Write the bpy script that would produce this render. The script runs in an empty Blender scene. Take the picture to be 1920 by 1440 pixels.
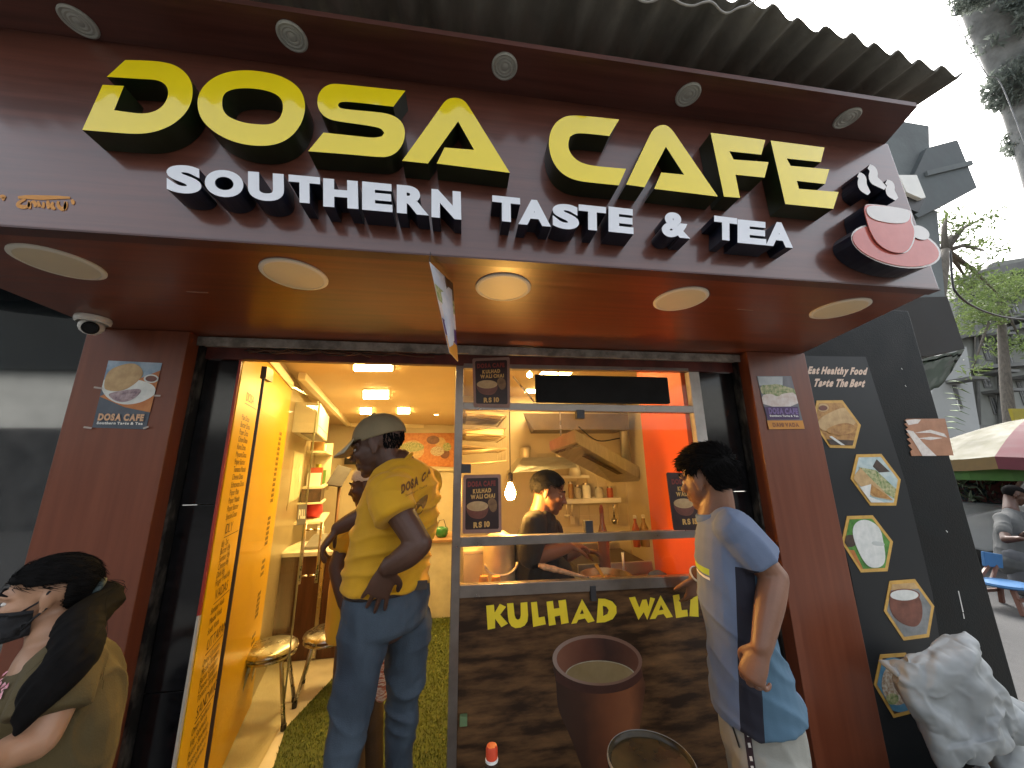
import bpy, bmesh, math, random
import numpy as np
from mathutils import Vector, Matrix, noise, geometry
from mathutils.bvhtree import BVHTree

random.seed(7); np.random.seed(7)
S = bpy.context.scene
COL = S.collection
R = math.radians

# ---------------------------------------------------------------- camera
CAMP = Vector((0.0, -1.75, 1.56))
F = 670.0                                   # focal length in pixels of the 1920 px wide photograph
YAW, PIT, ROL = R(8.2), R(13.05), R(-0.75)
fw = Vector((math.sin(YAW)*math.cos(PIT), math.cos(YAW)*math.cos(PIT), math.sin(PIT)))
rt = Vector((math.cos(YAW), -math.sin(YAW), 0)); up_ = rt.cross(fw)
RT = math.cos(ROL)*rt + math.sin(ROL)*up_
UP = -math.sin(ROL)*rt + math.cos(ROL)*up_
cd = bpy.data.cameras.new('camera'); cam = bpy.data.objects.new('camera', cd); COL.objects.link(cam)
m3 = Matrix((RT, UP, -fw)).transposed()
cam.matrix_world = Matrix.Translation(CAMP) @ m3.to_4x4()
cd.sensor_width = 36.0; cd.lens = F/1920*36.0; cd.clip_start = 0.02; cd.clip_end = 600
S.camera = cam

# ---------------------------------------------------------------- sky, sun, exposure
SUN_EL, SUN_AZ = R(48), R(42)              # azimuth from +Y towards +X
W = bpy.data.worlds.new('World'); S.world = W; W.use_nodes = True
nt = W.node_tree; nt.nodes.clear()
sky = nt.nodes.new('ShaderNodeTexSky'); sky.sky_type = 'NISHITA'; sky.sun_disc = False
sky.sun_elevation = SUN_EL; sky.sun_rotation = SUN_AZ; sky.air_density = 1.3; sky.dust_density = 6.0; sky.ozone_density = 1.0
hs = nt.nodes.new('ShaderNodeHueSaturation'); hs.inputs['Saturation'].default_value = 0.35
bg = nt.nodes.new('ShaderNodeBackground'); bg.inputs[1].default_value = 0.15
wo = nt.nodes.new('ShaderNodeOutputWorld')
nt.links.new(sky.outputs[0], hs.inputs['Color']); nt.links.new(hs.outputs[0], bg.inputs[0]); nt.links.new(bg.outputs[0], wo.inputs[0])
sl = bpy.data.lights.new('sun', 'SUN'); sl.energy = 0.8; sl.angle = R(30); sl.color = (1, 0.96, 0.9)
so = bpy.data.objects.new('sun', sl); COL.objects.link(so)
sd = Vector((math.sin(SUN_AZ)*math.cos(SUN_EL), math.cos(SUN_AZ)*math.cos(SUN_EL), math.sin(SUN_EL)))
so.rotation_euler = sd.to_track_quat('Z', 'Y').to_euler(); so.location = sd*30
S.view_settings.view_transform = 'Standard'; S.view_settings.look = 'None'
S.view_settings.gamma = 1; S.view_settings.use_curve_mapping = False
S.view_settings.exposure = 1.68
S.render.engine = 'CYCLES'
S.cycles.max_bounces = 8; S.cycles.transparent_max_bounces = 12; S.cycles.use_denoising = True
S.cycles.sample_clamp_indirect = 6

# ---------------------------------------------------------------- helpers
def U(px, py, x=None, y=None, z=None):
    "point of the place seen at photograph pixel (px,py) on the plane x=, y= or z="
    d = fw + RT*((px-960)/F) - UP*((py-720)/F)
    if y is not None: t = (y-CAMP.y)/d.y
    elif z is not None: t = (z-CAMP.z)/d.z
    else: t = (x-CAMP.x)/d.x
    return CAMP + d*t

def tag(o, label=None, cat=None, group=None, kind=None):
    if label: o['label'] = label
    if cat: o['category'] = cat
    if group: o['group'] = group
    if kind: o['kind'] = kind
    return o

def empty(name, loc, label=None, cat=None, group=None):
    o = bpy.data.objects.new(name, None); COL.objects.link(o); o.location = loc; o.empty_display_size = .1
    return tag(o, label, cat, group)

def wloc(o):
    v = Vector(o.location)
    while o.parent: o = o.parent; v = v + Vector(o.location)
    return v

def link(name, me, mat, parent=None, smooth=False):
    "one mesh object with its origin at the foot of its box; the mesh comes in world coordinates"
    n = len(me.vertices)
    co = np.empty(n*3, 'f'); me.vertices.foreach_get('co', co); co = co.reshape(-1, 3)
    lo, hi = co.min(0), co.max(0)
    org = np.array([(lo[0]+hi[0])/2, (lo[1]+hi[1])/2, lo[2]], 'f')
    me.vertices.foreach_set('co', (co-org).ravel())
    o = bpy.data.objects.new(name, me); COL.objects.link(o)
    if mat is not None:
        for mm in (mat if isinstance(mat, (list, tuple)) else [mat]): me.materials.append(mm)
    loc = Vector(org.tolist())
    if parent is not None:
        o.parent = parent; loc = loc - wloc(parent)
    o.location = loc
    if smooth: me.polygons.foreach_set('use_smooth', [True]*len(me.polygons))
    me.update()
    return o

def mk(name, v, f, mat, parent=None, smooth=False, fmi=None):
    me = bpy.data.meshes.new(name); me.from_pydata([tuple(p) for p in v], [], f)
    if fmi is not None: me.polygons.foreach_set('material_index', fmi)
    bm = bmesh.new(); bm.from_mesh(me); bmesh.ops.recalc_face_normals(bm, faces=bm.faces); bm.to_mesh(me); bm.free()
    return link(name, me, mat, parent, smooth)

class MB:
    "collects pieces into one mesh"
    def __init__(s): s.v = []; s.f = []; s.m = []
    def add(s, v, f, mi=0):
        o = len(s.v); s.v += [Vector(p) for p in v]; s.f += [[i+o for i in q] for q in f]; s.m += [mi]*len(f); return s
    def box(s, a, b, mi=0):
        (x0, y0, z0), (x1, y1, z1) = a, b
        x0, x1 = sorted((x0, x1)); y0, y1 = sorted((y0, y1)); z0, z1 = sorted((z0, z1))
        return s.hexa([(x0,y0,z0),(x1,y0,z0),(x1,y1,z0),(x0,y1,z0)], [(x0,y0,z1),(x1,y0,z1),(x1,y1,z1),(x0,y1,z1)], mi)
    def hexa(s, lo, hi, mi=0):
        n = len(lo)
        return s.add(list(lo)+list(hi), [list(range(n))[::-1], list(range(n, 2*n))] + [[i, (i+1) % n, n+(i+1) % n, n+i] for i in range(n)], mi)
    def beam(s, p, q, w, h, upv=(0,0,1), mi=0):
        p, q = Vector(p), Vector(q); d = (q-p).normalized(); sd = d.cross(Vector(upv)).normalized()*w/2; u = sd.cross(d).normalized()*h/2
        return s.hexa([p-sd-u, p+sd-u, p+sd+u, p-sd+u], [q-sd-u, q+sd-u, q+sd+u, q-sd+u], mi)
    def tube(s, pts, r, n=8, cap=True, mi=0):
        pts = [Vector(p) for p in pts]; rr = r if isinstance(r, (list, tuple)) else [r]*len(pts)
        ref = Vector((0.13, 0.31, 0.94)); rings = []
        for i, p in enumerate(pts):
            d = (pts[min(i+1, len(pts)-1)]-pts[max(i-1, 0)]).normalized()
            a = d.cross(ref)
            if a.length < .05: a = d.cross(Vector((1, 0, 0)))
            a.normalize(); b = d.cross(a); ref = b.cross(d) if i == 0 else ref
            rings.append([p+(a*math.cos(t*2*math.pi/n)+b*math.sin(t*2*math.pi/n))*rr[i] for t in range(n)])
        v = [q for g in rings for q in g]; f = []
        for i in range(len(pts)-1):
            for t in range(n): f.append([i*n+t, i*n+(t+1) % n, (i+1)*n+(t+1) % n, (i+1)*n+t])
        if cap: f += [list(range(n))[::-1], [(len(pts)-1)*n+t for t in range(n)]]
        return s.add(v, f, mi)
    def lathe(s, prof, c, n=24, axis=(0,0,1), mi=0, sx=1.0):
        ax = Vector(axis).normalized(); a = ax.orthogonal().normalized(); b = ax.cross(a); c = Vector(c)
        v = [c+ax*h+(a*math.cos(t*2*math.pi/n)*sx+b*math.sin(t*2*math.pi/n))*r for r, h in prof for t in range(n)]
        f = [[i*n+t, i*n+(t+1) % n, (i+1)*n+(t+1) % n, (i+1)*n+t] for i in range(len(prof)-1) for t in range(n)]
        ring = prof[0][0] > 1e-6 and prof[-1][0] > 1e-6
        if prof[0][0] > 1e-6 and not ring: f.append(list(range(n))[::-1])
        if prof[-1][0] > 1e-6 and not ring: f.append([(len(prof)-1)*n+t for t in range(n)])
        return s.add(v, f, mi)
    def build(s, name, mat, parent=None, smooth=False, bevel=0, auto=None):
        me = bpy.data.meshes.new(name); me.from_pydata([tuple(p) for p in s.v], [], s.f)
        if any(s.m): me.polygons.foreach_set('material_index', s.m)
        bm = bmesh.new(); bm.from_mesh(me)
        bmesh.ops.remove_doubles(bm, verts=bm.verts, dist=1e-6)
        bmesh.ops.recalc_face_normals(bm, faces=bm.faces)
        if bevel:
            ed = [e for e in bm.edges if len(e.link_faces) == 2 and e.calc_face_angle(0) > .5]
            bmesh.ops.bevel(bm, geom=ed, offset=bevel, segments=2, profile=.6, affect='EDGES', clamp_overlap=True)
        if auto is not None:
            for fc in bm.faces: fc.smooth = True
            for e in bm.edges:
                if len(e.link_faces) == 2 and e.calc_face_angle(0) > auto: e.smooth = False
        bm.to_mesh(me); bm.free()
        return link(name, me, mat, parent, smooth)

def box(name, a, b, mat, parent=None, bevel=0): return MB().box(a, b).build(name, mat, parent, bevel=bevel)

# ---- flat shapes and solids from outlines
def tess(loops):
    t = geometry.tessellate_polygon([[Vector((p[0], p[1], 0)) for p in l] for l in loops])
    return [p for l in loops for p in l], [list(x) for x in t]

def solid2(v2, faces, fmap, d0, d1=0.0):
    """flat 2D triangles -> solid from depth d1 (back) to d0 (front); fmap(u,v,d)->Vector. returns verts, faces, face material ids (0 front, 1 sides/back)"""
    n = len(v2); v = [fmap(p[0], p[1], d0) for p in v2]; f = [list(q) for q in faces]; mi = [0]*len(f)
    if abs(d0-d1) > 1e-7:
        v += [fmap(p[0], p[1], d1) for p in v2]
        f += [[i+n for i in q][::-1] for q in faces]; mi += [1]*len(faces)
        cnt = {}
        for q in faces:
            for i in range(len(q)):
                a, b = q[i], q[(i+1) % len(q)]
                cnt[(min(a, b), max(a, b))] = cnt.get((min(a, b), max(a, b)), 0)+1
        for q in faces:
            for i in range(len(q)):
                a, b = q[i], q[(i+1) % len(q)]
                if cnt[(min(a, b), max(a, b))] == 1: f.append([a, b, n+b, n+a]); mi.append(1)
    return v, f, mi

def smooth_loop(pts, k=2, closed=True):
    "Chaikin corner cutting"
    for _ in range(k):
        o = []
        n = len(pts)
        for i in range(n if closed else n-1):
            a, b = pts[i], pts[(i+1) % n]
            o += [(a[0]*.75+b[0]*.25, a[1]*.75+b[1]*.25), (a[0]*.25+b[0]*.75, a[1]*.25+b[1]*.75)]
        pts = o
    return pts

def round_loop(pts, k=2, keep=38):
    "corner cutting that leaves sharp corners alone"
    P = [(p[0], p[1], False) for p in pts]; n = len(P)
    def ang(i):
        a, b, c = P[i-1], P[i], P[(i+1) % len(P)]; u = (b[0]-a[0], b[1]-a[1]); v = (c[0]-b[0], c[1]-b[1])
        return abs(math.degrees(math.atan2(u[0]*v[1]-u[1]*v[0], u[0]*v[0]+u[1]*v[1])))
    P = [(p[0], p[1], ang(i) > keep) for i, p in enumerate(P)]
    for _ in range(k):
        o = []; n = len(P)
        for i in range(n):
            a, b, c = P[i-1], P[i], P[(i+1) % n]
            if b[2]: o.append(b)
            else:
                o += [(b[0]*.75+a[0]*.25, b[1]*.75+a[1]*.25, False), (b[0]*.75+c[0]*.25, b[1]*.75+c[1]*.25, False)]
        P = o
    return [(p[0], p[1]) for p in P]

def ppoly(name, loops, y, mat, parent=None, th=0.002, y_back=None):
    "outline(s) in photograph pixels standing on the plane y, th thick (towards the wall behind)"
    loops = [[(lambda p: (p.x, p.z))(U(q[0], q[1], y=y)) for q in l] for l in loops]
    v2, f = tess(loops)
    yb = y+th if y_back is None else y_back
    v, ff, mi = solid2(v2, f, lambda a, b, d: Vector((a, d, b)), y, yb)
    if not isinstance(mat, (list, tuple)): mi = [0]*len(mi)
    return mk(name, v, ff, mat, parent, fmi=mi)

# ---- lettering: every glyph is read once from Blender's built-in font as flat triangles
GL = {}
def load_glyphs():
    need = sorted(set("ABCDEFGHIJKLMNOPQRSTUVWXYZabcdefghijklmnopqrstuvwxyz0123456789&.()-,"))
    obs = []
    for bold in (0, 1):
        for ch in need:
            c = bpy.data.curves.new('g', 'FONT'); c.body = ch; c.size = 1; c.resolution_u = 7; c.fill_mode = 'FRONT'
            c.offset = .06 if bold else 0.0
            o = bpy.data.objects.new('g', c); COL.objects.link(o); obs.append((bold, ch, o))
    dg = bpy.context.evaluated_depsgraph_get()
    for bold, ch, o in obs:
        me = bpy.data.meshes.new_from_object(o.evaluated_get(dg))
        v = [(p.co.x, p.co.y) for p in me.vertices]; f = [list(p.vertices) for p in me.polygons]
        GL[(bold, ch)] = (v, f)
        bpy.data.meshes.remove(me)
    for _, _, o in obs:
        c = o.data; bpy.data.objects.remove(o); bpy.data.curves.remove(c)
load_glyphs()
CAPH = max(p[1] for p in GL[(0, 'H')][0])

def text2(s, bold=0, track=.07, shear=0.0, space=.3):
    "flat lettering, cap height 1, starting at x 0; returns verts, faces, width"
    x = 0; v = []; f = []
    for ch in s:
        if ch == ' ': x += space*1.35; continue
        gv, gf = GL[(bold, ch)]
        lo = min(p[0] for p in gv); hi = max(p[0] for p in gv); o = len(v)
        v += [((p[0]-lo)/CAPH+x+shear*p[1]/CAPH, p[1]/CAPH) for p in gv]
        f += [[i+o for i in q] for q in gf]
        x += (hi-lo)/CAPH+track*1.35
    return v, f, max(x-track*1.35, 1e-3)

def text_on(mb, s, P0, P1, P2, bold=0, track=.07, shear=0.0, th=.0, mi=0, nrm=None, fit=True):
    "lettering between baseline ends P0, P1 with P2 the top above P0, added to mb"
    P0, P1, P2 = Vector(P0), Vector(P1), Vector(P2)
    v, f, w = text2(s, bold, track, shear)
    ex = (P1-P0)/w; ey = P2-P0
    n = (nrm if nrm is not None else ex.cross(ey).normalized())
    vv, ff, _ = solid2(v, f, lambda a, b, d: P0+ex*a+ey*b+n*d, th, 0.0)
    mb.add(vv, ff, mi)

# ---------------------------------------------------------------- materials
MATS = {}
def M(name, col, rough=.5, metal=0.0, var=.12, nscale=6.0, stretch=(1,1,1), bump=0.0, bscale=60.0, spec=.5, coat=0.0, rvar=.1, col2=None, emit=None, estr=0.0, detail=4.0, lo=.35, hi=.65, bstretch=None, sheen=0.0, coatr=.05, coat_ior=1.5):
    if name in MATS: return MATS[name]
    m = bpy.data.materials.new(name); m.use_nodes = True; t = m.node_tree; n = t.nodes; l = t.links
    p = n['Principled BSDF']; MATS[name] = m
    tc = n.new('ShaderNodeTexCoord'); mp = n.new('ShaderNodeMapping'); mp.inputs['Scale'].default_value = stretch
    l.new(tc.outputs['Object'], mp.inputs[0])
    ns = n.new('ShaderNodeTexNoise'); ns.inputs['Scale'].default_value = nscale; ns.inputs['Detail'].default_value = detail; ns.inputs['Roughness'].default_value = .6
    l.new(mp.outputs[0], ns.inputs['Vector'])
    rp = n.new('ShaderNodeValToRGB'); rp.color_ramp.elements[0].position = lo; rp.color_ramp.elements[1].position = hi
    c2 = col2 if col2 else tuple(min(1, c*(1+var)) for c in col); c1 = col if col2 else tuple(c*(1-var) for c in col)
    rp.color_ramp.elements[0].color = (*c1, 1); rp.color_ramp.elements[1].color = (*c2, 1)
    l.new(ns.outputs['Fac'], rp.inputs[0]); l.new(rp.outputs[0], p.inputs['Base Color'])
    mr = n.new('ShaderNodeMapRange'); mr.inputs['From Min'].default_value = .3; mr.inputs['From Max'].default_value = .7
    mr.inputs['To Min'].default_value = max(.02, rough-rvar*rough); mr.inputs['To Max'].default_value = min(1, rough+rvar*rough)
    l.new(ns.outputs['Fac'], mr.inputs['Value']); l.new(mr.outputs[0], p.inputs['Roughness'])
    p.inputs['Metallic'].default_value = metal; p.inputs['Specular IOR Level'].default_value = spec
    if coat: p.inputs['Coat IOR'].default_value = coat_ior; p.inputs['Coat Weight'].default_value = coat; p.inputs['Coat Roughness'].default_value = coatr
    if sheen: p.inputs['Sheen Weight'].default_value = sheen
    if emit: p.inputs['Emission Color'].default_value = (*emit, 1); p.inputs['Emission Strength'].default_value = estr
    if bump:
        b2 = n.new('ShaderNodeTexNoise'); b2.inputs['Scale'].default_value = bscale; b2.inputs['Detail'].default_value = 3
        if bstretch:
            mp2 = n.new('ShaderNodeMapping'); mp2.inputs['Scale'].default_value = bstretch; l.new(tc.outputs['Object'], mp2.inputs[0]); l.new(mp2.outputs[0], b2.inputs['Vector'])
        else: l.new(tc.outputs['Object'], b2.inputs['Vector'])
        bn = n.new('ShaderNodeBump'); bn.inputs['Strength'].default_value = bump; bn.inputs['Distance'].default_value = .01
        l.new(b2.outputs['Fac'], bn.inputs['Height']); l.new(bn.outputs[0], p.inputs['Normal'])
    return m

def glass(name, tint=(1, 1, 1), refl=.06, rough=.01):
    if name in MATS: return MATS[name]
    m = bpy.data.materials.new(name); m.use_nodes = True; t = m.node_tree; n = t.nodes; l = t.links; n.clear()
    MATS[name] = m
    tr = n.new('ShaderNodeBsdfTransparent'); tr.inputs[0].default_value = (*tint, 1)
    gl = n.new('ShaderNodeBsdfGlossy'); gl.inputs['Roughness'].default_value = rough
    fr = n.new('ShaderNodeFresnel'); fr.inputs['IOR'].default_value = 1.45
    mx = n.new('ShaderNodeMixShader'); o = n.new('ShaderNodeOutputMaterial')
    ad = n.new('ShaderNodeMath'); ad.operation = 'MULTIPLY'; ad.inputs[1].default_value = refl/.04; ad.use_clamp = True
    cp_ = n.new('ShaderNodeMath'); cp_.operation = 'MINIMUM'; cp_.inputs[1].default_value = refl*1.3
    l.new(fr.outputs[0], ad.inputs[0]); l.new(ad.outputs[0], cp_.inputs[0]); l.new(cp_.outputs[0], mx.inputs[0]); l.new(tr.outputs[0], mx.inputs[1]); l.new(gl.outputs[0], mx.inputs[2]); l.new(mx.outputs[0], o.inputs[0])
    return m

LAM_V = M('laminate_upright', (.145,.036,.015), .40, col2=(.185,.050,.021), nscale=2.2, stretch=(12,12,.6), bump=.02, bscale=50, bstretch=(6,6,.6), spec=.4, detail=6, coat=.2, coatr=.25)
LAM_H = M('laminate_lengthwise', (.084,.024,.014), .32, col2=(.13,.040,.024), nscale=3.2, stretch=(.6,14,14), bump=.02, bscale=50, bstretch=(.5,6,6), spec=.5, detail=6, coat=.7, coatr=.12, coat_ior=1.6)
BLACK_GLOSS = M('black_granite', (.006,.006,.007), .12, var=.5, nscale=40, spec=.5)
BLACK_MATT = M('black_paint', (.0045,.006,.0065), .55, spec=.22, var=.5, nscale=9, bump=.15, bscale=120)
STEEL = M('brushed_steel', (.46,.44,.42), .28, metal=1.0, var=.05, nscale=14, rvar=.12)
STEEL_H = M('brushed_steel_lengthwise', (.40,.38,.36), .34, metal=1.0, var=.2, nscale=10, stretch=(8,1,1), rvar=.35)
GALV = M('weathered_track_metal', (.30,.27,.23), .55, metal=.4, var=.4, nscale=18, bump=.2, bscale=90)
WHITE = M('white_paint', (.72,.71,.68), .45, var=.06, nscale=5)
PLASTIC_W = M('white_plastic', (.70,.68,.62), .35, var=.05, nscale=8)
INK_W = M('white_print', (.75,.74,.70), .5, var=.04)
INK_K = M('black_print', (.015,.013,.012), .5, var=.1)
INK_Y = M('yellow_print', (.92,.70,.03), .45, var=.06)
INK_O = M('orange_print', (.62,.26,.035), .45, var=.1)
INK_R = M('red_print', (.45,.05,.02), .45, var=.1)
INK_BROWN = M('brown_print', (.28,.10,.03), .45, var=.25, nscale=30)
# ================================================================ SETTING: street and shop floor
FZ = 0.06
PAVE = M('grey_paving', (.17,.165,.15), .8, var=.25, nscale=3, bump=.25, bscale=40)
ASPH = M('asphalt', (.05,.05,.05), .85, var=.25, nscale=8, bump=.3, bscale=120)
g = mk('ground', [(-60,-40,-.004),(120,-40,-.004),(120,140,-.004),(-60,140,-.004)], [[0,1,2,3]], ASPH); tag(g, kind='structure')
g = box('pavement', (-7,-3.4,-.12), (14,-.02,.0), PAVE); tag(g, kind='structure')
MARBLE = M('floor_tile', (.55,.50,.42), .25, var=.12, nscale=2.5, detail=8)
g = box('shop_floor', (-2.6,.0,-.1), (1.75,5.3,FZ-.004), MARBLE); tag(g, kind='structure')

# ================================================================ SHOPFRONT
YF = -.815                                  # front of the sign board
ZS = 2.155                                  # underside of the sign box
cafe = empty('cafe_shopfront', (0, 0, 0), 'brown laminated cafe shopfront with a deep sign box on two broad pillars', 'shopfront')
zl = U(100, 65, y=YF).z; zr = U(1665, 270, y=YF).z
xl, xr = -1.50, U(1762, 545, y=YF).x
xrt = U(1665, 270, y=YF).x
def ztop(x): return zl+(zr-zl)*(x-U(100,65,y=YF).x)/(xrt-U(100,65,y=YF).x)
# sign board (fascia): its right end leans in towards the top
mb = MB(); mb.hexa([(xl,YF,ZS),(xr,YF,ZS),(xr,YF+.03,ZS),(xl,YF+.03,ZS)], [(xl,YF,ztop(xl)),(xrt,YF,ztop(xrt)),(xrt,YF+.03,ztop(xrt)),(xl,YF+.03,ztop(xl))])
fascia = mb.build('sign_board', LAM_H, cafe, bevel=.002)
# edging strip under the board
mb = MB(); mb.box((xl, YF-.004, ZS-.006), (xr, YF+.032, ZS-.001)); mb.build('edge_strip', M('edge_lipping', (.06,.02,.015), .4), cafe)
# soffit
sr = U(1497, 665, z=ZS)
mb = MB(); mb.hexa([(xl,YF+.033,ZS),(xr,YF+.033,ZS),(1.90,-.002,ZS),(xl-.03,-.002,ZS)], [(xl,YF+.033,ZS+.02),(xr,YF+.033,ZS+.02),(1.90,-.002,ZS+.02),(xl-.03,-.002,ZS+.02)])
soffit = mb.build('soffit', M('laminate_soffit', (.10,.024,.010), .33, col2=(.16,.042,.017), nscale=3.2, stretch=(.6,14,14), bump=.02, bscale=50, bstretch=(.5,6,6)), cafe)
# ends and roof of the sign box
mb = MB(); mb.hexa([(xr-.02,YF+.033,ZS+.022),(xr,YF+.033,ZS+.022),(1.90,-.0,ZS+.022),(1.88,-.0,ZS+.022)], [(xrt-.02,YF+.033,ztop(xrt)-.03),(xrt,YF+.033,ztop(xrt)-.03),(1.70,0,ztop(xrt)-.03),(1.68,0,ztop(xrt)-.03)])
mb.build('end_panel', LAM_V, cafe)
box('end_panel', (xl,YF+.033,ZS+.022), (xl+.02,0,ztop(xl)-.03), LAM_V, cafe)
# front wall above the opening
CONC = M('dirty_concrete', (.17,.165,.155), .85, var=.3, nscale=4, bump=.4, bscale=30)
# overhead canopy panel
def pz(px, py):
    z = 2.75
    for _ in range(12):
        p = U(px, py, z=z); z = ztop(p.x)
    return p
A, B = pz(960, 85), pz(1720, 200)
sl_ = (B.y-A.y)/(B.x-A.x)
def yfront(x): return A.y+sl_*(x-A.x)
xs = [-1.6, -.5, .5, xrt]
lo = []; hi = []
mb = MB()
for i in range(3):
    a, b = xs[i], xs[i+1]
    be = B.x if i == 2 else b
    mb.hexa([(a,yfront(a),ztop(a)),(be,yfront(be),ztop(b)),(b,YF+.03,ztop(b)),(a,YF+.03,ztop(a))],
            [(a,yfront(a),ztop(a)+.018),(be,yfront(be),ztop(b)+.018),(b,YF+.03,ztop(b)+.018),(a,YF+.03,ztop(a)+.018)])
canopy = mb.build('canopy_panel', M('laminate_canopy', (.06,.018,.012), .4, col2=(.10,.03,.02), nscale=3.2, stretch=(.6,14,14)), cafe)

# pillars
PL0, PL1 = U(48, 1047, y=-.1).x, U(316, 820, y=-.1).x
PR0, PR1 = U(1440, 900, y=-.1).x, U(1567, 946, y=-.1).x
YP = -.1
def pillar(x0, x1):
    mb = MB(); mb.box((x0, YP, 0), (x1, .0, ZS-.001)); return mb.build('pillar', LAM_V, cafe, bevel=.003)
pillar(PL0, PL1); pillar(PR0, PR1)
# roller shutter guides, dark with a worn bright lip
RAILM = M('worn_guide_rail', (.03,.028,.026), .45, metal=.6, col2=(.30,.27,.22), nscale=9, stretch=(1,1,.5), lo=.5, hi=.75)
RL = U(320, 950, y=0).x; RR = U(1429, 950, y=0).x
for xa, xb in ((PL1+.002, RL+.012), (RR-.012, PR0-.002)):
    xm = (xa+xb)/2
    r = MB(); r.box((xa, -.035, FZ), (xa+.010, .03, 2.115)); r.box((xb-.010, -.035, FZ), (xb, .03, 2.115)); r.box((xa+.010, .01, FZ), (xb-.010, .03, 2.115))
    r.build('guide_rail', RAILM, cafe)
# shutter track and lintel
mb = MB(); mb.box((RL, -.045, 2.117), (RR, .0, 2.153)); mb.box((RL, -.05, 2.108), (RR, -.045, 2.15)); mb.build('shutter_track', GALV, cafe, bevel=.002)
LINT = M('dark_red_board', (.10,.02,.014), .5, var=.4, nscale=12)
box('lintel_board', (RL+.014, .0, 2.062), (RR-.014, .035, 2.153), LINT, cafe)
# black granite jambs, three slabs each with a joint
MX = U(403, 958, y=0).x                     # front edge of the menu board
KR = U(1303, 819, y=0).x                    # outer edge of the kitchen frame
for xa, xb in ((RL+.014, MX-.004), (KR+.034, RR-.014)):
    zz = [FZ, .74, 1.42, 2.06]
    for i in range(3): box('jamb_slab', (xa, .012+.001*i, zz[i]+.0015), (xb, .045, zz[i+1]-.0015), BLACK_GLOSS, cafe, bevel=.0015)
# screws and scratches under the soffit
SCR = M('bare_scratch', (.30,.25,.2), .6)
for (a, b, c, d) in ((350,547,390,549), (928,558,966,560), (1382,580,1412,582)):
    p, q = U(a, b, z=ZS-.0005), U(c, d, z=ZS-.0005)
    MB().beam(p, q, .0025, .0008).build('scratch_mark', SCR, cafe)

# ================================================================ CORRUGATED ROOF SHEET
E0, E1 = U(1440, 10, z=2.95), U(1810, 150, z=2.92)
mb = MB(); n = 34; per = .108
x0 = E1.x; v = []; f = []
npts = n*8
rows = 9
for layer in (0, 1):
    for j in range(rows):
        t = j/(rows-1)
        for i in range(npts+1):
            x = x0-i*per/8
            ye = E1.y+(E0.y-E1.y)/(E0.x-E1.x)*(x-E1.x)
            y = ye+t*(.9)
            z = 2.935-(.02*(x0-x)*0)+t*.16+.020*math.cos(i*2*math.pi/8)+.004*noise.noise((x*3, y*3, 1))
            v.append((x+t*.0, y+.010*noise.noise((x*6, 0, 4))*(1 if j == 0 else 0), z-.006*layer))
N1 = rows*(npts+1)
for j in range(rows-1):
    for i in range(npts):
        a = j*(npts+1)+i
        f.append([a, a+1, a+npts+2, a+npts+1]); f.append([N1+a, N1+a+npts+1, N1+a+npts+2, N1+a+1])
for j in (0, rows-1):
    for i in range(npts):
        a = j*(npts+1)+i; f.append([a, N1+a, N1+a+1, a+1])
for i in (0, npts):
    for j in range(rows-1):
        a = j*(npts+1)+i; b = a+npts+1; f.append([a, b, N1+b, N1+a])
CORR = M('grimy_asbestos_sheet', (.085,.08,.065), .9, col2=(.20,.19,.16), nscale=2.2, stretch=(3,.8,1), bump=.3, bscale=60, lo=.3, hi=.7)
roof = mk('corrugated_roof', v, f, CORR, smooth=True)
tag(roof, 'grimy corrugated roof sheet overhanging the top of the cafe sign', 'roof sheet')
# rafter holding the sheet on the canopy
box('roof_batten', (-1.5, -.80, ztop(0)+.10), (1.6, -.74, 2.98), M('old_timber', (.06,.045,.03), .8), cafe)
# curly wire along the sheet
pts = [U(a, b, z=2.90) for a, b in ((1188,-8),(1205,4),(1225,3),(1240,-6),(1262,-3),(1278,8),(1300,12),(1318,4),(1336,2),(1352,22),(1366,26),(1384,14),(1398,12),(1412,4),(1428,-8))]
pts = [Vector((a, b, 2.90)) for a, b in smooth_loop([(p.x, p.y) for p in pts], 2, False)]
tag(MB().tube(pts, .0032, 6).build('dangling_wire', M('pale_cable', (.45,.44,.42), .5), smooth=True), 'thin pale wire looping along the edge of the corrugated sheet', 'wire')

# ================================================================ SIGN LETTERS
def zoomA(l): return [(a/2, b/2) for a, b in l]
def zoomB(l): return [(960+a/2, b/2) for a, b in l]
D_ = [(470,225),(560,227),(610,232),(655,243),(695,270),(718,305),(724,345),(716,390),(692,430),(650,466),(600,489),(550,500),(500,502),(440,498),(308,487),(385,318),(465,322),(428,413),(480,421),(535,427),(575,420),(607,402),(627,372),(632,345),(625,322),(605,305),(575,298),(530,296),(400,288)]
O_ = [(880,265),(930,263),(985,268),(1045,282),(1095,306),(1130,340),(1145,385),(1142,430),(1124,475),(1092,513),(1048,538),(1000,547),(945,546),(890,536),(840,517),(795,489),(760,455),(742,415),(740,370),(755,333),(785,301),(828,277)]
Oi = [(850,343),(880,333),(920,330),(965,333),(1005,341),(1040,355),(1059,378),(1062,410),(1052,440),(1030,460),(1000,468),(960,466),(915,460),(880,449),(850,433),(835,410),(832,382),(837,358)]
S_ = [(1520,340),(1390,327),(1265,314),(1238,315),(1212,328),(1194,352),(1189,380),(1194,408),(1210,432),(1238,449),(1280,457),(1405,474),(1432,484),(1441,498),(1432,511),(1405,517),(1370,514),(1213,497),(1155,567),(1300,578),(1430,590),(1462,586),(1490,570),(1511,540),(1520,505),(1515,472),(1498,447),(1468,430),(1425,421),(1295,410),(1274,404),(1267,394),(1274,384),(1295,380),(1380,389),(1475,400)]
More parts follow.
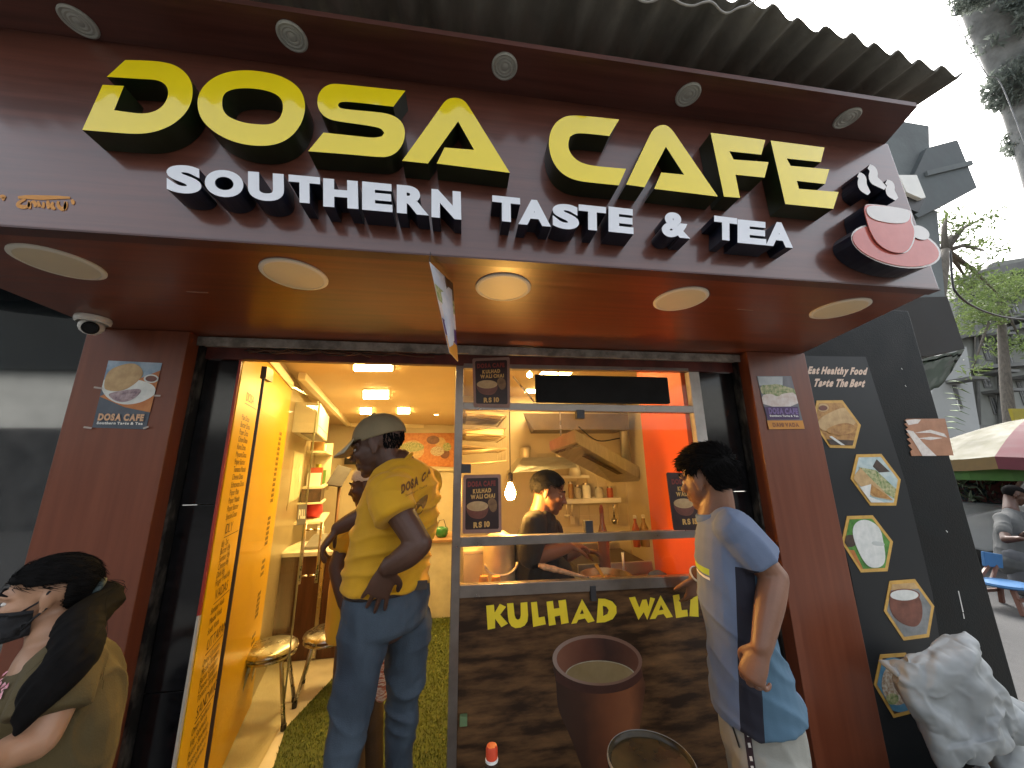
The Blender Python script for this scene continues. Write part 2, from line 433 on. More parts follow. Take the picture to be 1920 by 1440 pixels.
A_ = [(1680,371),(1703,366),(1727,369),(1748,384),(1765,410),(1912,648),(1638,613),(1667,553),(1778,562),(1718,455),(1605,613),(1508,603),(1648,408),(1664,384)]
C_ = [(402,448),(300,437),(230,432),(196,437),(166,457),(146,488),(137,528),(142,575),(158,616),(184,648),(220,670),(262,681),(330,688),(400,695),(428,633),(310,623),(262,612),(232,592),(214,565),(210,537),(218,512),(240,499),(285,501),(365,510)]
A2 = [(540,476),(563,467),(583,471),(600,486),(618,512),(772,737),(533,708),(560,647),(645,655),(577,550),(497,702),(428,692),(515,510),(526,490)]
F_ = [(745,498),(850,511),(950,525),(935,580),(815,567),(831,598),(962,608),(947,666),(838,655),(855,742),(795,737)]
E_ = [(970,527),(1070,540),(1172,553),(1158,608),(1030,594),(1045,622),(1190,635),(1174,690),(1068,678),(1076,708),(1225,720),(1205,783),(1025,765)]
ACRY = M('yellow_acrylic', (.88,.68,.008), .13, var=.03, spec=.3, coat=1.0, coatr=.012, coat_ior=1.42)
SIDE_G = M('letter_side_dark_green', (.012,.018,.006), .3, var=.3)
LD = .062
sign = empty('sign_lettering', (0, YF-.03, 2.33), 'large yellow raised letters DOSA CAFE on the brown sign board', 'sign lettering')
for loops in ([zoomA(D_)], [zoomA(O_), zoomA(Oi)], [zoomA(S_)], [zoomA(A_)], [zoomB(C_)], [zoomB(A2)], [zoomB(F_)], [zoomB(E_)]):
    ppoly('letter', [round_loop(l) for l in loops], YF-LD, [ACRY, SIDE_G], sign, y_back=YF-.001)
# tag line
WACR = M('white_acrylic', (.74,.76,.80), .2, var=.03, coat=.3)
SIDE_B = M('letter_side_navy', (.008,.011,.022), .3, var=.3)
tagl = empty('tagline_lettering', (0, YF-.03, 2.24), 'white raised letters SOUTHERN TASTE & TEA below the yellow letters', 'sign lettering')
TL = [('S',311,378,308,364),('O',383,457,317,371),('U',464,533,322,378),('T',540,601,328,382),('H',605,672,335,391),('E',678,736,341,397),('R',743,804,347,403),('N',808,865,355,411),
      ('T',922,976,367,417),('A',971,1033,373,424),('S',1035,1086,381,431),('T',1084,1137,384,433),('E',1140,1188,388,438),('&',1240,1294,397,447),('T',1338,1383,405,452),('E',1382,1437,412,459),('A',1435,1487,415,464)]
for ch, a, b, c, d in TL:
    gv, gf = GL[(1, ch)]
    lx, hx = min(p[0] for p in gv), max(p[0] for p in gv); ly, hy = min(p[1] for p in gv), max(p[1] for p in gv)
    yy = YF-LD
    # the box leans a little with the line of the lettering
    P00, P10, P01 = U(a+1, d-4, y=yy), U(b, d+1, y=yy), U(a+1, c-1, y=yy)
    ex, ey = P10-P00, P01-P00
    def fm(u, w, dd): return P00+ex*((u-lx)/(hx-lx))+ey*((w-ly)/(hy-ly))+Vector((0, dd, 0))
    vv, ff, mi = solid2(gv, gf, fm, 0, LD-.001)
    mk('letter', vv, ff, [WACR, SIDE_B], tagl, fmi=mi)
# cup emblem
CUP = M('cup_red_acrylic', (.50,.10,.075), .16, col2=(.62,.17,.13), nscale=5, coat=.4, coatr=.04)
CUPW = M('cup_white_acrylic', (.70,.66,.62), .2, var=.05, coat=.3)
emb = empty('cup_emblem', tuple(U(1690, 470, y=YF-.02)), 'red and white teacup emblem with three wisps of steam on the sign', 'emblem')
def ell(cx, cy, a, b, rot=0, n=32, t0=0, t1=360):
    o = []
    for i in range(n):
        t = R(t0+(t1-t0)*i/n); x, y = a*math.cos(t), b*math.sin(t)
        o.append((cx+x*math.cos(rot)-y*math.sin(rot), cy+x*math.sin(rot)+y*math.cos(rot)))
    return o
sau = zoomB(ell(1440, 922, 165, 70, R(13)))
sau_o = zoomB(ell(1440, 922, 172, 77, R(13)))
ppoly('saucer_rim', [sau_o], YF-LD, [CUPW, SIDE_B], emb, y_back=YF-.001)
ppoly('saucer', [sau], YF-LD-.003, CUP, emb, th=.0025)
cup = zoomB(smooth_loop([(1318,775),(1340,764),(1480,785),(1497,800),(1494,830),(1510,860),(1505,905),(1478,950),(1420,945),(1372,915),(1345,870),(1332,830)], 2))
cup_o = [(1658+(a-1658)*1.035+.8, 428+(b-428)*1.02) for a, b in cup]
ppoly('cup_rim', [cup_o], YF-LD-.006, [CUPW, SIDE_B], emb, y_back=YF-.002)
ppoly('cup_body', [cup], YF-LD-.009, CUP, emb, th=.0025)
ppoly('tea', [zoomB(smooth_loop([(1325,768),(1410,774),(1482,786),(1497,802),(1486,836),(1420,838),(1338,818)], 2))], YF-LD-.0115, CUPW, emb, th=.002)
ppoly('handle', [zoomB(ell(1530, 872, 38, 24, R(25)))], YF-LD-.0062, [CUPW, SIDE_B], emb, y_back=YF-.0015)
def stroke(pts, w):
    "outline of a tapering brush stroke"
    pts = smooth_loop(pts, 2, False); L = []; Rr = []
    for i, p in enumerate(pts):
        a, b = pts[max(i-1, 0)], pts[min(i+1, len(pts)-1)]; dx, dy = b[0]-a[0], b[1]-a[1]; l = math.hypot(dx, dy) or 1
        t = i/(len(pts)-1); ww = w*(.25+.75*math.sin(math.pi*min(1, .12+t*.80)))/2
        L.append((p[0]-dy/l*ww, p[1]+dx/l*ww)); Rr.append((p[0]+dy/l*ww, p[1]-dx/l*ww))
    return L+Rr[::-1]
for st in ([(1288,650),(1315,662),(1312,695),(1328,715),(1346,733)], [(1326,616),(1358,636),(1352,672),(1380,690),(1412,716)], [(1392,676),(1422,690),(1416,718),(1432,735),(1450,754)]):
    ppoly('steam_wisp', [zoomB(stroke(st, 34))], YF-LD*.9, [CUPW, SIDE_B], emb, y_back=YF-.001)
# painted lettering at the far left of the board (Bengali)
beng = MB()
def bst(l, w):
    lo_ = [[(lambda p: (p.x, p.z))(U(a/2, b/2, y=YF-.0012)) for a, b in stroke(l, w)]]
    v2, f2 = tess(lo_); vv, ff, _ = solid2(v2, f2, lambda a, b, d: Vector((a, YF-.0012, b)), 0); beng.add(vv, ff)
bst([(50,742),(95,738),(150,741),(215,740),(292,742)], 17)
for l in ([(108,742),(75,755),(62,770),(90,778),(112,770),(104,752)], [(108,742),(110,770),(112,792)], [(110,760),(128,756),(134,770),(122,778)], [(140,745),(146,768),(150,790),(165,770),(160,750)], [(178,742),(180,768),(184,792)], [(205,752),(192,768),(200,784),(212,776)],
          [(222,744),(214,770),(235,788),(246,770),(240,748)], [(250,744),(246,775),(240,795)], [(262,744),(276,758),(268,772)], [(-6,738),(10,736),(28,742)], [(8,738),(12,746),(6,752)]):
    bst(l, 15)
o = beng.build('painted_lettering', INK_O); tag(o, 'small ochre Bengali lettering painted at the far end of the sign board', 'lettering')

# ================================================================ LIGHTS IN SOFFIT AND CANOPY (unlit)
DIFF = M('panel_light_diffuser', (.55,.50,.36), .45, var=.04)
RIM = M('panel_light_rim', (.62,.60,.52), .4, var=.05)
names = ['at the far left end', 'second from the left', 'in the middle beside the hanging sign', 'second from the right', 'at the right end']
SPX = [(112, 492.5), (553, 515), (943.5, 539), (1275.5, 560.5), (1573.5, 578.5)]
for (px, py), nm in zip(SPX, names):
    c = U(px, py, z=ZS); t = empty('panel_light', c, 'round white panel light set in the brown soffit, '+nm, 'ceiling light', 'round panel lights in the soffit')
    MB().lathe([(.094,0),(.094,-.004),(.088,-.007),(.082,-.007),(.082,0)], c, 40, (0,0,1)).build('rim', RIM, t, auto=.6)
    MB().lathe([(.0815,-.0005),(.0815,-.006),(.06,-.0066),(.0,-.0068)], c, 40).build('diffuser', DIFF, t, auto=.6)
SP2 = M('spot_light_face', (.34,.34,.30), .4, var=.08)
names = ['above the letter D', 'above the letter S', 'above the gap between the two words', 'above the letters AF', 'above the cup at the right end']
for (px, py), nm in zip([(148, 40), (548, 68), (946, 124), (1290, 177), (1588, 221)], names):
    c = pz(px, py); t = empty('spot_light', c, 'small round ribbed spotlight in the canopy '+nm, 'spotlight', 'small round spotlights in the canopy')
    MB().lathe([(.040,0),(.040,-.004),(.036,-.007),(.031,-.005),(.031,0)], c, 32).build('rim', SP2, t, auto=.6)
    MB().lathe([(.0305,-.0005),(.0305,-.004),(.026,-.0055),(.022,-.0035),(.017,-.0055),(.012,-.0035),(.007,-.006),(0,-.006)], c, 32).build('lens', SP2, t, auto=.6)

# ================================================================ CCTV CAMERA
c = U(176, 596, z=ZS-.001); cc = empty('security_camera', c, 'white dome security camera under the left end of the soffit', 'security camera')
MB().lathe([(.050,0),(.052,-.008),(.050,-.020),(.044,-.024)], c, 28).build('base', PLASTIC_W, cc, auto=.6)
d = (CAMP-c).normalized(); hc = c+Vector((0,0,-.036))
MB().lathe([(0,.036),(.018,.033),(.03,.022),(.036,.006),(.036,-.008),(.03,-.02),(.018,-.03),(0,-.034)], hc, 24, (0,0,1)).build('dome', PLASTIC_W, cc, True)
dd = Vector((.58,-.70,-.42)).normalized()
MB().lathe([(.024,.024),(.024,.041),(.020,.043),(.019,.0395),(0,.039)], hc, 20, dd).build('lens', M('dark_lens', (.006,.006,.007), .35, spec=.2), cc, auto=.6)
# ================================================================ BLACK SIDE WALL, BANNER, POSTERS
YW = -.08
XW = 2.70
bw = box('side_wall', (PR1+.002, YW, 0), (XW, .5, 2.46), BLACK_MATT, None, bevel=.006)
tag(bw, 'black painted side wall right of the brown pillar', 'wall')
mb = MB()                                   # scuffs where the paint is scraped off
for a, b, c, d, w in ((1797,1108,1806,1148,3.4),(1806,1150,1808,1160,3),(1774,995,1777,998,3),(1690,690,1692,693,2),(1697,722,1699,725,2)):
    mb.beam(U(a,b,y=YW-.0006), U(c,d,y=YW-.0006), .0015*w, .001, (0,1,0))
mb.build('paint_scrape', WHITE, bw)
YB = YW-.004
PANEL = M('charcoal_vinyl', (.011,.0135,.016), .45, spec=.35, var=.08, nscale=3)
ban = empty('food_banner', (2.1, YB, .2), 'charcoal food banner with five gold hexagon pictures on the black wall', 'banner')
bx = lambda px, py: U(px, py, y=YB)
ppoly('vinyl_sheet', [[(1497,667),(1623,669),(1700,911),(1748,1111),(1800,1440),(1812,1520),(1684,1520),(1665,1440),(1594,1070)]], YB, PANEL, ban, th=.003)
GOLD = M('gold_print_edge', (.62,.36,.08), .4, var=.12, nscale=30)
z3 = lambda l: [(1380+a/3.43, 660+b/3.43) for a, b in l]
z4 = lambda l: [(1560+a/3.79, 1060+b/3.79) for a, b in l]
def shrink(l, k):
    cx = sum(p[0] for p in l)/len(l); cy = sum(p[1] for p in l)/len(l)
    return [(cx+(p[0]-cx)*k, cy+(p[1]-cy)*k) for p in l]
def Pm(name, a, b, s=30, **k): return M('print_'+name, a, .42, col2=b, nscale=s, **k)
def clip(l, hexa):
    "keep outline l inside the convex outline hexa (Sutherland-Hodgman)"
    ar = sum(hexa[i][0]*hexa[(i+1) % len(hexa)][1]-hexa[(i+1) % len(hexa)][0]*hexa[i][1] for i in range(len(hexa)))
    H = hexa if ar > 0 else hexa[::-1]
    for i in range(len(H)):
        a, b = H[i], H[(i+1) % len(H)]; o = []
        side = lambda p: (b[0]-a[0])*(p[1]-a[1])-(b[1]-a[1])*(p[0]-a[0])
        for j in range(len(l)):
            p, q = l[j-1], l[j]; sp, sq = side(p), side(q)
            if (sp >= 0) != (sq >= 0):
                t = sp/(sp-sq); o.append((p[0]+(q[0]-p[0])*t, p[1]+(q[1]-p[1])*t))
            if sq >= 0: o.append(q)
        l = o
        if not l: return None
    return l
def picture(hexa, layers, label):
    h = ppoly('hexagon_picture', [hexa], YB-.0026, GOLD, ban, th=.0025); h['label'] = label
    inner = shrink(hexa, .88)
    for i, (nm, l, m) in enumerate([('picture_ground', inner, layers[0][1])]+[(n_, l_, m_) for n_, (l_, m_) in [(x[0], x[1:]) for x in layers[1:]]]):
        l = clip(l, inner) if i else l
        if l and len(l) > 2: ppoly(nm, [l], YB-.0034-.0008*i, m, h, th=.0007)
FOOD_BROWN = Pm('dosa_brown', (.30,.13,.03), (.55,.30,.09), 26); DARKP = Pm('dark_plate', (.03,.02,.015), (.09,.05,.03), 20)
GREEN_P = Pm('leaf_green', (.03,.14,.02), (.12,.33,.05), 24); WHITE_P = Pm('idli_white', (.62,.64,.60), (.78,.78,.74), 26)
TAN_P = Pm('tan', (.45,.28,.12), (.62,.42,.20), 22); BLUE_P = Pm('plate_blue', (.06,.20,.32), (.15,.33,.45), 18); CLAY_P = Pm('clay', (.12,.035,.02), (.24,.08,.05), 14)
RICE_P = Pm('rice_mix', (.30,.16,.08), (.66,.62,.50), 60); GREY_P = Pm('grey_ground', (.16,.17,.17), (.30,.31,.31), 12); SALAD = Pm('salad', (.10,.20,.04), (.58,.52,.30), 55)
ORG_P = Pm('orange', (.45,.14,.03), (.58,.22,.06), 20)
picture(z3([(520,312),(685,310),(803,470),(765,620),(605,615),(490,450)]),
 [('g', FOOD_BROWN), ('sauce_bowl', z3(ell(560,358,38,26)), TAN_P), ('sauce', z3(ell(560,360,28,17)), CLAY_P), ('dosa', z3(smooth_loop([(510,440),(640,370),(720,350),(790,460),(700,490),(560,520)], 2)), TAN_P), ('dosa_fold', z3(smooth_loop([(560,500),(690,450),(770,470),(760,520),(640,540)], 2)), FOOD_BROWN), ('table', z3([(560,560),(800,570),(780,640),(600,640)]), DARKP), ('fork', z3([(600,545),(616,540),(720,612),(708,620)]), WHITE_P)],
 'hexagon picture of a folded brown dosa, topmost of the five')
picture(z3([(775,658),(935,655),(1060,820),(1030,988),(865,988),(738,815)]),
 [('g', Pm('pale_blue', (.35,.48,.50), (.58,.66,.64), 18)), ('chutney_bowl', z3([(880,735),(905,690),(990,770),(920,775)]), DARKP), ('wrap', z3([(790,740),(900,760),(1050,900),(1030,950),(900,870)]), SALAD), ('bread', z3([(745,815),(800,745),(1010,955),(880,930)]), TAN_P), ('toast', z3([(870,850),(1010,950),(900,930),(860,900)]), FOOD_BROWN), ('napkin', z3([(795,870),(870,850),(860,930),(1000,985),(860,985)]), WHITE_P)],
 'hexagon picture of sandwiches on a pale plate')
picture(z3([(715,1055),(880,1050),(1010,1220),(975,1410),(805,1418),(680,1225)]),
 [('g', GREEN_P), ('tray', z3([(690,1270),(760,1275),(820,1400),(760,1400)]), ORG_P), ('bowl', z3(ell(735,1215,45,40)), DARKP), ('idli', z3(smooth_loop([(745,1140),(780,1085),(850,1075),(930,1130),(950,1230),(965,1330),(940,1385),(860,1390),(810,1330),(765,1230)], 2)), WHITE_P), ('idli_edge', z3(smooth_loop([(870,1215),(950,1222),(960,1250),(880,1245)], 2)), Pm('idli_grey', (.5,.53,.5), (.6,.62,.6), 20))],
 'hexagon picture of white idli on a green leaf')
picture(z4([(410,112),(590,98),(727,290),(690,510),(510,535),(370,325)]),
 [('g', GREY_P), ('wall_strip', z4([(360,90),(640,90),(640,165),(360,180)]), TAN_P), ('clay_cup', z4(smooth_loop([(405,215),(415,330),(470,400),(560,440),(620,430),(650,340),(625,210),(520,180)], 2)), CLAY_P), ('rim', z4(ell(514,212,112,46)), CLAY_P), ('milk', z4(ell(514,212,100,38)), WHITE_P)],
 'hexagon picture of a clay cup of milk')
picture(z4([(345,635),(525,622),(650,810),(615,1040),(440,1085),(300,850)]),
 [('g', DARKP), ('plate', z4(ell(460,850,150,200, R(-20))), BLUE_P), ('rice', z4(smooth_loop([(360,760),(430,690),(560,730),(600,830),(560,960),(440,1010),(350,900)], 2)), RICE_P), ('salad', z4(ell(460,720,50,36)), SALAD), ('salad', z4(ell(430,950,45,40)), SALAD)],
 'hexagon picture of a rice dish on a blue plate, partly behind the sacks')
CREAM_INK = M('cream_print', (.70,.52,.40), .5, var=.06)
mb = MB()
for s, a, b, c in (('Eat Healthy Food', (1514,700), (1624,702), (1516,688)), ('Taste The Best', (1524,724), (1620,725), (1527,711))):
    text_on(mb, s, U(*a, y=YB-.0005), U(*b, y=YB-.0005), U(*c, y=YB-.0005), bold=1, shear=.18, track=.06)
mb.build('lettering', CREAM_INK, ban)
# brush-stroke sign further right
bs = empty('brush_sign', tuple(U(1745, 855, y=YB)), 'terracotta sign with white brush strokes on the far end of the black wall', 'sign')
TERRA = Pm('terracotta', (.34,.15,.075), (.46,.22,.12), 10); SWASH = Pm('white_swash', (.62,.55,.5), (.78,.72,.66), 40)
rag = [(1100,430),(1345,428),(1400,665),(1130,668),(1122,640),(1136,628),(1110,600),(1128,590),(1100,560),(1122,552),(1096,525),(1115,520),(1092,495),(1108,488),(1084,462),(1104,455),(1086,440)]
ppoly('sign_face', [z3(rag)], YB, TERRA, bs, th=.003)
for l in ([(1095,500),(1140,510),(1200,580),(1290,668),(1200,668),(1160,600)], [(1090,440),(1150,432),(1190,434),(1170,460),(1110,470)], [(1150,520),(1250,500),(1340,525),(1358,550),(1250,520)], [(1170,555),(1250,545),(1330,553),(1250,566)]):
    ppoly('brush_stroke', [z3(l)], YB-.001, SWASH, bs, th=.0009)

# ---- posters on the pillars
def poster(name, corners, y, label, ground, layers, texts, th=.0015, cat='poster'):
    t = empty(name, tuple(U(*corners[0], y=y)), label, cat)
    ppoly('sheet', [corners], y, ground, t, th=th)
    for i, (nm, l, m) in enumerate(layers):
        l = clip(l, corners)
        if l and len(l) > 2: ppoly(nm, [l], y-.0006*(i+1), m, t, th=.0005)
    k = y-.0006*(len(layers)+1)-.0003
    by = {}
    for s, a, b, c, m, bold in texts:
        mb = by.setdefault(m.name, (MB(), m))[0]
        text_on(mb, s, U(*a, y=k), U(*b, y=k), U(*c, y=k), bold=bold)
    for mb, m in by.values(): mb.build('lettering', m, t)
    return t
zp = lambda l: [(a/3, 480+b/3) for a, b in l]
SKYB = Pm('poster_blue', (.16,.27,.40), (.42,.52,.60), 12); SLATE = Pm('poster_slate', (.06,.075,.10), (.10,.12,.15), 9)
t = poster('plate_poster', zp([(610,588),(912,602),(820,975),(518,965)]), YP-.002, 'poster of a dosa plate lettered DOSA CAFE on the left pillar', SLATE,
  [('blue_ground', zp([(600,580),(915,595),(880,740),(560,720)]), SKYB), ('orange_cloth', zp([(560,790),(760,700),(910,640),(845,880),(700,850)]), ORG_P),
   ('plate', zp(smooth_loop([(565,740),(600,800),(680,838),(780,830),(860,790),(880,760),(860,720),(760,690),(620,680),(575,700)], 2)), WHITE_P),
   ('dosa', zp(smooth_loop([(580,740),(600,650),(680,610),(770,600),(815,660),(760,720),(690,760),(610,760)], 2)), TAN_P),
   ('stew', zp(smooth_loop([(600,780),(640,765),(700,755),(780,745),(800,760),(740,815),(660,825)], 2)), Pm('stew', (.20,.13,.16), (.55,.42,.42), 40)),
   ('sauce_bowl', zp(ell(850,690,42,24)), WHITE_P), ('sauce', zp(ell(850,690,32,17)), CLAY_P)],
  [('DOSA CAFE', (548/3,480+922/3), (806/3,480+926/3), (556/3,480+888/3), M('peach_print', (.70,.42,.24), .5, var=.1), 1), ('Southern Taste & Tea', (543/3,480+945/3), (802/3,480+949/3), (546/3,480+932/3), INK_W, 1)])
mb = MB()
for a, b in (((528,738),(575,745)), ((865,785),(902,786)), ((470,962),(515,968)), ((805,970),(835,960))):
    mb.beam(U(a[0]/3,480+a[1]/3,y=YP-.0075), U(b[0]/3,480+b[1]/3,y=YP-.0075), .007, .0006, (0,1,0))
mb.build('sticky_tape', M('clear_tape', (.45,.38,.33), .25), t)
PURP = Pm('purple_band', (.05,.02,.09), (.08,.035,.13), 10)
poster('vada_poster', [(1419,705),(1483.5,705),(1509,804),(1442,805)], YP-.002, 'poster of dahi vada with purple band and ochre strip on the right pillar', Pm('poster_grey', (.10,.10,.12), (.20,.20,.22), 9),
  [('bowl', z3([(140,158),(300,158),(300,215),(150,215)]), Pm('bowl_grey', (.38,.42,.44), (.55,.58,.58), 14)), ('garnish', z3(smooth_loop([(150,215),(220,210),(270,205),(330,225),(385,240),(395,280),(300,290),(170,280)], 1)), SALAD),
   ('curd', z3(smooth_loop([(160,280),(220,265),(270,290),(300,265),(390,260),(408,350),(180,352)], 1)), Pm('curd', (.60,.48,.42), (.74,.68,.64), 30)), ('purple_band', z3([(183,352),(398,352),(410,432),(205,434)]), PURP), ('name_strip', z3([(200,440),(430,440),(442,495),(212,497)]), INK_O)],
  [('DOSA CAFE', z3([(212,395)])[0], z3([(400,398)])[0], z3([(208,362)])[0], M('lilac_print', (.20,.13,.33), .5, var=.1), 1), ('Southern Taste & Tea', z3([(218,415)])[0], z3([(402,417)])[0], z3([(216,404)])[0], INK_W, 1), ('DAHI VADA', z3([(238,480)])[0], z3([(408,480)])[0], z3([(233,457)])[0], INK_BROWN, 1)])

# ---- card hanging from the soffit, turned almost edge-on
ha = empty('hanging_card', tuple(U(804,489,y=-.835)), 'printed picture card hanging edge-on from the soffit above the door', 'hanging sign')
Ah, Bh, Ch, Dh = U(805,491,y=-.83), U(848,532,y=-.66), U(858,678,y=-.66), U(842,660,y=-.78)
def hq(u, v): return (Ah*(1-u)+Bh*u)*(1-v)+(Dh*(1-u)+Ch*u)*v
hn = (Bh-Ah).cross(Dh-Ah).normalized()
if hn.dot(CAMP-Ah) < 0: hn = -hn
def hband(nm, v0, v1, m, lift, u0=0, u1=1):
    c = [hq(u0,v0), hq(u1,v0), hq(u1,v1), hq(u0,v1)]
    MB().hexa([p+hn*lift for p in c], [p+hn*(lift+.0008) for p in c]).build(nm, m, ha)
hband('sheet', 0, 1, Pm('card_pale', (.45,.50,.58), (.68,.68,.68), 14), 0)
hband('dark_corner', .0, .30, DARKP, .0012, .62, 1); hband('food', .24, .42, SALAD, .0012); hband('curd', .42, .60, Pm('curd', 0, 0), .0012)
hband('purple_band', .62, .80, PURP, .0012); hband('name_strip', .81, 1, INK_O, .0012)
mb = MB(); mb.tube([Ah+Vector((0,0,.001)), Ah+Vector((.002,.004,ZS-Ah.z))], .0012, 6); mb.tube([Bh, Vector((Bh.x, Bh.y, ZS))], .0012, 6); mb.build('string', INK_K, ha)

# ================================================================ KITCHEN FRONT: metal frame with panes
kf = empty('kitchen_window_frame', (.6, 0, FZ), 'grey metal frame with glass panes in front of the kitchen', 'window frame')
XL0, XL1 = U(845.5,1087,y=0).x, U(862,1087,y=0).x
XR0, XR1 = U(1290,688,y=0).x, U(1309,688,y=0).x
ALU = M('dull_aluminium', (.26,.225,.20), .34, metal=.85, var=.10, nscale=5, stretch=(3,3,3), rvar=.2)
box('post', (XL0,0,FZ-.003), (XL1,.04,2.06), ALU, kf, bevel=.002); box('post', (XR0,0,FZ-.003), (XR1,.04,2.06), M('pale_post', (.50,.47,.43), .5, metal=.2, var=.2), kf, bevel=.002)
def bar(p0, p1, p2, p3, nm='bar'):
    "slightly tilting bar from px corners: left top, right top, right bottom, left bottom"
    a, b, c, d = [U(*p, y=-.001) for p in (p0, p1, p2, p3)]
    k = lambda p, y, x: Vector((x, y, p.z))
    m = MB(); m.hexa([k(d,-.001,XL1), k(c,-.001,XR0), k(c,.036,XR0), k(d,.036,XL1)], [k(a,-.001,XL1), k(b,-.001,XR0), k(b,.036,XR0), k(a,.036,XL1)])
    return m.build(nm, ALU, kf, bevel=.0015)
bar((862,681),(1290,690),(1290,696),(862,690)); bar((862,754),(1290,761),(1290,774),(862,768)); bar((862,1008),(1290,994.5),(1290,1009),(862,1026)); bar((862,1098),(1290,1081),(1290,1100),(862,1122))
PANE = glass('window_glass', (.98,.97,.94), .02)
def zz(px, py): return U(px, py, y=.02).z
for a, b in ((692, 756), (770, 1000), (1012, 1090)):
    z1 = zz(1075, a)+.006; z0 = zz(1075, b)-.012
    box('pane', (XL1-.004,.018,z0), (XR0+.004,.022,z1), PANE, kf)
for px, py, qx, qy in ((1081,768,1097,785), (1097,977,1113,999), (865,870,883,887), (1107,1100,1119,1127)):
    p, q = U(px, py, y=-.008), U(qx, qy, y=-.008); box('clamp', (p.x,-.008,q.z), (q.x,.024,p.z), M('clamp_grey', (.06,.06,.065), .45, metal=.5), kf, bevel=.0015)
bp = U(862,1345,y=-.012); bq = U(876,1362,y=-.012)
box('bracket', (bp.x,-.012,bq.z), (bq.x,.01,bp.z), M('green_painted_bracket', (.14,.22,.10), .5), kf, bevel=.002)
# black shade box behind the top pane
bp, bq = U(1004,701,y=-.03), U(1258,757,y=-.03)
tag(box('shade_box', (bp.x,-.03,bq.z), (bq.x,-.003,bp.z), M('black_cloth', (.004,.004,.004), .9), None, bevel=.009), 'black box hanging across the top pane of the kitchen window', 'box')

# ---- printed board below the window
zk = lambda l: [(840+a/3.6, 1040+b/3.6) for a, b in l]
kb = empty('tea_board', (.6, .01, FZ), 'large wood-print board with KULHAD WALI lettering and clay cup picture', 'printed board')
WOODP = M('print_dark_wood', (.028,.013,.006), .42, col2=(.25,.125,.048), nscale=5.5, stretch=(.8,1,3.6), detail=12, lo=.40, hi=.80, spec=.3)
zt_ = U(1075,1104,y=.012).z
box('board', (XL1,.012,FZ), (XR0,.03,zt_+.015), WOODP, kb)
YK = .0112
for nm, loops in (('K', [[(258,345),(310,338),(315,392),(350,332),(392,352),(352,405),(405,465),(360,490),(318,432),(318,496),(268,507)]]),
  ('U', [[(398,330),(441,326),(450,410),(458,432),(472,440),(486,432),(491,410),(490,325),(535,320),(541,410),(536,450),(518,478),(490,492),(455,496),(428,483),(411,455),(405,420)]]),
  ('L', [[(560,322),(600,318),(612,425),(652,418),(660,470),(575,488)]]), ('H', [[(665,318),(708,312),(715,365),(752,360),(745,310),(795,304),(815,460),(765,470),(757,410),(720,418),(728,472),(682,480)]]),
  ('A', [[(905,300),(990,448),(945,460),(925,430),(880,440),(868,462),(832,468)], [(905,368),(918,398),(890,402)]]),
  ('D', [[(1015,297),(1060,298),(1108,315),(1136,348),(1138,395),(1112,435),(1060,456),(1003,460)], [(1045,345),(1070,352),(1085,375),(1076,400),(1048,415)]]),
  ('W', [[(1222,290),(1262,284),(1292,358),(1312,305),(1340,302),(1354,352),(1366,288),(1398,296),(1345,440),(1322,388),(1286,440)]]),
  ('A', [[(1435,275),(1518,420),(1475,428),(1455,400),(1415,408),(1400,432),(1362,436)], [(1438,338),(1455,372),(1424,377)]]),
  ('L', [[(1518,275),(1560,268),(1578,375),(1615,372),(1620,415),(1540,428)]]), ('I', [[(1640,262),(1686,258),(1692,420),(1630,415)]])):
    ppoly('letter', [zk(l) for l in loops], YK, INK_Y, kb, th=.0009)
def ramp_mat(name, axis, stops, rough=.4, nscale=14, namt=.25):
    "printed picture colour running along one object axis"
    m = bpy.data.materials.new(name); m.use_nodes = True; t = m.node_tree; n = t.nodes; l = t.links; p = n['Principled BSDF']
    tc = n.new('ShaderNodeTexCoord'); sp = n.new('ShaderNodeSeparateXYZ'); l.new(tc.outputs['Generated'], sp.inputs[0])
    ns = n.new('ShaderNodeTexNoise'); ns.inputs['Scale'].default_value = nscale; ns.inputs['Detail'].default_value = 5; l.new(tc.outputs['Object'], ns.inputs['Vector'])
    a = n.new('ShaderNodeMath'); a.operation = 'MULTIPLY_ADD'; a.inputs[1].default_value = namt; l.new(ns.outputs['Fac'], a.inputs[0])
    b = n.new('ShaderNodeMath'); b.operation = 'SUBTRACT'; b.inputs[1].default_value = namt/2
    l.new(sp.outputs[axis], b.inputs[0]); l.new(b.outputs[0], a.inputs[2])
    r = n.new('ShaderNodeValToRGB'); e = r.color_ramp.elements
    e[0].position, e[0].color = stops[0][0], (*stops[0][1], 1); e[1].position, e[1].color = stops[-1][0], (*stops[-1][1], 1)
    for s, c in stops[1:-1]: k = e.new(s); k.color = (*c, 1)
    l.new(a.outputs[0], r.inputs[0]); l.new(r.outputs[0], p.inputs['Base Color']); p.inputs['Roughness'].default_value = rough
    return m
potbody = [(706,735),(716,800),(728,850),(732,900),(735,980),(748,1060),(790,1150),(830,1240),(870,1350),(905,1440),(935,1500),(1100,1520),(1240,1480),(1275,1300),(1300,1130),(1325,960),(1335,880),(1312,810),(1308,720)]
potbody = smooth_loop(potbody, 2)
ppoly('cup_lip_shade', [clip(zk(smooth_loop([(690,720),(760,830),(900,870),(1060,875),(1220,840),(1330,740),(1330,810),(1240,905),(1060,945),(880,930),(740,870),(700,800)], 2)), zk(potbody))], YK+.0001, Pm('lip_shade', (.045,.016,.010), (.07,.024,.015), 9), kb, th=.0002)
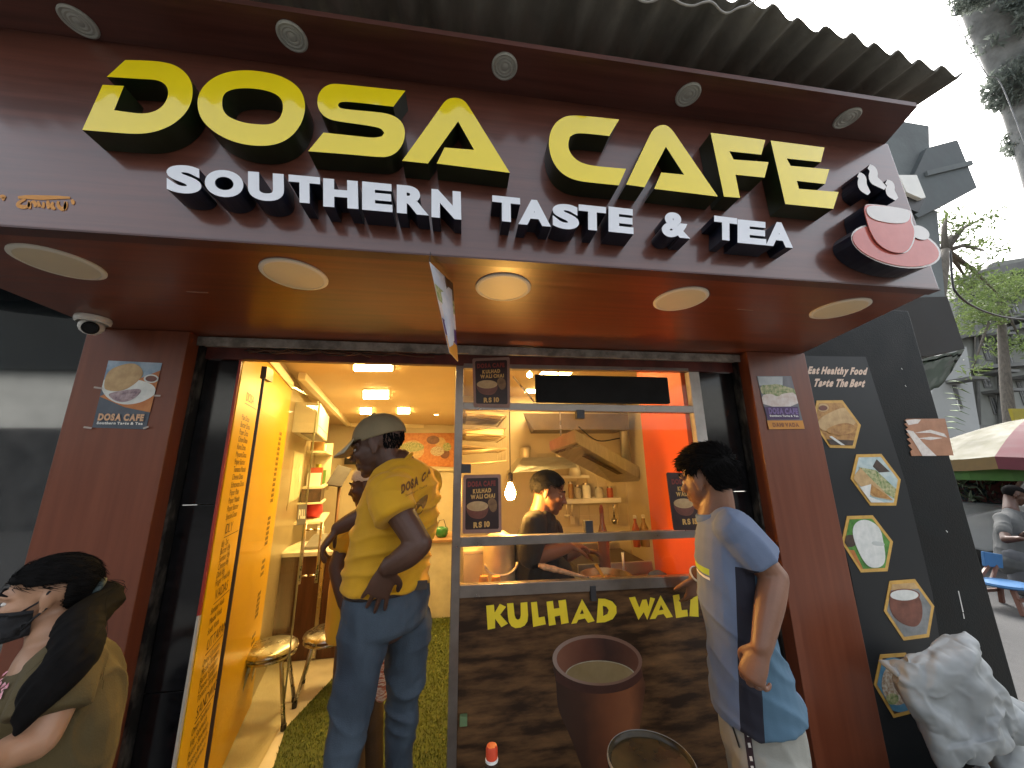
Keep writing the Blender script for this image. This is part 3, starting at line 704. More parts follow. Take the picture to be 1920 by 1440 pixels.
ppoly('clay_cup_picture', [zk(potbody)], YK+.0003, ramp_mat('print_clay_body', 0, [(0,(.034,.014,.007)),(.30,(.052,.019,.009)),(.60,(.18,.056,.020)),(.80,(.24,.082,.032)),(.92,(.14,.05,.022)),(1,(.07,.026,.013))], namt=.18), kb, th=.0006)
ppoly('cup_rim', [zk(ell(1008,712,303,172,R(3),48))], YK, ramp_mat('print_rim', 0, [(0,(.30,.22,.18)),(.5,(.22,.12,.08)),(1,(.19,.10,.07))]), kb, th=.0006)
ppoly('cup_inside', [zk(ell(1010,714,277,152,R(3),48))], YK-.0004, ramp_mat('print_inside', 0, [(0,(.20,.08,.045)),(.35,(.11,.034,.018)),(.62,(.035,.012,.008)),(1,(.12,.045,.025))]), kb, th=.0004)
tea = clip(zk(ell(1030,822,232,102,R(2),48)), zk(ell(1010,714,277,152,R(3),48)))
ppoly('tea_picture', [tea], YK-.0008, Pm('tea', (.21,.145,.06), (.29,.21,.10), 6), kb, th=.0004)
ppoly('froth', [clip(zk(ell(1030,822,240,108,R(2),48)), zk(ell(1010,714,277,152,R(3),48)))], YK-.0006, Pm('froth', (.30,.26,.18), (.42,.40,.32), 20), kb, th=.0002)

# ---- the three tea posters
MAROON_P = Pm('poster_maroon', (.016,.006,.005), (.045,.014,.010), 8); BORDER_P = M('poster_border', (.30,.17,.13), .45, var=.15, nscale=10)
INK_RED = M('dim_red_print', (.22,.03,.02), .5, var=.1); INK_AMB = M('amber_print', (.62,.36,.10), .5, var=.05)
def rrect(c, k=.09):
    o = []
    for i in range(4):
        p, a, b = c[i], c[i-1], c[(i+1) % 4]
        for t in (1, .3): o.append((p[0]+(a[0]-p[0])*k*t, p[1]+(a[1]-p[1])*k*t))
        for t in (.3, 1): o.append((p[0]+(b[0]-p[0])*k*t, p[1]+(b[1]-p[1])*k*t))
    return o
def tea_poster(c, price, label, border=True, y=-.006):
    t = empty('tea_poster', tuple(U(*c[3], y=y)), label, 'poster', 'tea posters on the kitchen window')
    q = lambda u, v: ((c[0][0]*(1-u)+c[1][0]*u)*(1-v)+(c[3][0]*(1-u)+c[2][0]*u)*v, (c[0][1]*(1-u)+c[1][1]*u)*(1-v)+(c[3][1]*(1-u)+c[2][1]*u)*v)
    ppoly('sheet', [rrect(c)], y, BORDER_P if border else MAROON_P, t, th=.002)
    m = .07 if border else 0
    if border: ppoly('dark_ground', [rrect([q(m,m*.8), q(1-m,m*.8), q(1-m,1-m), q(m,1-m)])], y-.0006, MAROON_P, t, th=.0005)
    L = lambda l: [q(*p) for p in l]
    ppoly('cup', [L(smooth_loop([(.08,.54),(.12,.66),(.24,.74),(.5,.76),(.64,.68),(.68,.54),(.5,.48),(.25,.48)], 2))], y-.0010, CLAY_P, t, th=.0003)
    ppoly('tea', [L([(.38+.28*math.cos(a*.3), .535+.085*math.sin(a*.3)) for a in range(21)])], y-.0015, TAN_P, t, th=.0003)
    ppoly('biscuit', [L(smooth_loop([(.62,.46),(.78,.38),(.90,.48),(.88,.62),(.74,.66)], 2))], y-.0010, Pm('biscuit', (.14,.07,.03), (.28,.15,.06), 40), t, th=.0003)
    k = y-.0018
    for s, a, b, cc, mat in (('DOSA CAFE', (.12,.20), (.86,.19), (.12,.12), INK_RED), ('KULHAD', (.26,.315), (.74,.30), (.26,.25), INK_AMB), ('WALI CHAI', (.20,.41), (.84,.395), (.20,.345), INK_AMB), (price, (.28,.90), (.70,.885), (.28,.815), INK_AMB)):
        m_ = MB(); text_on(m_, s, U(*q(*a), y=k), U(*q(*b), y=k), U(*q(*cc), y=k), bold=1); m_.build('lettering', mat, t)
tea_poster([(885.7,672),(955.7,669.4),(956.6,764.6),(888,763)], 'RS 10', 'small tea poster RS 10 above the upper window bar')
tea_poster([(868.7,890.8),(939,889),(940.6,999),(867,1001)], 'RS 10', 'small tea poster RS 10 standing on the middle window bar')
tea_poster([(1249,886),(1317,886),(1330,994),(1263,994)], 'RS 15', 'borderless tea poster RS 15 in front of the orange wall', False)
# ================================================================ INSIDE THE SHOP
CREAM = M('cream_wall', (.62,.54,.40), .5, var=.06, nscale=2.5, bump=.03, bscale=20)
CEILM = M('ceiling_paint', (.55,.42,.26), .6, var=.05, nscale=2)
WX0, WS = MX, -.26                           # the left wall splays outwards as it goes back
def wx(y): return WX0+WS*y
WN = Vector((1, -WS, 0)).normalized()
def UP_(px, py, p0, n):
    d = fw + RT*((px-960)/F) - UP*((py-720)/F); p0 = Vector(p0); n = Vector(n)
    return CAMP + d*((p0-CAMP).dot(n)/d.dot(n))
def UW(px, py): return UP_(px, py, (WX0, 0, 0), WN)
def wp(y, z, off=0): return Vector((wx(y), y, z))+WN*off
CZ = 2.30; YBK = 4.7
def wall(name, a, b, z0, z1, th, m):
    "upright slab from plan point a to b, thickness th to its right"
    a, b = Vector((*a, 0)), Vector((*b, 0)); d = (b-a).normalized(); n = Vector((d.y, -d.x, 0))*th
    mb = MB(); up0, up1 = Vector((0,0,z0)), Vector((0,0,z1))
    mb.hexa([p+up0 for p in (a, b, b+n, a+n)], [p+up1 for p in (a, b, b+n, a+n)])
    o = mb.build(name, m); tag(o, kind='structure'); return o
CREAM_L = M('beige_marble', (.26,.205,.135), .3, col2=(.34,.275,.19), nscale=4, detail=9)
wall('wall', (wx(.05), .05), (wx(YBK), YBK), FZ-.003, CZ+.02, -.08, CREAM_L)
wall('wall', (wx(YBK)-.1, YBK+.001), (.02, YBK+.001), FZ-.003, CZ+.02, -.08, CREAM)
part = box('partition_wall', (XL0+.004, .041, FZ-.003), (XL1-.004, YBK, CZ+.02), CREAM); tag(part, kind='structure')
KY = 2.0
kb_ = box('wall', (XL1, KY, FZ-.003), (1.8, KY+.06, CZ+.02), CREAM); tag(kb_, kind='structure')
ORANGE = M('orange_wall', (.60,.085,.015), .4, var=.06, nscale=3)
ow = box('wall', (KR-.012, .042, FZ-.003), (KR+.03, .53, CZ+.02), ORANGE); tag(ow, kind='structure')
kr = box('wall', (1.76, .53, FZ-.003), (1.80, KY, CZ+.02), CREAM); tag(kr, kind='structure')
kc = box('wall', (KR+.031, .49, FZ-.003), (1.80, .53, CZ+.02), CREAM); tag(kc, kind='structure')
ce = box('ceiling', (-2.6, .062, CZ), (1.85, YBK+.1, CZ+.06), CEILM); tag(ce, kind='structure')
fwl = box('wall', (-2.6, .001, ZS+.002), (1.85, .06, 2.75), CONC); tag(fwl, kind='structure')
# ceiling cove trim: light band round the tray
TRIM = M('cove_trim', (.72,.64,.48), .5, var=.05)
c0, c1, c2_, c3_ = U(567,698,z=CZ), U(653,793,z=CZ), U(795,796,z=CZ), U(745,700,z=CZ)
for a, b in ((c0, c1), (c1, c2_)):
    MB().beam(a+Vector((0,0,-.03)), b+Vector((0,0,-.03)), .05, .058).build('cove_trim', TRIM, ce)
# LED panels and spotlights, lit
LEDM = M('led_panel', (.8,.8,.8), .5, emit=(1,.66,.21), estr=42)
LED_FILL = M('kitchen_fill_glow', (.8,.8,.8), .5, emit=(1,.66,.22), estr=26)  # glow of the added kitchen fill lights
LEDR = M('led_frame', (.75,.72,.65), .4)
for c, nm in (([(665,677),(735,677),(735,693),(665,693)], 'largest, nearest the door'), ([(682,731),(728,731),(728,746),(682,746)], 'second from the door'), ([(676,764),(696,764),(696,775),(676,775)], 'in the far left of the tray'), ([(746,764),(768,764),(768,774),(746,774)], 'in the far right of the tray')):
    q = [U(*p, z=CZ-.002) for p in c]; t = empty('led_panel', sum(q, Vector())/4, 'lit square LED panel in the shop ceiling, '+nm, 'ceiling light', 'lit LED panels in the shop ceiling')
    MB().hexa([p+Vector((0,0,-.012)) for p in q], q).build('diffuser', LEDM, t)
    e = .012; m = (q[0]+q[2])/2; o_ = [m+(p-m)*1.08 for p in q]
    MB().hexa([p+Vector((0,0,-.006)) for p in o_], [p+Vector((0,0,.001)) for p in o_]).build('frame', LEDR, t)
SPOTM = M('spot_glow', (.8,.8,.8), .5, emit=(1,.72,.34), estr=30)
for p, nm in (((608,776), 'over the air conditioner'), ((640,803), 'in the far left corner'), ((818,777), 'near the partition'), ((821,801), 'far back near the partition')):
    c = U(*p, z=CZ); t = empty('ceiling_spot', c, 'tiny lit ceiling spotlight '+nm, 'spotlight', 'tiny lit spotlights in the shop ceiling')
    k = (c-CAMP).length*.006
    MB().lathe([(k*1.5,0),(k*1.5,-.004),(k,-.008),(k*.98,-.003)], c, 20).build('rim', LEDR, t); MB().lathe([(k*.97,-.002),(k*.7,-.006),(0,-.007)], c, 16).build('lens', SPOTM, t)

# ---- menu board
MENU_Y = M('menu_yellow', (.66,.38,.001), .36, var=.05, nscale=2, spec=.15)
menu = empty('menu_board', wp(.6, FZ), 'tall yellow menu board with black lettering inside the doorway', 'menu board')
def wslab(name, y0, y1, z0, z1, o0, o1, m, parent):
    return MB().hexa([wp(y0,z0,o0), wp(y1,z0,o0), wp(y1,z0,o1), wp(y0,z0,o1)], [wp(y0,z1,o0), wp(y1,z1,o0), wp(y1,z1,o1), wp(y0,z1,o1)]).build(name, m, parent)
MY1 = 1.22
wslab('board', .0115, MY1, FZ+.01, 2.17, .002, .012, MENU_Y, menu)
wslab('top_rail', .0115, MY1, 2.175, 2.235, .002, .02, TRIM, menu)
box('edge_trim', (MX-.003,.0,1.00), (MX+.007,.011,2.06), M('red_edge', (.34,.03,.02), .45), menu)
box('edge_trim', (MX-.003,.0,FZ), (MX+.007,.011,.998), M('white_edge', (.55,.50,.42), .5), menu)
def wtext(mbx, s, y, z, h, bold=0):
    _, _, w = text2(s, bold); 
    text_on(mbx, s, wp(y, z, .0128), wp(y+w*h*.82, z, .0128), wp(y, z+h, .0128), bold=bold, nrm=WN)
def zrow(px, py): return UW(px, py).z
SECT = [('DOSA', (458,752), (440,778), (418,970), ['Plain Dosa','Butter Dosa','Paper Dosa','Onion Dosa','Rava Dosa','Mysore Dosa','Paper Butter','Tomato Masala','Cheese Dosa','Schezwan Dosa','Paper Plain','Paper Masala','Paper Butter','Special Dosa']),
        ('IDLY', (415,1002), (404,1024), (395,1097), ['Idly 2pc','Butter Idly','Sambar Idly','Cheese Idly','Dahi Idly','Finger Fried Idly']),
        ('VADAS', (392,1130), (382,1155), (378,1192), ['Sambar Vada','Masala Vada','Soda Vada']),
        ('UTTAPAMS', (375,1228), (367,1255), (357,1322), ['Onion Uttapam','Masala Uttapam','Butter Uttapam','Cheese Uttapam','Tomato Uttapam']),
        ('SANDWICH', (352,1362), (346,1387), (336,1470), ['Onion Sandwich','Veg Sandwich','Butter Sandwich','Cheese Sandwich','Paneer Sandwich'])]
MINK = M('menu_ink', (.035,.014,.003), .5)
dash = MB()
for head, hp, a, b, items in SECT:
    mt = MB(); hd = MB()
    z = zrow(*hp); wtext(hd, head, .13, z, .042, 0); dash.hexa([wp(.13,z-.016,.012), wp(.33,z-.016,.012), wp(.33,z-.016,.0129), wp(.13,z-.016,.0129)], [wp(.13,z-.013,.012), wp(.33,z-.013,.012), wp(.33,z-.013,.0129), wp(.13,z-.013,.0129)])
    za, zb = zrow(*a), zrow(*b)
    for i, s in enumerate(items):
        zz_ = za+(zb-za)*i/(len(items)-1); wtext(mt, s, .11, zz_-.012, .026)
        for k in (0, 1, 2):
            y = .98+.028*k; dash.hexa([wp(y,zz_-.010,.012), wp(y+.018,zz_-.010,.012), wp(y+.018,zz_-.010,.0129), wp(y,zz_-.010,.0129)], [wp(y,zz_+.012,.012), wp(y+.014,zz_+.012,.012), wp(y+.014,zz_+.012,.0129), wp(y,zz_+.012,.0129)])
    hd.build('heading_lettering', MINK, menu); tag(mt.build('item_lettering', MINK, menu), kind='stuff')
o = dash.build('rule_marks', M('menu_ink', 0), menu); tag(o, kind='stuff')

# ---- glass door standing open inwards
H0, H1 = Vector((-.940, .06, 0)), Vector((-1.035, .98, 0))
dn = (H1-H0).normalized(); dnn = Vector((dn.y, -dn.x, 0))
if dnn.x < 0: dnn = -dnn
def dp(s, z, o=0): return H0+dn*s+Vector((0,0,z))+dnn*o
DW = (H1-H0).length
gd = empty('glass_door', dp(0, FZ), 'frameless glass door standing open with steel pull handles and PULL sticker', 'door')
def dslab(name, s0, s1, z0, z1, o0, o1, m, parent=None):
    return MB().hexa([dp(s0,z0,o0), dp(s1,z0,o0), dp(s1,z0,o1), dp(s0,z0,o1)], [dp(s0,z1,o0), dp(s1,z1,o0), dp(s1,z1,o1), dp(s0,z1,o1)]).build(name, m, parent or gd)
dslab('pane', 0, DW, FZ+.012, 2.04, -.005, .005, glass('door_glass', (.92,.92,.85), .05), gd)
dslab('edge_seal', -.004, .002, FZ+.012, 2.04, -.006, .006, M('dark_seal', (.05,.025,.012), .4), gd)
dslab('free_edge', DW, DW+.004, FZ+.012, 2.04, -.005, .005, M('pale_glass_edge', (.40,.42,.30), .2), gd)
dslab('hinge_clamp', -.01, .07, 1.985, 2.045, -.012, .012, M('dark_clamp', (.09,.05,.025), .4, metal=.5), gd)
dslab('hinge_clamp', -.01, .07, FZ+.008, .13, -.012, .012, M('dark_clamp', 0), gd)
q0, q1 = UP_(588,985,H0,dnn), UP_(567,1098,H0,dnn)
s_ = (q0-H0).dot(dn)
for sgn in (1, -1):
    h = MB().tube([dp(s_, q0.z+.02, sgn*.055), dp(s_, q1.z-.02, sgn*.055)], .011, 10).build('pull_handle', STEEL, gd, True)
    for z in (q0.z-.03, q1.z+.03): MB().tube([dp(s_, z, sgn*.006), dp(s_, z, sgn*.046)], .007, 8).build('standoff', STEEL, h, True)
p0, p1, p2, p3 = [UP_(*p, H0, dnn) for p in ((554,985),(571,983),(574,945),(557,946))]
stk = MB().hexa([p+dnn*.0055 for p in (p0,p1,p2,p3)], [p+dnn*.0065 for p in (p0,p1,p2,p3)]).build('pull_sticker', Pm('sticker_grey', (.07,.075,.10), (.10,.11,.14), 9), gd)
mb = MB(); L4 = lambda u, v: (p0*(1-u)+p1*u)*(1-v)+(p3*(1-u)+p2*u)*v+dnn*.0068
text_on(mb, 'PULL', L4(.12,.32), L4(.88,.32), L4(.12,.72), bold=1, nrm=dnn); mb.build('lettering', INK_W, stk)

# ---- air conditioner, shelf, notices on the left wall
ac = empty('air_conditioner', wp(1.9, 1.86), 'white split air conditioner high on the left wall behind the glass door', 'air conditioner')
wslab('body', 1.52, 2.42, 1.87, 2.13, .0, .19, PLASTIC_W, ac); wslab('louvre', 1.55, 2.39, 1.862, 1.869, .06, .17, M('louvre_grey', (.2,.2,.19), .5), ac); wslab('front_line', 1.53, 2.41, 1.935, 1.94, .19, .192, M('louvre_grey', 0), ac)
wslab('side_cap', 2.421, 2.445, 1.865, 2.135, .0, .195, M('cream_plastic', (.62,.58,.48), .4), ac)
sh = empty('wall_shelf', wp(2.9, 1.36), 'small open wall shelf on the left wall with packets', 'shelf')
wslab('shelf_board', 2.5, 3.4, 1.36, 1.38, .0, .2, TRIM, sh); wslab('shelf_board', 2.5, 3.4, 1.74, 1.76, .0, .2, TRIM, sh); wslab('side_board', 3.4, 3.42, 1.3, 1.9, .0, .2, TRIM, sh)
YPK = M('yellow_packet', (.62,.50,.05), .3, col2=(.35,.42,.06), nscale=14)
mb = MB()
for k in range(1):
    a = 2.95
    tag(MB().lathe([(.0,0),(.055,.0),(.075,.06),(.08,.14),(.04,.21),(.05,.24),(0,.235)], wp(a, 1.381, .09), 9, sx=.6).build('snack_packet', YPK, smooth=True), 'yellow crinkled snack packet on the wall shelf', 'packet')
nb = empty('notice_board', wp(1.9, 1.0), 'pale notice with a round emblem on the left wall', 'notice')
wslab('sheet', 1.75, 2.35, 1.28, 1.72, .001, .004, M('notice_cream', (.55,.50,.36), .5, var=.15, nscale=8), nb)
MB().lathe([(.08,0),(.08,.003),(.055,.003),(.055,0)], wp(2.2, 1.52, .0045), 24, WN).build('round_emblem', INK_W, nb)
rb = MB().lathe([(0,0),(.10,.005),(.13,.05),(.12,.12),(.06,.16),(0,.165)], wp(2.55, 1.06, .12), 14, sx=.7).build('red_bag', M('red_plastic', (.50,.04,.05), .35), smooth=True); tag(rb, 'red plastic bag on a low ledge at the left wall', 'bag')
lg = empty('wall_ledge', wp(2.6, 1.03), 'narrow ledge below the red bag on the left wall', 'shelf'); wslab('ledge', 2.2, 3.0, 1.035, 1.055, .0, .26, TRIM, lg)
dkbox = wslab('dark_carton', 2.35, 2.75, 1.23, 1.36, .02, .2, DARKP, None); dkbox.location.z -= 0; tag(dkbox, 'dark carton above the red bag at the left wall', 'carton')
lg2 = wslab('bracket_board', 2.3, 2.8, 1.213, 1.228, .0, .22, TRIM, lg)

# ---- desk
WOODD = M('dark_desk_wood', (.045,.014,.008), .35, col2=(.085,.03,.016), nscale=3, stretch=(10,10,.8))
dk = empty('reception_desk', (-1.22, 2.0, FZ), 'dark wood cash desk with a white top near the stools', 'desk')
box('carcass', (-1.52,1.77,FZ), (-.88,2.25,.84), WOODD, dk, bevel=.003); box('front_strip', (-1.16,1.755,FZ+.01), (-1.13,1.769,.835), STEEL, dk); box('plinth_strip', (-.96,1.757,FZ+.01), (-.93,1.769,.835), WOODD, dk)
box('top', (-1.54,1.74,.842), (-.86,2.28,.875), M('white_laminate', (.68,.64,.56), .25), dk, bevel=.003)
t = empty('billing_tray', (-1.25, 1.92, .876), 'small grey billing machine on the white desk top', 'billing machine')
mb = MB(); mb.hexa([(-1.34,1.84,.876),(-1.18,1.84,.876),(-1.18,2.02,.876),(-1.34,2.02,.876)], [(-1.34,1.84,.90),(-1.18,1.84,.90),(-1.19,2.0,.98),(-1.33,2.0,.98)]); mb.build('body', M('grey_plastic', (.16,.15,.14), .45), t, bevel=.006)
mb = MB(); mb.box((-1.29,1.96,.984), (-1.23,1.97,1.05)); mb.build('paper_roll', INK_W, t)
# ---- stools
def stool(x, y, seat, label):
    t = empty('steel_stool', (x, y, FZ), label, 'stool', 'round steel stools beside the desk')
    c = Vector((x, y, seat))
    MB().lathe([(0,.0),(.13,.0),(.152,-.012),(.158,-.026),(.15,-.034),(.12,-.036)], c, 32).build('seat', STEEL, t, auto=.7)
    pts = [c+Vector((.145*math.cos(a*.2618), .145*math.sin(a*.2618), -.055)) for a in range(25)]
    MB().tube(pts, .009, 8).build('seat_ring', STEEL, t, True)
    for k in range(4):
        a = R(45+90*k+12); r0, r1 = .12, .205
        MB().tube([Vector((x+.05*math.cos(a), y+.05*math.sin(a), seat-.04)), Vector((x+(r0-.02)*math.cos(a), y+(r0-.02)*math.sin(a), seat-.05)), Vector((x+r0*math.cos(a), y+r0*math.sin(a), seat-.08)), Vector((x+r1*math.cos(a), y+r1*math.sin(a), FZ+.016))], .012, 8).build('leg', STEEL, t, True)
        MB().lathe([(0,0),(.015,.0),(.016,.03),(0,.03)], (x+r1*math.cos(a), y+r1*math.sin(a), FZ), 10).build('rubber_foot', INK_K, t)
p = U(615,1180,y=1.32); stool(p.x, p.y, p.z, 'shiny steel stool standing clear in front of the dark desk')
p = U(520,1213,y=1.00); stool(p.x-.06, p.y+.05, p.z, 'steel stool seen through the glass door')

# ---- white counter at the back with a green pot
ct = empty('service_counter', (-.3, 2.5, FZ), 'white service counter with a brown top at the back of the shop', 'counter')
p = U(800,1012,y=2.43)
box('front', (-.42,2.43,FZ), (XL0,2.9,p.z-.03), M('cream_laminate', (.60,.55,.44), .35), ct, bevel=.003); box('top', (-.45,2.39,p.z-.028), (XL0,2.9,p.z), M('brown_worktop', (.30,.17,.09), .35), ct, bevel=.003)
gp = empty('green_pot', (-.26, 2.55, p.z+.001), 'green pot with a wire handle on the service counter', 'pot')
c = U(828,1003,y=2.56); c.z = p.z+.001
MB().lathe([(0,0),(.05,0),(.07,.03),(.072,.08),(.06,.10),(.05,.10),(.05,.02),(0,.02)], c, 20).build('bowl', M('green_enamel', (.03,.16,.05), .2), gp, True)
MB().tube([c+Vector((-.06,0,.08)), c+Vector((-.03,0,.17)), c+Vector((.02,0,.18)), c+Vector((.05,0,.09))], .004, 6).build('wire_handle', INK_K, gp, True)
# ---- back wall: food picture, sign, tablet
fp = empty('food_mural', tuple(U(800,870,y=YBK-.02)), 'orange food mural high on the back wall', 'mural')
ppoly('panel', [[(742,812),(862,812),(862,876),(742,872)]], YBK-.02, ORG_P, fp, th=.015)
for nm, l, m in (('curry', ell(773,838,22,9), SALAD), ('platter', smooth_loop([(748,832),(785,822),(800,850),(770,868),(745,860)], 2), TAN_P), ('snack', ell(812,825,12,8), CLAY_P), ('snack', ell(826,830,10,10), TAN_P), ('snack', ell(820,846,13,9), RICE_P), ('snack', ell(834,850,9,10), CLAY_P), ('snack', ell(829,862,11,8), ORG_P), ('snack', ell(838,838,8,8), SALAD)):
    ppoly(nm, [l], YBK-.0215-.001*random.random(), m, fp, th=.001)
box('rail', (-.75,YBK-.06,U(800,880,y=YBK).z-.03), (XL0,YBK-.001,U(800,880,y=YBK).z), TRIM, fp)
sb = empty('black_sign', tuple(U(672,868,y=4.5)), 'small black hanging sign lettered SOUTHERN at the back', 'sign')
p, q = U(648,838,y=4.5), U(728,870,y=4.5); box('board', (p.x,4.5,q.z), (q.x,4.53,p.z), INK_K, sb)
mb = MB(); text_on(mb, 'SOUTHERN', U(650,859,y=4.497), U(724,859,y=4.497), U(650,851,y=4.497), bold=1, th=.001); mb.build('lettering', CREAM_INK, sb)
box('hanger', ((p.x+q.x)/2-.01,4.51,p.z), ((p.x+q.x)/2+.01,4.52,CZ), INK_K, sb)
tb = empty('wall_screen', tuple(U(638,900,y=3.4)), 'dark tilted screen on a stand in the back left corner', 'screen')
a = [U(634,871,y=3.4), U(660,878,y=3.45), U(641,912,y=3.25), U(611,908,y=3.2)]; nn = (a[1]-a[0]).cross(a[2]-a[0]).normalized()*.025
MB().hexa(a, [p+nn for p in a]).build('screen', M('screen_dark', (.02,.012,.014), .6, var=.2), tb, bevel=.003)
b = (a[0]+a[1]+a[2]+a[3])/4
MB().tube([b+Vector((0,.03,-.02)), Vector((b.x,b.y+.03,FZ))], .022, 10).build('stand', M('brown_pipe', (.20,.10,.05), .4), tb, True)

# ---- loose wires along the lintel
wr = empty('lintel_wires', (-.7, -.01, 2.05), 'tangle of dark loose wires along the lintel above the door', 'wires')
random.seed(3)
for k in range(5):
    pts = []
    for i in range(13):
        t = i/12; px = 462+t*(390-40*k)+random.uniform(-6, 6); py = 657+t*8+random.uniform(-5, 5)
        pts.append(U(px, py, y=-.008-.006*k))
    MB().tube([Vector(p) for p in pts], .003+.001*(k % 3), 6).build('wire', [INK_K, M('brown_cable', (.10,.04,.02), .5), M('pale_cable', 0)][k % 3 if k != 2 else 1], wr, True)

# ---- artificial turf
turf_poly = [(-.90,.05),(-.93,.66),(-1.0,.95),(-.90,1.45),(-.95,2.05),(-.95,2.42),(XL0-.006,2.42),(XL0-.006,.05)]
v2, f2 = tess([turf_poly])
TURFB = M('turf_backing', (.05,.065,.01), .9, var=.3, nscale=40)
v, ff, _ = solid2(v2, f2, lambda a, b, d: Vector((a, b, d)), FZ+.004, FZ-.003)
tb_ = mk('turf_mat', v, ff, TURFB); tag(tb_, 'green artificial turf mat covering the shop floor', 'turf mat')
def inside(x, y, P):
    c = False
    for i in range(len(P)):
        (x1, y1), (x2, y2) = P[i-1], P[i]
        if (y1 > y) != (y2 > y) and x < (x2-x1)*(y-y1)/(y2-y1)+x1: c = not c
    return c
rs = np.random.RandomState(5); v = []; f = []
while len(f) < 26000:
    x, y = rs.uniform(-1.0, 0), .05+2.37*rs.rand()
    if not inside(x, y, turf_poly): continue
    a = rs.rand()*6.28; h = rs.uniform(.009, .018); w = .0022; tx, ty = rs.uniform(-.007, .007, 2); n = len(v)
    v += [(x-w*math.cos(a), y-w*math.sin(a), FZ+.003), (x+w*math.cos(a), y+w*math.sin(a), FZ+.003), (x+tx, y+ty, FZ+.003+h)]; f.append([n, n+1, n+2])
me = bpy.data.meshes.new('turf_grass'); me.from_pydata(v, [], f)
tg = link('turf_grass', me, M('turf_blade', (.07,.09,.012), .6, col2=(.13,.16,.025), nscale=7)); tag(tg, kind='stuff')

def crom_(P, k=5):
    o = []
    for i in range(len(P)-1):
        a, b, c, d = P[max(i-1,0)], P[i], P[i+1], P[min(i+2,len(P)-1)]
        for j in range(k): t = j/k; o.append(.5*((2*b)+(c-a)*t+(2*a-5*b+4*c-d)*t*t+(3*b-a-3*c+d)*t**3))
    return o+[P[-1]]
# ================================================================ KITCHEN
HOODM = M('hood_steel', (.52,.50,.45), .36, metal=.85, var=.12, nscale=6, stretch=(1,6,1))
hd_ = empty('range_hood', tuple(U(1110,880,y=1.1)), 'slanting pale steel range hood hanging over the cooking counter', 'range hood')
a, b, c, d = U(1032,846,y=.75), U(1080,829,y=.85), U(1207,902,y=1.75), U(1147,905,y=1.65)
at, bt = U(1029,828,y=.75), U(1077,805,y=.85)
ct_, dt_ = c+Vector((0,0,.12)), d+Vector((0,0,.12))
MB().hexa([a,b,c,d], [at,bt,ct_,dt_]).build('canopy', HOODM, hd_, bevel=.004)
n = (b-a).cross(d-a).normalized(); n = n if n.z < 0 else -n
lp = lambda u, w: (a*(1-u)+b*u)*(1-w)+(d*(1-u)+c*u)*w+n*.003
MB().hexa([lp(.52,.22), lp(.72,.22), lp(.76,.74), lp(.58,.74)], [p-n*.0025 for p in (lp(.52,.22), lp(.72,.22), lp(.76,.74), lp(.58,.74))]).build('filter_slot', DARKP, hd_)
MB().hexa([lp(.05,.03), lp(.95,.03), lp(.95,.06), lp(.05,.06)], [p-n*.0025 for p in (lp(.05,.03), lp(.95,.03), lp(.95,.06), lp(.05,.06))]).build('lip', STEEL, hd_)
MB().tube([(at+bt)/2+Vector((.02,.1,.0)), Vector((((at+bt)/2).x+.02, ((at+bt)/2).y+.1, CZ))], .006, 6).build('hanger_rod', STEEL, hd_)
MB().tube([(ct_+dt_)/2, Vector((((ct_+dt_)/2).x, ((ct_+dt_)/2).y, CZ))], .05, 12).build('duct', HOODM, hd_, True)
# back duct box
p, q = U(968,858,y=1.7), U(1075,905,y=1.7)
d2 = empty('duct_box', (p.x, 1.7, q.z), 'dull metal exhaust box on the kitchen back wall behind the cook', 'exhaust duct')
mb = MB(); mb.hexa([(p.x-.06,1.55,p.z-.14),(q.x,1.55,p.z-.10),(q.x,KY-.002,p.z-.10),(p.x-.06,KY-.002,p.z-.14)], [(p.x+.06,1.7,p.z),(q.x,1.7,p.z),(q.x,KY-.002,p.z),(p.x+.06,KY-.002,p.z)]); mb.build('box', HOODM, d2, bevel=.004)
p2, q2 = U(1000,775,y=1.6), U(1180,806,y=1.6)
mb = MB(); mb.hexa([(p2.x,1.6,q2.z),(q2.x,1.6,q2.z),(q2.x,KY-.002,q2.z),(p2.x+.05,KY-.002,q2.z)], [(p2.x-.1,1.6,p2.z),(q2.x,1.6,p2.z),(q2.x,KY-.002,p2.z),(p2.x,KY-.002,p2.z)]); mb.build('upper_duct', M('dark_duct', (.20,.15,.10), .5, metal=.4), d2)
KST = M('kitchen_steel', (.68,.60,.46), .42, metal=.55, var=.1, nscale=6)
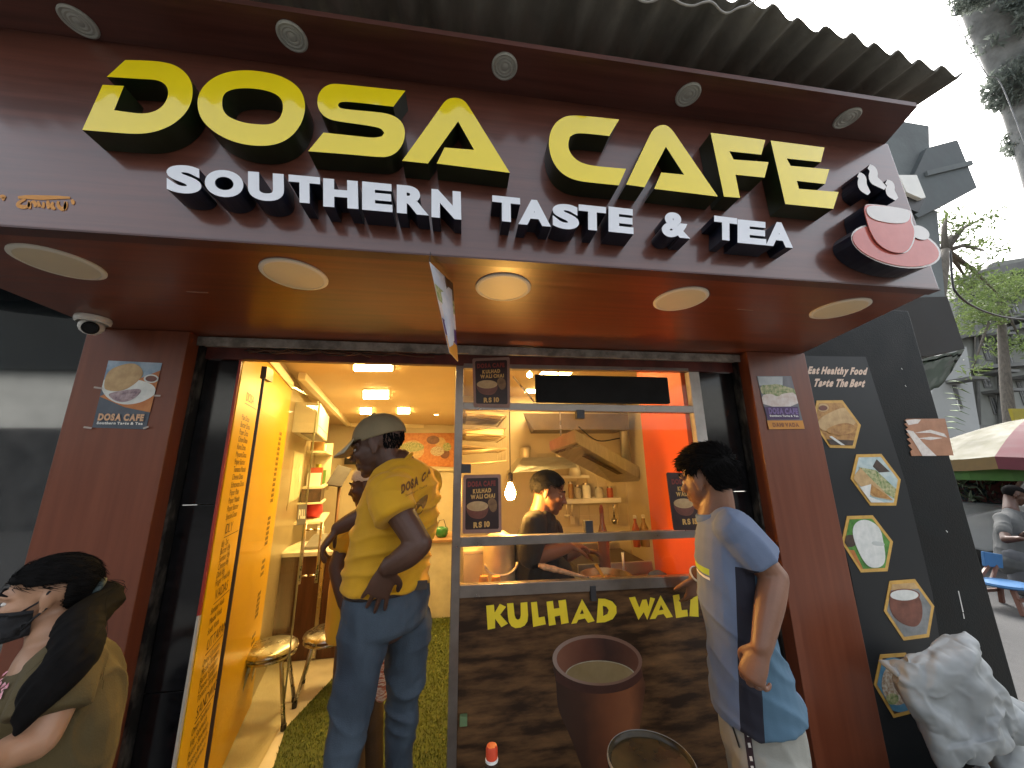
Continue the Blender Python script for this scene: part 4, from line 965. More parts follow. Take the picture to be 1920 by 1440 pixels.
# rack and shelf with utensils
ks = empty('kitchen_shelf', tuple(U(1108,938,y=1.9)), 'white wall shelf with jars on the kitchen back wall', 'shelf')
p, q = U(1055,935,y=1.86), U(1160,941,y=1.86)
box('shelf_board', (p.x,1.8,q.z), (q.x,KY-.001,p.z), WHITE, ks, bevel=.002); SHZ = p.z
p, q = U(1050,892,y=1.86), U(1104,896,y=1.86); box('shelf_board', (p.x,1.84,q.z), (q.x,KY-.001,p.z), WHITE, ks); SHZ2 = p.z
JAR = M('jar_grey', (.42,.40,.36), .25, var=.2); AMBER = M('jar_amber', (.35,.20,.07), .3)
for x0, x1, yt, m, lb in ((1066,1076,903,AMBER,'brown spice jar at the left end of the kitchen shelf'), (1078,1090,910,JAR,'grey jar next to the brown jar on the kitchen shelf'), (1093,1108,906,WHITE,'white canister in the middle of the kitchen shelf'), (1116,1132,913,JAR,'wide grey jar right of the white canister'), (1139,1150,912,M('jar_red', (.38,.08,.04), .35),'red tin at the right end of the kitchen shelf')):
    c = U((x0+x1)/2, 935, y=1.87); c.z = SHZ+.0005; r = (U(x1,935,y=1.87).x-U(x0,935,y=1.87).x)/2; h = U((x0+x1)/2, yt, y=1.87).z-SHZ
    t = empty('jar', c, lb, 'jar', 'jars on the kitchen shelf'); MB().lathe([(0,0),(r,0),(r,h*.8),(r*.8,h*.86),(0,h*.86)], c, 18).build('body', m, t, auto=.7); MB().lathe([(r*.85,h*.862),(r*.85,h),(0,h)], c, 18).build('lid', STEEL, t, auto=.7)
p = U(1078,890,y=1.88); p.z = SHZ2+.0005
tag(MB().lathe([(0,0),(.07,0),(.06,.05),(.025,.15),(.01,.16),(0,.16)], p, 12, sx=.7).build('sugar_bag', INK_W, smooth=True), 'white cone-shaped bag on the upper kitchen shelf', 'bag')
hp_ = U(1150,945,y=1.79)
ld = empty('hanging_ladle', hp_, 'steel ladle hanging from the right end of the kitchen shelf', 'ladle'); MB().tube([hp_, hp_-Vector((0,0,.13))], .008, 8).build('handle', STEEL, ld, True); MB().lathe([(0,-.05),(.02,-.045),(.03,-.02),(.03,0),(.026,0),(0,-.03)], hp_-Vector((0,0,.14)), 14).build('bowl', STEEL, ld, True)
# wire racks of steel on the left
rk = empty('plate_rack', tuple(U(905,830,y=.9)), 'bright steel plate rack high on the left kitchen wall', 'plate rack')
for (x0, y0, x1, y1, n_) in ((872,775,942,800,7), (872,812,925,830,5), (872,836,906,868,4)):
    A_, B_ = U(x0,y0,y=.7), U(x1,y1,y=1.3)
    for k in range(n_):
        t = k/(n_-1); MB().tube([Vector((XL1+.004,.7+.6*t,A_.z)), Vector((XL1+.30,.7+.6*t,A_.z-.02)), Vector((XL1+.30,.7+.6*t,A_.z-.10)), Vector((XL1+.004,.7+.6*t,A_.z-.12))], .006, 6).build('rack_bar', KST, rk, True)
    MB().tube([Vector((XL1+.30,.68,A_.z-.02)), Vector((XL1+.30,1.32,A_.z-.02))], .008, 6).build('rack_rail', KST, rk, True)
for i, (y0_, y1_, zt_, nm) in enumerate(((.74,1.0,None,'upper rack, nearer the window'), (1.03,1.28,None,'upper rack, nearer the back wall'), (.80,1.2,1,'middle rack'))):
    z_ = U(872,(775,775,812)[i],y=.7).z-.008
    t = empty('steel_tray', (XL1+.16, (y0_+y1_)/2, z_), 'shallow steel tray on the '+nm+' in the kitchen', 'tray', 'steel trays on the kitchen racks')
    mb = MB(); mb.hexa([(XL1+.03,y0_,z_),(XL1+.29,y0_,z_),(XL1+.29,y1_,z_),(XL1+.03,y1_,z_)], [(XL1+.015,y0_-.012,z_+.045),(XL1+.305,y0_-.012,z_+.045),(XL1+.305,y1_+.012,z_+.045),(XL1+.015,y1_+.012,z_+.045)]); mb.build('pan', KST, t, bevel=.004)
    mb = MB(); mb.box((XL1+.010,y0_-.017,z_+.0455), (XL1+.31,y1_+.017,z_+.05)); mb.build('rim', STEEL, t, bevel=.002)
# urn with loop handle, tin and two clay cups near the sill
CNT = M('steel_counter', (.42,.38,.31), .35, metal=.8, var=.2, nscale=6)
cl = box('side_counter', (XL1+.003, .10, FZ), (.30, .58, .905), CNT, bevel=.003); tag(cl, 'steel side counter under the urn inside the kitchen window', 'counter')
c = U(936,1080,y=.34); c.z = .9055
ur = empty('steel_urn', c, 'tall steel tea urn with a loop handle behind the sill', 'urn')
MB().lathe([(0,0),(.085,0),(.088,.02),(.086,.26),(.09,.27),(.08,.28),(.03,.31),(0,.315)], c, 28).build('body', KST, ur, auto=.6)
MB().tube([c+Vector((.085*math.cos(t), -.088-.03*math.sin((t-3.14)*1.0)*0, 0))*1+Vector((0,-.004,.17+.06*math.sin(t))) for t in [math.pi+math.pi*i/12 for i in range(13)]], .007, 8).build('loop_handle', KST, ur, True)
c = U(889,1075,y=.42); c.z = .9055
tn = empty('steel_tin', c, 'square steel container left of the urn', 'container'); box('body', (c.x-.06,.36,.9055), (c.x+.055,.50,1.10), KST, tn, bevel=.004); box('lid', (c.x-.063,.357,1.101), (c.x+.058,.503,1.118), KST, tn, bevel=.004)
TERR = M('clay_cup_orange', (.52,.22,.06), .6, var=.1)
for px, lb in ((907, 'orange clay cup on the sill, left of the pair'), (930, 'orange clay cup on the sill, right of the pair')):
    c = U(px, 1096, y=.16); c.z = .9055
    h = U(px,1080,y=.16).z-c.z
    tag(MB().lathe([(0,0),(.026,0),(.030,h*.5),(.020,max(h,.05)),(0,max(h,.05))], c, 16).build('clay_cup', TERR, auto=.7), lb, 'cup', 'clay cups behind the sill')
# cooking counter with griddle, boards, pan
cc_ = empty('cooking_counter', (1.0, .6, FZ), 'steel cooking counter under the hood', 'counter')
box('top', (.66,.10,.875), (KR-.02,1.45,.905), CNT, cc_, bevel=.003); box('front', (.68,.12,FZ), (KR-.03,1.43,.874), CNT, cc_)
GRD = M('griddle_iron', (.06,.04,.025), .4, metal=.5, var=.3)
gr = empty('griddle', (.95, .75, .906), 'dark griddle slab with pale rim behind the pan', 'griddle')
box('plate', (.72,.55,.9055), (1.2,1.0,.955), GRD, gr, bevel=.004); box('rim', (.72,.532,.9055), (1.2,.549,.975), HOODM, gr, bevel=.002); box('rim', (.72,1.001,.9055), (1.2,1.02,.995), HOODM, gr, bevel=.002)
for i, (z, y) in enumerate(((.9055, 1.1), (.9465, 1.11))):
    tag(box('chopping_board', (.75,y,z), (1.18,y+.25,z+.04), M('board_wood', (.45,.29,.13), .6, var=.15, nscale=4, stretch=(1,8,8)), bevel=.004), ('lower' if i == 0 else 'upper')+' wooden board of the stack behind the griddle', 'board')
c = U(1137,1085,y=.25); c.z = .9055
pn = empty('cooking_pan', c, 'wide pan with a yellow-handled tool behind the sill', 'pan')
MB().lathe([(0,0),(.105,0),(.125,.03),(.132,.085),(.137,.088),(.128,.090),(.118,.035),(0,.012)], c, 32).build('bowl', M('pan_metal', (.50,.38,.22), .3, metal=.8, var=.2), pn, auto=.8)
MB().lathe([(.119,.055),(.06,.06),(0,.058)], c, 24).build('food', M('masala', (.22,.08,.02), .6, col2=(.45,.22,.05), nscale=30), pn)
tl = empty('yellow_tool', c+Vector((-.02,0,.06)), 'yellow plastic handle sticking out of the pan', 'utensil'); MB().beam(c+Vector((-.005,0,.055)), U(1117,1058,y=.27), .016, .010, (0,1,0)).build('handle', M('yellow_plastic', (.75,.38,.02), .35), tl)
lb_ = empty('cloth_ladle', U(1050,1075,y=.16), 'long ladle with cloth-wrapped handle lying across to the pan', 'ladle')
a, b = U(1010,1060,y=.14), U(1100,1083,y=.17)
pts = [a*(1-t)+b*t for t in [i/10 for i in range(11)]]
MB().tube(pts, [.010,.016,.014,.016,.013,.013,.011,.010,.009,.008,.007], 9).build('wrapped_handle', M('wrap_cloth', (.55,.36,.22), .9, var=.3, nscale=40, bump=.5, bscale=90), lb_, True)
MB().tube([b, U(1125,1088,y=.22)], .006, 8).build('shaft', STEEL, lb_, True)
c = U(1133,1040,y=.50); c.z = .9055
bt_ = empty('squeeze_bottle', c, 'tall brown bottle with pale shoulders on the cooking counter', 'bottle')
h = U(1130,962,y=.50).z-c.z
MB().lathe([(0,0),(.032,0),(.034,.01),(.034,h*.55),(.03,h*.68),(.014,h*.84),(.012,h)], c, 20).build('body', M('bottle_brown', (.28,.13,.09), .2), bt_, auto=.8); MB().lathe([(.0135,h),(.0135,h+.03),(.006,h+.05),(0,h+.05)], c, 14).build('cap', M('cap_red_brown', (.25,.05,.02), .4), bt_)
c = U(1170,1070,y=.35)
tag(MB().tube([c, U(1167,1036,y=.36)], .008, 8).build('white_rod', INK_W, smooth=True), 'white plastic rod standing up behind the pan', 'utensil')
c.z = .9055
tag(MB().lathe([(0,0),(.03,0),(.03,.05),(.026,.05),(.024,.008),(0,.008)], Vector((c.x, c.y, .9055)), 16).build('rod_cup', STEEL, auto=.7), 'short steel cup holding the white rod', 'cup')
c = U(1232,1062,y=.36); c.z = .9055
cv = MB().lathe([(0,0),(.06,.0),(.065,.02),(.05,.045),(.02,.06),(0,.058)], c, 14).build('blue_cloth', M('blue_cloth', (.05,.07,.16), .9, bump=.5, bscale=60), smooth=True); tag(cv, 'crumpled blue cloth at the orange wall', 'cloth')
# tiles of the cooking wall
TILE = M('glazed_tile', (.60,.52,.38), .18, var=.06, nscale=3)
tme = None
for i in range(9):
    for j in range(7):
        x, z = .80+i*.105, .96+j*.105
        if tme is None:
            b_ = MB().box((x+.0015,KY-.007,z+.0015), (x+.1035,KY-.0005,z+.1035)); t_ = b_.build('tile', TILE, kb_, bevel=.0012); tme = t_
        else:
            t_ = tme.copy(); COL.objects.link(t_); t_.parent = kb_; t_.location = Vector(tme.location)+Vector((i*.105, .0006*((i*7+j*3) % 3)-.0006, j*.105))
# hanging utensils and small clutter
for k, (px, L_, kind) in enumerate(((1062,.10,'ladle'),(1072,.12,'spatula'))):
    p = U(px, 944, y=1.795); t = empty('hanging_'+kind, p, 'steel '+kind+' hanging under the left end of the kitchen shelf', kind)
    MB().tube([p, p-Vector((0,0,L_))], .005, 7).build('handle', KST, t, True)
    if kind == 'ladle': MB().lathe([(0,-.03),(.02,-.026),(.028,-.01),(.028,0),(.024,0),(0,-.02)], p-Vector((0,0,L_+.005)), 14).build('bowl', KST, t, True)
    else: MB().box(p+Vector((-.022,-.003,-L_-.07)), p+Vector((.022,.003,-L_))).build('blade', KST, t, bevel=.003)
for px, zt, r_, lb in ((985,.10,.05,'squat steel pot on the exhaust box behind the cook'), (1048,.07,.035,'small steel pot on the exhaust box near the shelf')):
    p = U(px,858,y=1.85); q_ = U(968,858,y=1.7); c = Vector((p.x,1.85,q_.z+.001)); MBp = MB().lathe([(0,0),(r_,0),(r_*1.05,zt*.9),(r_*1.15,zt),(r_,zt),(r_*.95,.01),(0,.008)], c, 20); tag(MBp.build('steel_pot', KST, auto=.7), lb, 'pot')
for k, (px, w_, m_, lb) in enumerate(((1196,.03,M('jar_red',0),'red bottle on the counter before the tiled wall'), (1212,.035,AMBER,'amber oil bottle on the counter before the tiled wall'))):
    c = U(px,1040,y=1.25); c.z = .9055; t = empty('oil_bottle', c, lb, 'bottle'); MB().lathe([(0,0),(w_,0),(w_,.14),(w_*.4,.19),(w_*.4,.22)], c, 16).build('body', m_, t, auto=.8); MB().lathe([(w_*.45,.2205),(w_*.45,.245),(0,.245)], c, 12).build('cap', INK_W, t, auto=.8)
tag(MB().tube(crom_([U(1085,800,y=1.2), U(1120,826,y=1.5), U(1160,822,y=1.8), U(1210,812,y=1.95)]), .006, 6).build('gas_pipe', INK_K, smooth=True), 'thin black pipe running along the hood to the orange wall', 'pipe')
# small things on the dining shelves
for k, (y_, z_, w_, h_, m_, lb) in enumerate(((2.60,1.381,.05,.14,WHITE,'white carton on the wall shelf'),(2.75,1.381,.05,.20,M('jar_red',0),'red carton on the wall shelf'),(3.2,1.381,.06,.17,M('leaf_green_box',(.10,.22,.05),.5),'green carton on the wall shelf'),(2.6,1.761,.06,.10,AMBER,'amber carton on the top wall board'),(2.85,1.761,.08,.09,WHITE,'low white carton on the top wall board'))):
    o_ = MB().hexa([wp(y_-w_,z_,.03), wp(y_+w_,z_,.03), wp(y_+w_,z_,.16), wp(y_-w_,z_,.16)], [wp(y_-w_,z_+h_,.03), wp(y_+w_,z_+h_,.03), wp(y_+w_,z_+h_,.16), wp(y_-w_,z_+h_,.16)]).build('carton', m_, bevel=.003); tag(o_, lb, 'carton')
# lamps
blb = empty('hanging_bulb', tuple(U(957,925,y=.30)), 'glowing filament bulb hanging on a cord in the kitchen window', 'lamp')
c = U(957,922,y=.30)
MB().lathe([(0,-.045),(.018,-.04),(.028,-.02),(.028,.0),(.018,.028),(.011,.04),(.011,.05),(0,.05)], c, 20).build('bulb', M('bulb_glow', (.8,.7,.5), .4, emit=(1,.52,.12), estr=230), blb, True)
MB().lathe([(.0125,.05),(.0145,.055),(.0145,.095),(.006,.105),(0,.105)], c, 14).build('socket', INK_K, blb); MB().tube([c+Vector((0,0,.105)), Vector((c.x,c.y,CZ))], .0028, 6).build('cord', INK_K, blb)
tl_ = empty('batten_lamp', tuple(U(993,703,y=.45)), 'small bright lamp near the kitchen ceiling', 'lamp')
c = U(993,703,y=.45)
MB().lathe([(0,-.018),(.014,-.012),(.018,0),(.012,.014),(0,.016)], c, 16).build('bulb', M('lamp_glow', (.8,.7,.5), .4, emit=(1,.68,.30), estr=110), tl_, True)
MB().tube([c+Vector((0,0,.016)), Vector((c.x, c.y, CZ))], .007, 8).build('stem', WHITE, tl_, True)
p, q = U(870,705,y=.7), U(885,725,y=.7)
mb = MB(); mb.tube([U(962,706,y=.3)+Vector((0,.0,0)), U(1002,754,y=.3)], .006, 6); mb.build('brace', STEEL, kf)
for (x, y, z) in ((.75, 1.0, CZ-.004), (.75, 1.65, CZ-.004)):  # two fill lights, added only to brighten the kitchen
    t = empty('kitchen_fill_light', (x, y, z), 'added square fill light on the kitchen ceiling, '+('nearer the window' if y < 1.2 else 'nearer the back wall'), 'ceiling light'); box('diffuser', (x-.12,y-.07,z-.012), (x+.12,y+.07,z), LED_FILL, t); box('frame', (x-.13,y-.08,z-.006), (x+.13,y+.08,z+.002), LEDR, t)
# ================================================================ PEOPLE
def crom(P, k=5):
    P = [Vector(p) for p in P]; o = []
    for i in range(len(P)-1):
        a, b, c, d = P[max(i-1,0)], P[i], P[i+1], P[min(i+2,len(P)-1)]
        for j in range(k):
            t = j/k; o.append(.5*((2*b)+(c-a)*t+(2*a-5*b+4*c-d)*t*t+(3*b-a-3*c+d)*t**3))
    o.append(P[-1]); return o
def loft(mb, pts, rad, side, n=18, k=5, caps=True, c0=1.0, c1=1.0):
    "closed limb along pts; rad = (half width along side, half width across) per point"
    P = crom(pts, k); A = crom([Vector((r[0], r[1], 0)) if isinstance(r, (tuple, list)) else Vector((r, r, 0)) for r in rad], k)
    side = Vector(side); rings = []
    m = len(P)
    for i, p in enumerate(P):
        d = (P[min(i+1,m-1)]-P[max(i-1,0)]).normalized()
        s = side-d*side.dot(d)
        if s.length < .05: s = d.orthogonal()
        s.normalize(); w = d.cross(s); side = s if i else side
        rings.append((p, d, s, w, max(A[i].x,.001), max(A[i].y,.001)))
    if caps:
        p, d, s, w, a, b = rings[0]; r = min(a, b)*c0
        rings = [(p-d*r*math.sin(t), d, s, w, a*math.cos(t), b*math.cos(t)) for t in (1.45, 1.0, .5)]+rings
        p, d, s, w, a, b = rings[-1]; r = min(a, b)*c1
        rings = rings+[(p+d*r*math.sin(t), d, s, w, a*math.cos(t), b*math.cos(t)) for t in (.5, 1.0, 1.45)]
    v = []; f = []
    for p, d, s, w, a, b in rings:
        v += [p+s*a*math.cos(t*2*math.pi/n)+w*b*math.sin(t*2*math.pi/n) for t in range(n)]
    for i in range(len(rings)-1):
        for t in range(n): f.append([i*n+t, i*n+(t+1) % n, (i+1)*n+(t+1) % n, (i+1)*n+t])
    f += [list(range(n))[::-1], [(len(rings)-1)*n+t for t in range(n)]]
    mb.add(v, f)
def ellip(mb, c, r, u, f, a, n=16):
    "ellipsoid with axes r,u,f scaled by a=(ar,au,af)"
    c = Vector(c); v = []; F_ = []; rows = 10
    for i in range(1, rows):
        t = math.pi*i/rows
        v += [c+r*(a[0]*math.sin(t)*math.cos(q*2*math.pi/n))+f*(a[2]*math.sin(t)*math.sin(q*2*math.pi/n))+u*(a[1]*math.cos(t)) for q in range(n)]
    for i in range(rows-2):
        for q in range(n): F_.append([i*n+q, i*n+(q+1) % n, (i+1)*n+(q+1) % n, (i+1)*n+q])
    v += [c+u*a[1], c-u*a[1]]; T = (rows-1)*n
    F_ += [[T, (q+1) % n, q] for q in range(n)]; F_ += [[T+1, (rows-2)*n+q, (rows-2)*n+(q+1) % n] for q in range(n)]
    mb.add(v, F_)
def remeshed(name, mb, voxel, mat, parent, smooth=6, disp=None, mats=None, fmi=None):
    me = bpy.data.meshes.new(name); me.from_pydata([tuple(p) for p in mb.v], [], mb.f)
    bm = bmesh.new(); bm.from_mesh(me); bmesh.ops.recalc_face_normals(bm, faces=bm.faces); bm.to_mesh(me); bm.free()
    o = bpy.data.objects.new('tmp', me); COL.objects.link(o)
    m = o.modifiers.new('r', 'REMESH'); m.mode = 'VOXEL'; m.voxel_size = voxel; m.use_smooth_shade = True
    if smooth: s = o.modifiers.new('s', 'SMOOTH'); s.iterations = smooth; s.factor = .5
    dg = bpy.context.evaluated_depsgraph_get(); r = bpy.data.meshes.new_from_object(o.evaluated_get(dg))
    bpy.data.objects.remove(o); bpy.data.meshes.remove(me); r.name = name
    if disp:
        nv = len(r.vertices); co = np.empty(nv*3, 'f'); no = np.empty(nv*3, 'f')
        r.vertices.foreach_get('co', co); r.vertices.foreach_get('normal', no); co = co.reshape(-1, 3); no = no.reshape(-1, 3)
        d = np.array([disp(Vector(p.tolist())) for p in co], 'f'); co = co+no*d[:, None]
        r.vertices.foreach_set('co', co.ravel()); r.update()
    return link(name, r, mat, parent, True)
def folds(a, b, amp, seed=0, fa=5.0, fb=18.0, fine=.35):
    "cloth folds running along a, repeating across b"
    a = Vector(a).normalized(); b = Vector(b).normalized(); c = a.cross(b)
    def fn(p):
        w = noise.noise(p*3.1+Vector((seed, 0, 7)))*.10
        q = Vector((p.dot(a)*fa, (p.dot(b)+w)*fb, p.dot(c)*fa+seed*3.7))
        n1 = 1-abs(noise.noise(q)); n2 = noise.noise(q*2.3+Vector((5, 1, 2)))
        g = .55+.6*noise.noise(p*4.3+Vector((2, seed, 1)))
        return amp*max(g, .1)*((n1**3)*1.3-.50+fine*n2)
    return fn
def basis(f, u):
    f = Vector(f).normalized(); u = Vector(u); r = f.cross(u).normalized(); u = r.cross(f).normalized(); return f, u, r
def head(mb, c, f, u, H, neck_to=None, neck_r=.056, ears=True):
    f, u, r = basis(f, u); c = Vector(c)
    P = lambda a, b, d: c+r*(a*H)+f*(b*H)+u*(d*H)
    ellip(mb, P(0,-.07,.13), r, u, f, (.335*H,.37*H,.42*H), 20)
    ellip(mb, P(0,.12,-.10), r, u, f, (.285*H,.33*H,.29*H), 18)
    ellip(mb, P(0,.18,-.30), r, u, f, (.20*H,.19*H,.20*H), 16); ellip(mb, P(0,.31,-.42), r, u, f, (.10*H,.085*H,.085*H), 12)
    loft(mb, [P(0,.385,.06), P(0,.435,-.04), P(0,.495,-.13)], [(.035*H,.03*H),(.04*H,.035*H),(.055*H,.04*H)], r, 10, 3)
    for s in (-1, 1):
        ellip(mb, P(s*.055,.435,-.145), r, u, f, (.045*H,.035*H,.05*H), 10)
        ellip(mb, P(s*.19,.29,-.09), r, u, f, (.09*H,.08*H,.08*H), 10)
        loft(mb, [P(s*.04,.385,.085), P(s*.14,.365,.10), P(s*.235,.285,.075)], [.035*H,.038*H,.03*H], u, 10, 3)
        if ears:
            ellip(mb, P(s*.335,-.045,-.02), (r*s+f*-.5).normalized(), u, (f+r*s*.5).normalized(), (.035*H,.15*H,.085*H), 12)
            ellip(mb, P(s*.335,-.02,-.15), r, u, f, (.035*H,.05*H,.045*H), 10)
    loft(mb, [P(-.10,.375,-.245), P(0,.415,-.235), P(.10,.375,-.245)], [.028*H,.036*H,.028*H], u, 10, 3)
    loft(mb, [P(-.085,.37,-.30), P(0,.405,-.305), P(.085,.37,-.30)], [.03*H,.04*H,.03*H], u, 10, 3)
    if neck_to is not None: loft(mb, [P(0,-.12,-.02), P(0,-.09,-.30), Vector(neck_to)], [neck_r, neck_r*.98, neck_r*1.25], r, 16, 4)
    return P
def eyes(P, H, par, f, u, brow=True, skin=None):
    f, u, r = basis(f, u)
    for s in (-1, 1):
        m = MB(); ellip(m, P(s*.135,.325,-.005), r, u, f, (.062*H,.034*H,.05*H), 10); e = m.build('eye', M('eye_white', (.55,.52,.48), .2), par, True)
        m = MB(); ellip(m, P(s*.14,.362,-.005), r, u, f, (.026*H,.028*H,.018*H), 10); m.build('iris', M('iris_dark', (.012,.007,.004), .1), e, True)
        if brow:
            m = MB(); m.tube([P(s*.055,.405,.10), P(s*.14,.395,.135), P(s*.235,.315,.105)], [.014*H,.02*H,.008*H], 6); m.build('eyebrow', M('hair_black', (.007,.0065,.0065), .88, var=.3, nscale=30, spec=.08), par, True)
def hand(mb, w, d, pn, thumb, L=.18, curl=(.3,.35,.35,.4), spread=.07, tcurl=.3, palm_w=.041):
    "w wrist, d direction of the hand, pn direction the palm faces, thumb = +1/-1 side along d x pn"
    d = Vector(d).normalized(); pn = Vector(pn); pn = (pn-d*pn.dot(d)).normalized(); s = d.cross(pn).normalized()*thumb; k = L/.18
    kn = w+d*.092*k
    loft(mb, [w-d*.02*k, w+d*.02*k, w+d*.06*k, kn], [(.026*k,.020*k),(.032*k,.017*k),(palm_w*k,.016*k),(palm_w*.98*k,.013*k)], s, 14, 3)
    for i, (off, ln) in enumerate(((.031,.072),(.0105,.080),(-.0105,.075),(-.031,.058))):
        base = w+d*(.088-.006*abs(i-1.2))*k+s*off*k; a = (1.5-i)*spread; dd = (d*math.cos(a)+s*math.sin(a)).normalized()
        pts = [base-dd*.02*k, base]; c = 0; p = base
        for j, fr in enumerate((.44,.32,.24)):
            c += curl[i]*(1.0 if j else .8); v = dd*math.cos(c)+pn*math.sin(c); p = p+v*ln*fr*k; pts.append(p)
        loft(mb, pts, [.0088*k,.0090*k,.0083*k,.0076*k,.0064*k], s, 10, 3)
    b = w+d*.022*k+s*.026*k; t1 = (d*.62+s*.70+pn*.35).normalized(); t2 = (d*.85+s*(.45-tcurl)+pn*(.3+tcurl)).normalized()
    loft(mb, [b-t1*.012*k, b, b+t1*.042*k, b+t1*.042*k+t2*.034*k, b+t1*.042*k+t2*.056*k], [.014*k,.0145*k,.0112*k,.0098*k,.0075*k], pn, 10, 3)
def hairshell(mb, P, H, f, u, cut, grow=1.06, lift=0.0):
    "skull cap of hair: keeps the part of the cranium ellipsoid where cut(a,b,d) is true"
    f, u, r = basis(f, u); n = 40; rows = 26; base = len(mb.v); idx = {}
    for i in range(rows+1):
        t = math.pi*i/rows
        for q in range(n):
            a = .335*grow*math.sin(t)*math.cos(q*2*math.pi/n); b = -.07+.42*grow*math.sin(t)*math.sin(q*2*math.pi/n); d = .13+.37*grow*math.cos(t)
            idx[(i, q)] = (a, b, d)
    for i in range(rows):
        for q in range(n):
            ks = [(i,q),(i,(q+1)%n),(i+1,(q+1)%n),(i+1,q)]
            if all(cut(*idx[k]) for k in ks):
                o = [P(*idx[k]) for k in ks]; inn = [P(idx[k][0]*.9, -.07+(idx[k][1]+.07)*.9, .13+(idx[k][2]-.13)*.9) for k in ks]
                mb.hexa(inn, o)
def tufts(mb, P, H, f, u, cut, n, length, up=.3, seed=1, back=0.0, thick=.010, grow=1.0, flow=None):
    rs = random.Random(seed)
    f, u, r = basis(f, u); got = 0
    while got < n:
        t = math.acos(1-2*rs.random()); q = rs.random()*2*math.pi
        e = (math.sin(t)*math.cos(q), math.sin(t)*math.sin(q), math.cos(t))
        a, b, d = .335*grow*e[0], -.07+.42*grow*e[1], .13+.37*grow*e[2]
        if not cut(a, b, d): continue
        got += 1; p = P(a, b, d); nn = (r*e[0]/.335+f*e[1]/.42+u*e[2]/.37).normalized()
        fl = (flow(a, b, d) if flow else (0, -.4, 1)); tang = r*fl[0]+f*fl[1]+u*fl[2]; tang = tang-nn*tang.dot(nn)
        tang = (tang.normalized() if tang.length > .01 else f)+r*rs.uniform(-.4,.4)+f*rs.uniform(-.3,.3)
        l = length*rs.uniform(.6, 1.25); w = thick*rs.uniform(.7, 1.3)
        m1 = p+(nn*up*1.1+tang*.55)*l*.5; m2 = p+(nn*up+tang)*l-u*l*.12
        mb.tube([p-nn*.006, m1, m2], [w, w*.75, w*.08], 5)
SKIN_D = M('skin_dark', (.075,.032,.018), .48, var=.14, nscale=9, bump=.06, bscale=140)
SKIN_M = M('skin_brown', (.20,.092,.052), .46, var=.10, nscale=9, bump=.06, bscale=140)
SKIN_L = M('skin_light_brown', (.40,.22,.13), .45, var=.08, nscale=9, bump=.05, bscale=140)
HAIR = M('hair_black', (.007,.0065,.0065), .88, var=.3, nscale=30, spec=.08)
def J(px, py, y): return U(px, py, y=y)
V3 = Vector

# ---------------------------------------------------------------- man in yellow at the door
f1 = V3((-.80,.60,0)); l1 = V3((-.60,-.80,0))          # facing, his left
man = empty('person', (-.36, .02, FZ+.01), 'person in yellow cafe T-shirt, jeans and cap standing in the doorway, back turned', 'person')
SH = M('yellow_tshirt', (.60,.305,.003), .8, var=.06, nscale=5, bump=.12, bscale=220, sheen=.1)
neck = J(747,872,-.17); hc = J(708,834,-.19); hf, hu = V3((-.93,.12,-.30)), V3((-.30,.05,.95))
b = MB(); Hm = .232
Pm1 = head(b, hc, hf, hu, Hm, neck, .056)
lsh, rsh = J(722,922,-.31), J(797,905,-.06)
loft(b, [J(728,1150,-.16), J(738,1040,-.16), J(752,950,-.17), J(757,905,-.17), neck], [(.14,.10),(.13,.095),(.15,.105),(.14,.085),(.06,.06)], l1, 20)
le, lw = J(786,1020,-.40), J(728,1064,-.385)
loft(b, [lsh, J(752,965,-.36), le], [.056,.050,.043], V3((0,0,1)), 14); loft(b, [le, J(762,1042,-.40), lw], [.044,.043,.030], V3((0,0,1)), 14)
hand(b, lw, J(711,1105,-.365)-lw, V3((-.15,.95,-.1)), 1, .185, (.16,.12,.14,.2), .13)
re, rw = J(694,962,-.02), J(634,990,.02)
loft(b, [rsh, J(750,930,-.02), re], [.052,.047,.042], V3((0,0,1)), 14); loft(b, [re, J(664,975,0), rw], [.042,.040,.029], V3((0,0,1)), 14)
hand(b, rw, J(606,1026,.02)-rw, V3((.35,.2,-.8)), -1, .18, (.50,.42,.48,.5), .06)
for hx, kx, ax in (((690,1160,-.24), (658,1330,-.24), -.05), ((764,1160,-.09), (755,1330,-.06), .08)):
    hp, kp = J(*hx), J(*kx); kp2 = hp+(kp-hp)*((hp.z-.50)/(hp.z-kp.z)); an = V3((kp2.x+(kp2.x-hp.x)*.5, ax, FZ+.10))
    loft(b, [hp, kp2, an], [.050,.029,.024], l1, 14)
    loft(b, [an+V3((.03,-.02,-.02)), an+f1*.08+V3((0,0,-.05)), an+f1*.19+V3((0,0,-.065))], [(.04,.035),(.045,.03),(.04,.018)], l1, 12)
body = remeshed('body', b, .0042, SKIN_D, man, 5)
eyes(Pm1, Hm, man, hf, hu, False)
# T-shirt
s = MB()
loft(s, [J(726,1093,-.165), J(731,1050,-.165), J(742,990,-.165), J(754,940,-.17), J(757,905,-.17), J(750,880,-.17)], [(.182,.146),(.172,.135),(.178,.133),(.178,.120),(.150,.092),(.082,.070)], l1, 26, c0=.1, c1=.3)
sl_e = J(744,968,-.365)
loft(s, [lsh+l1*-.05+V3((0,0,.01)), J(732,935,-.33), sl_e], [.070,.078,.076], V3((0,0,1)), 18, c1=.1); loft(s, [rsh+V3((-.02,0,.0)), J(780,918,-.045), J(735,940,-.02)], [.068,.07,.068], V3((0,0,1)), 18)
loft(s, [lsh, J(752,965,-.36)*.55+lsh*.45], [.070,.066], V3((0,0,1)), 14, c1=.1); loft(s, [J(738,1040,-.16), J(752,950,-.17), J(757,905,-.17)], [(.15,.115),(.172,.125),(.16,.105)], l1, 20); loft(s, [rsh, J(750,930,-.02)], [.068,.06], V3((0,0,1)), 14)
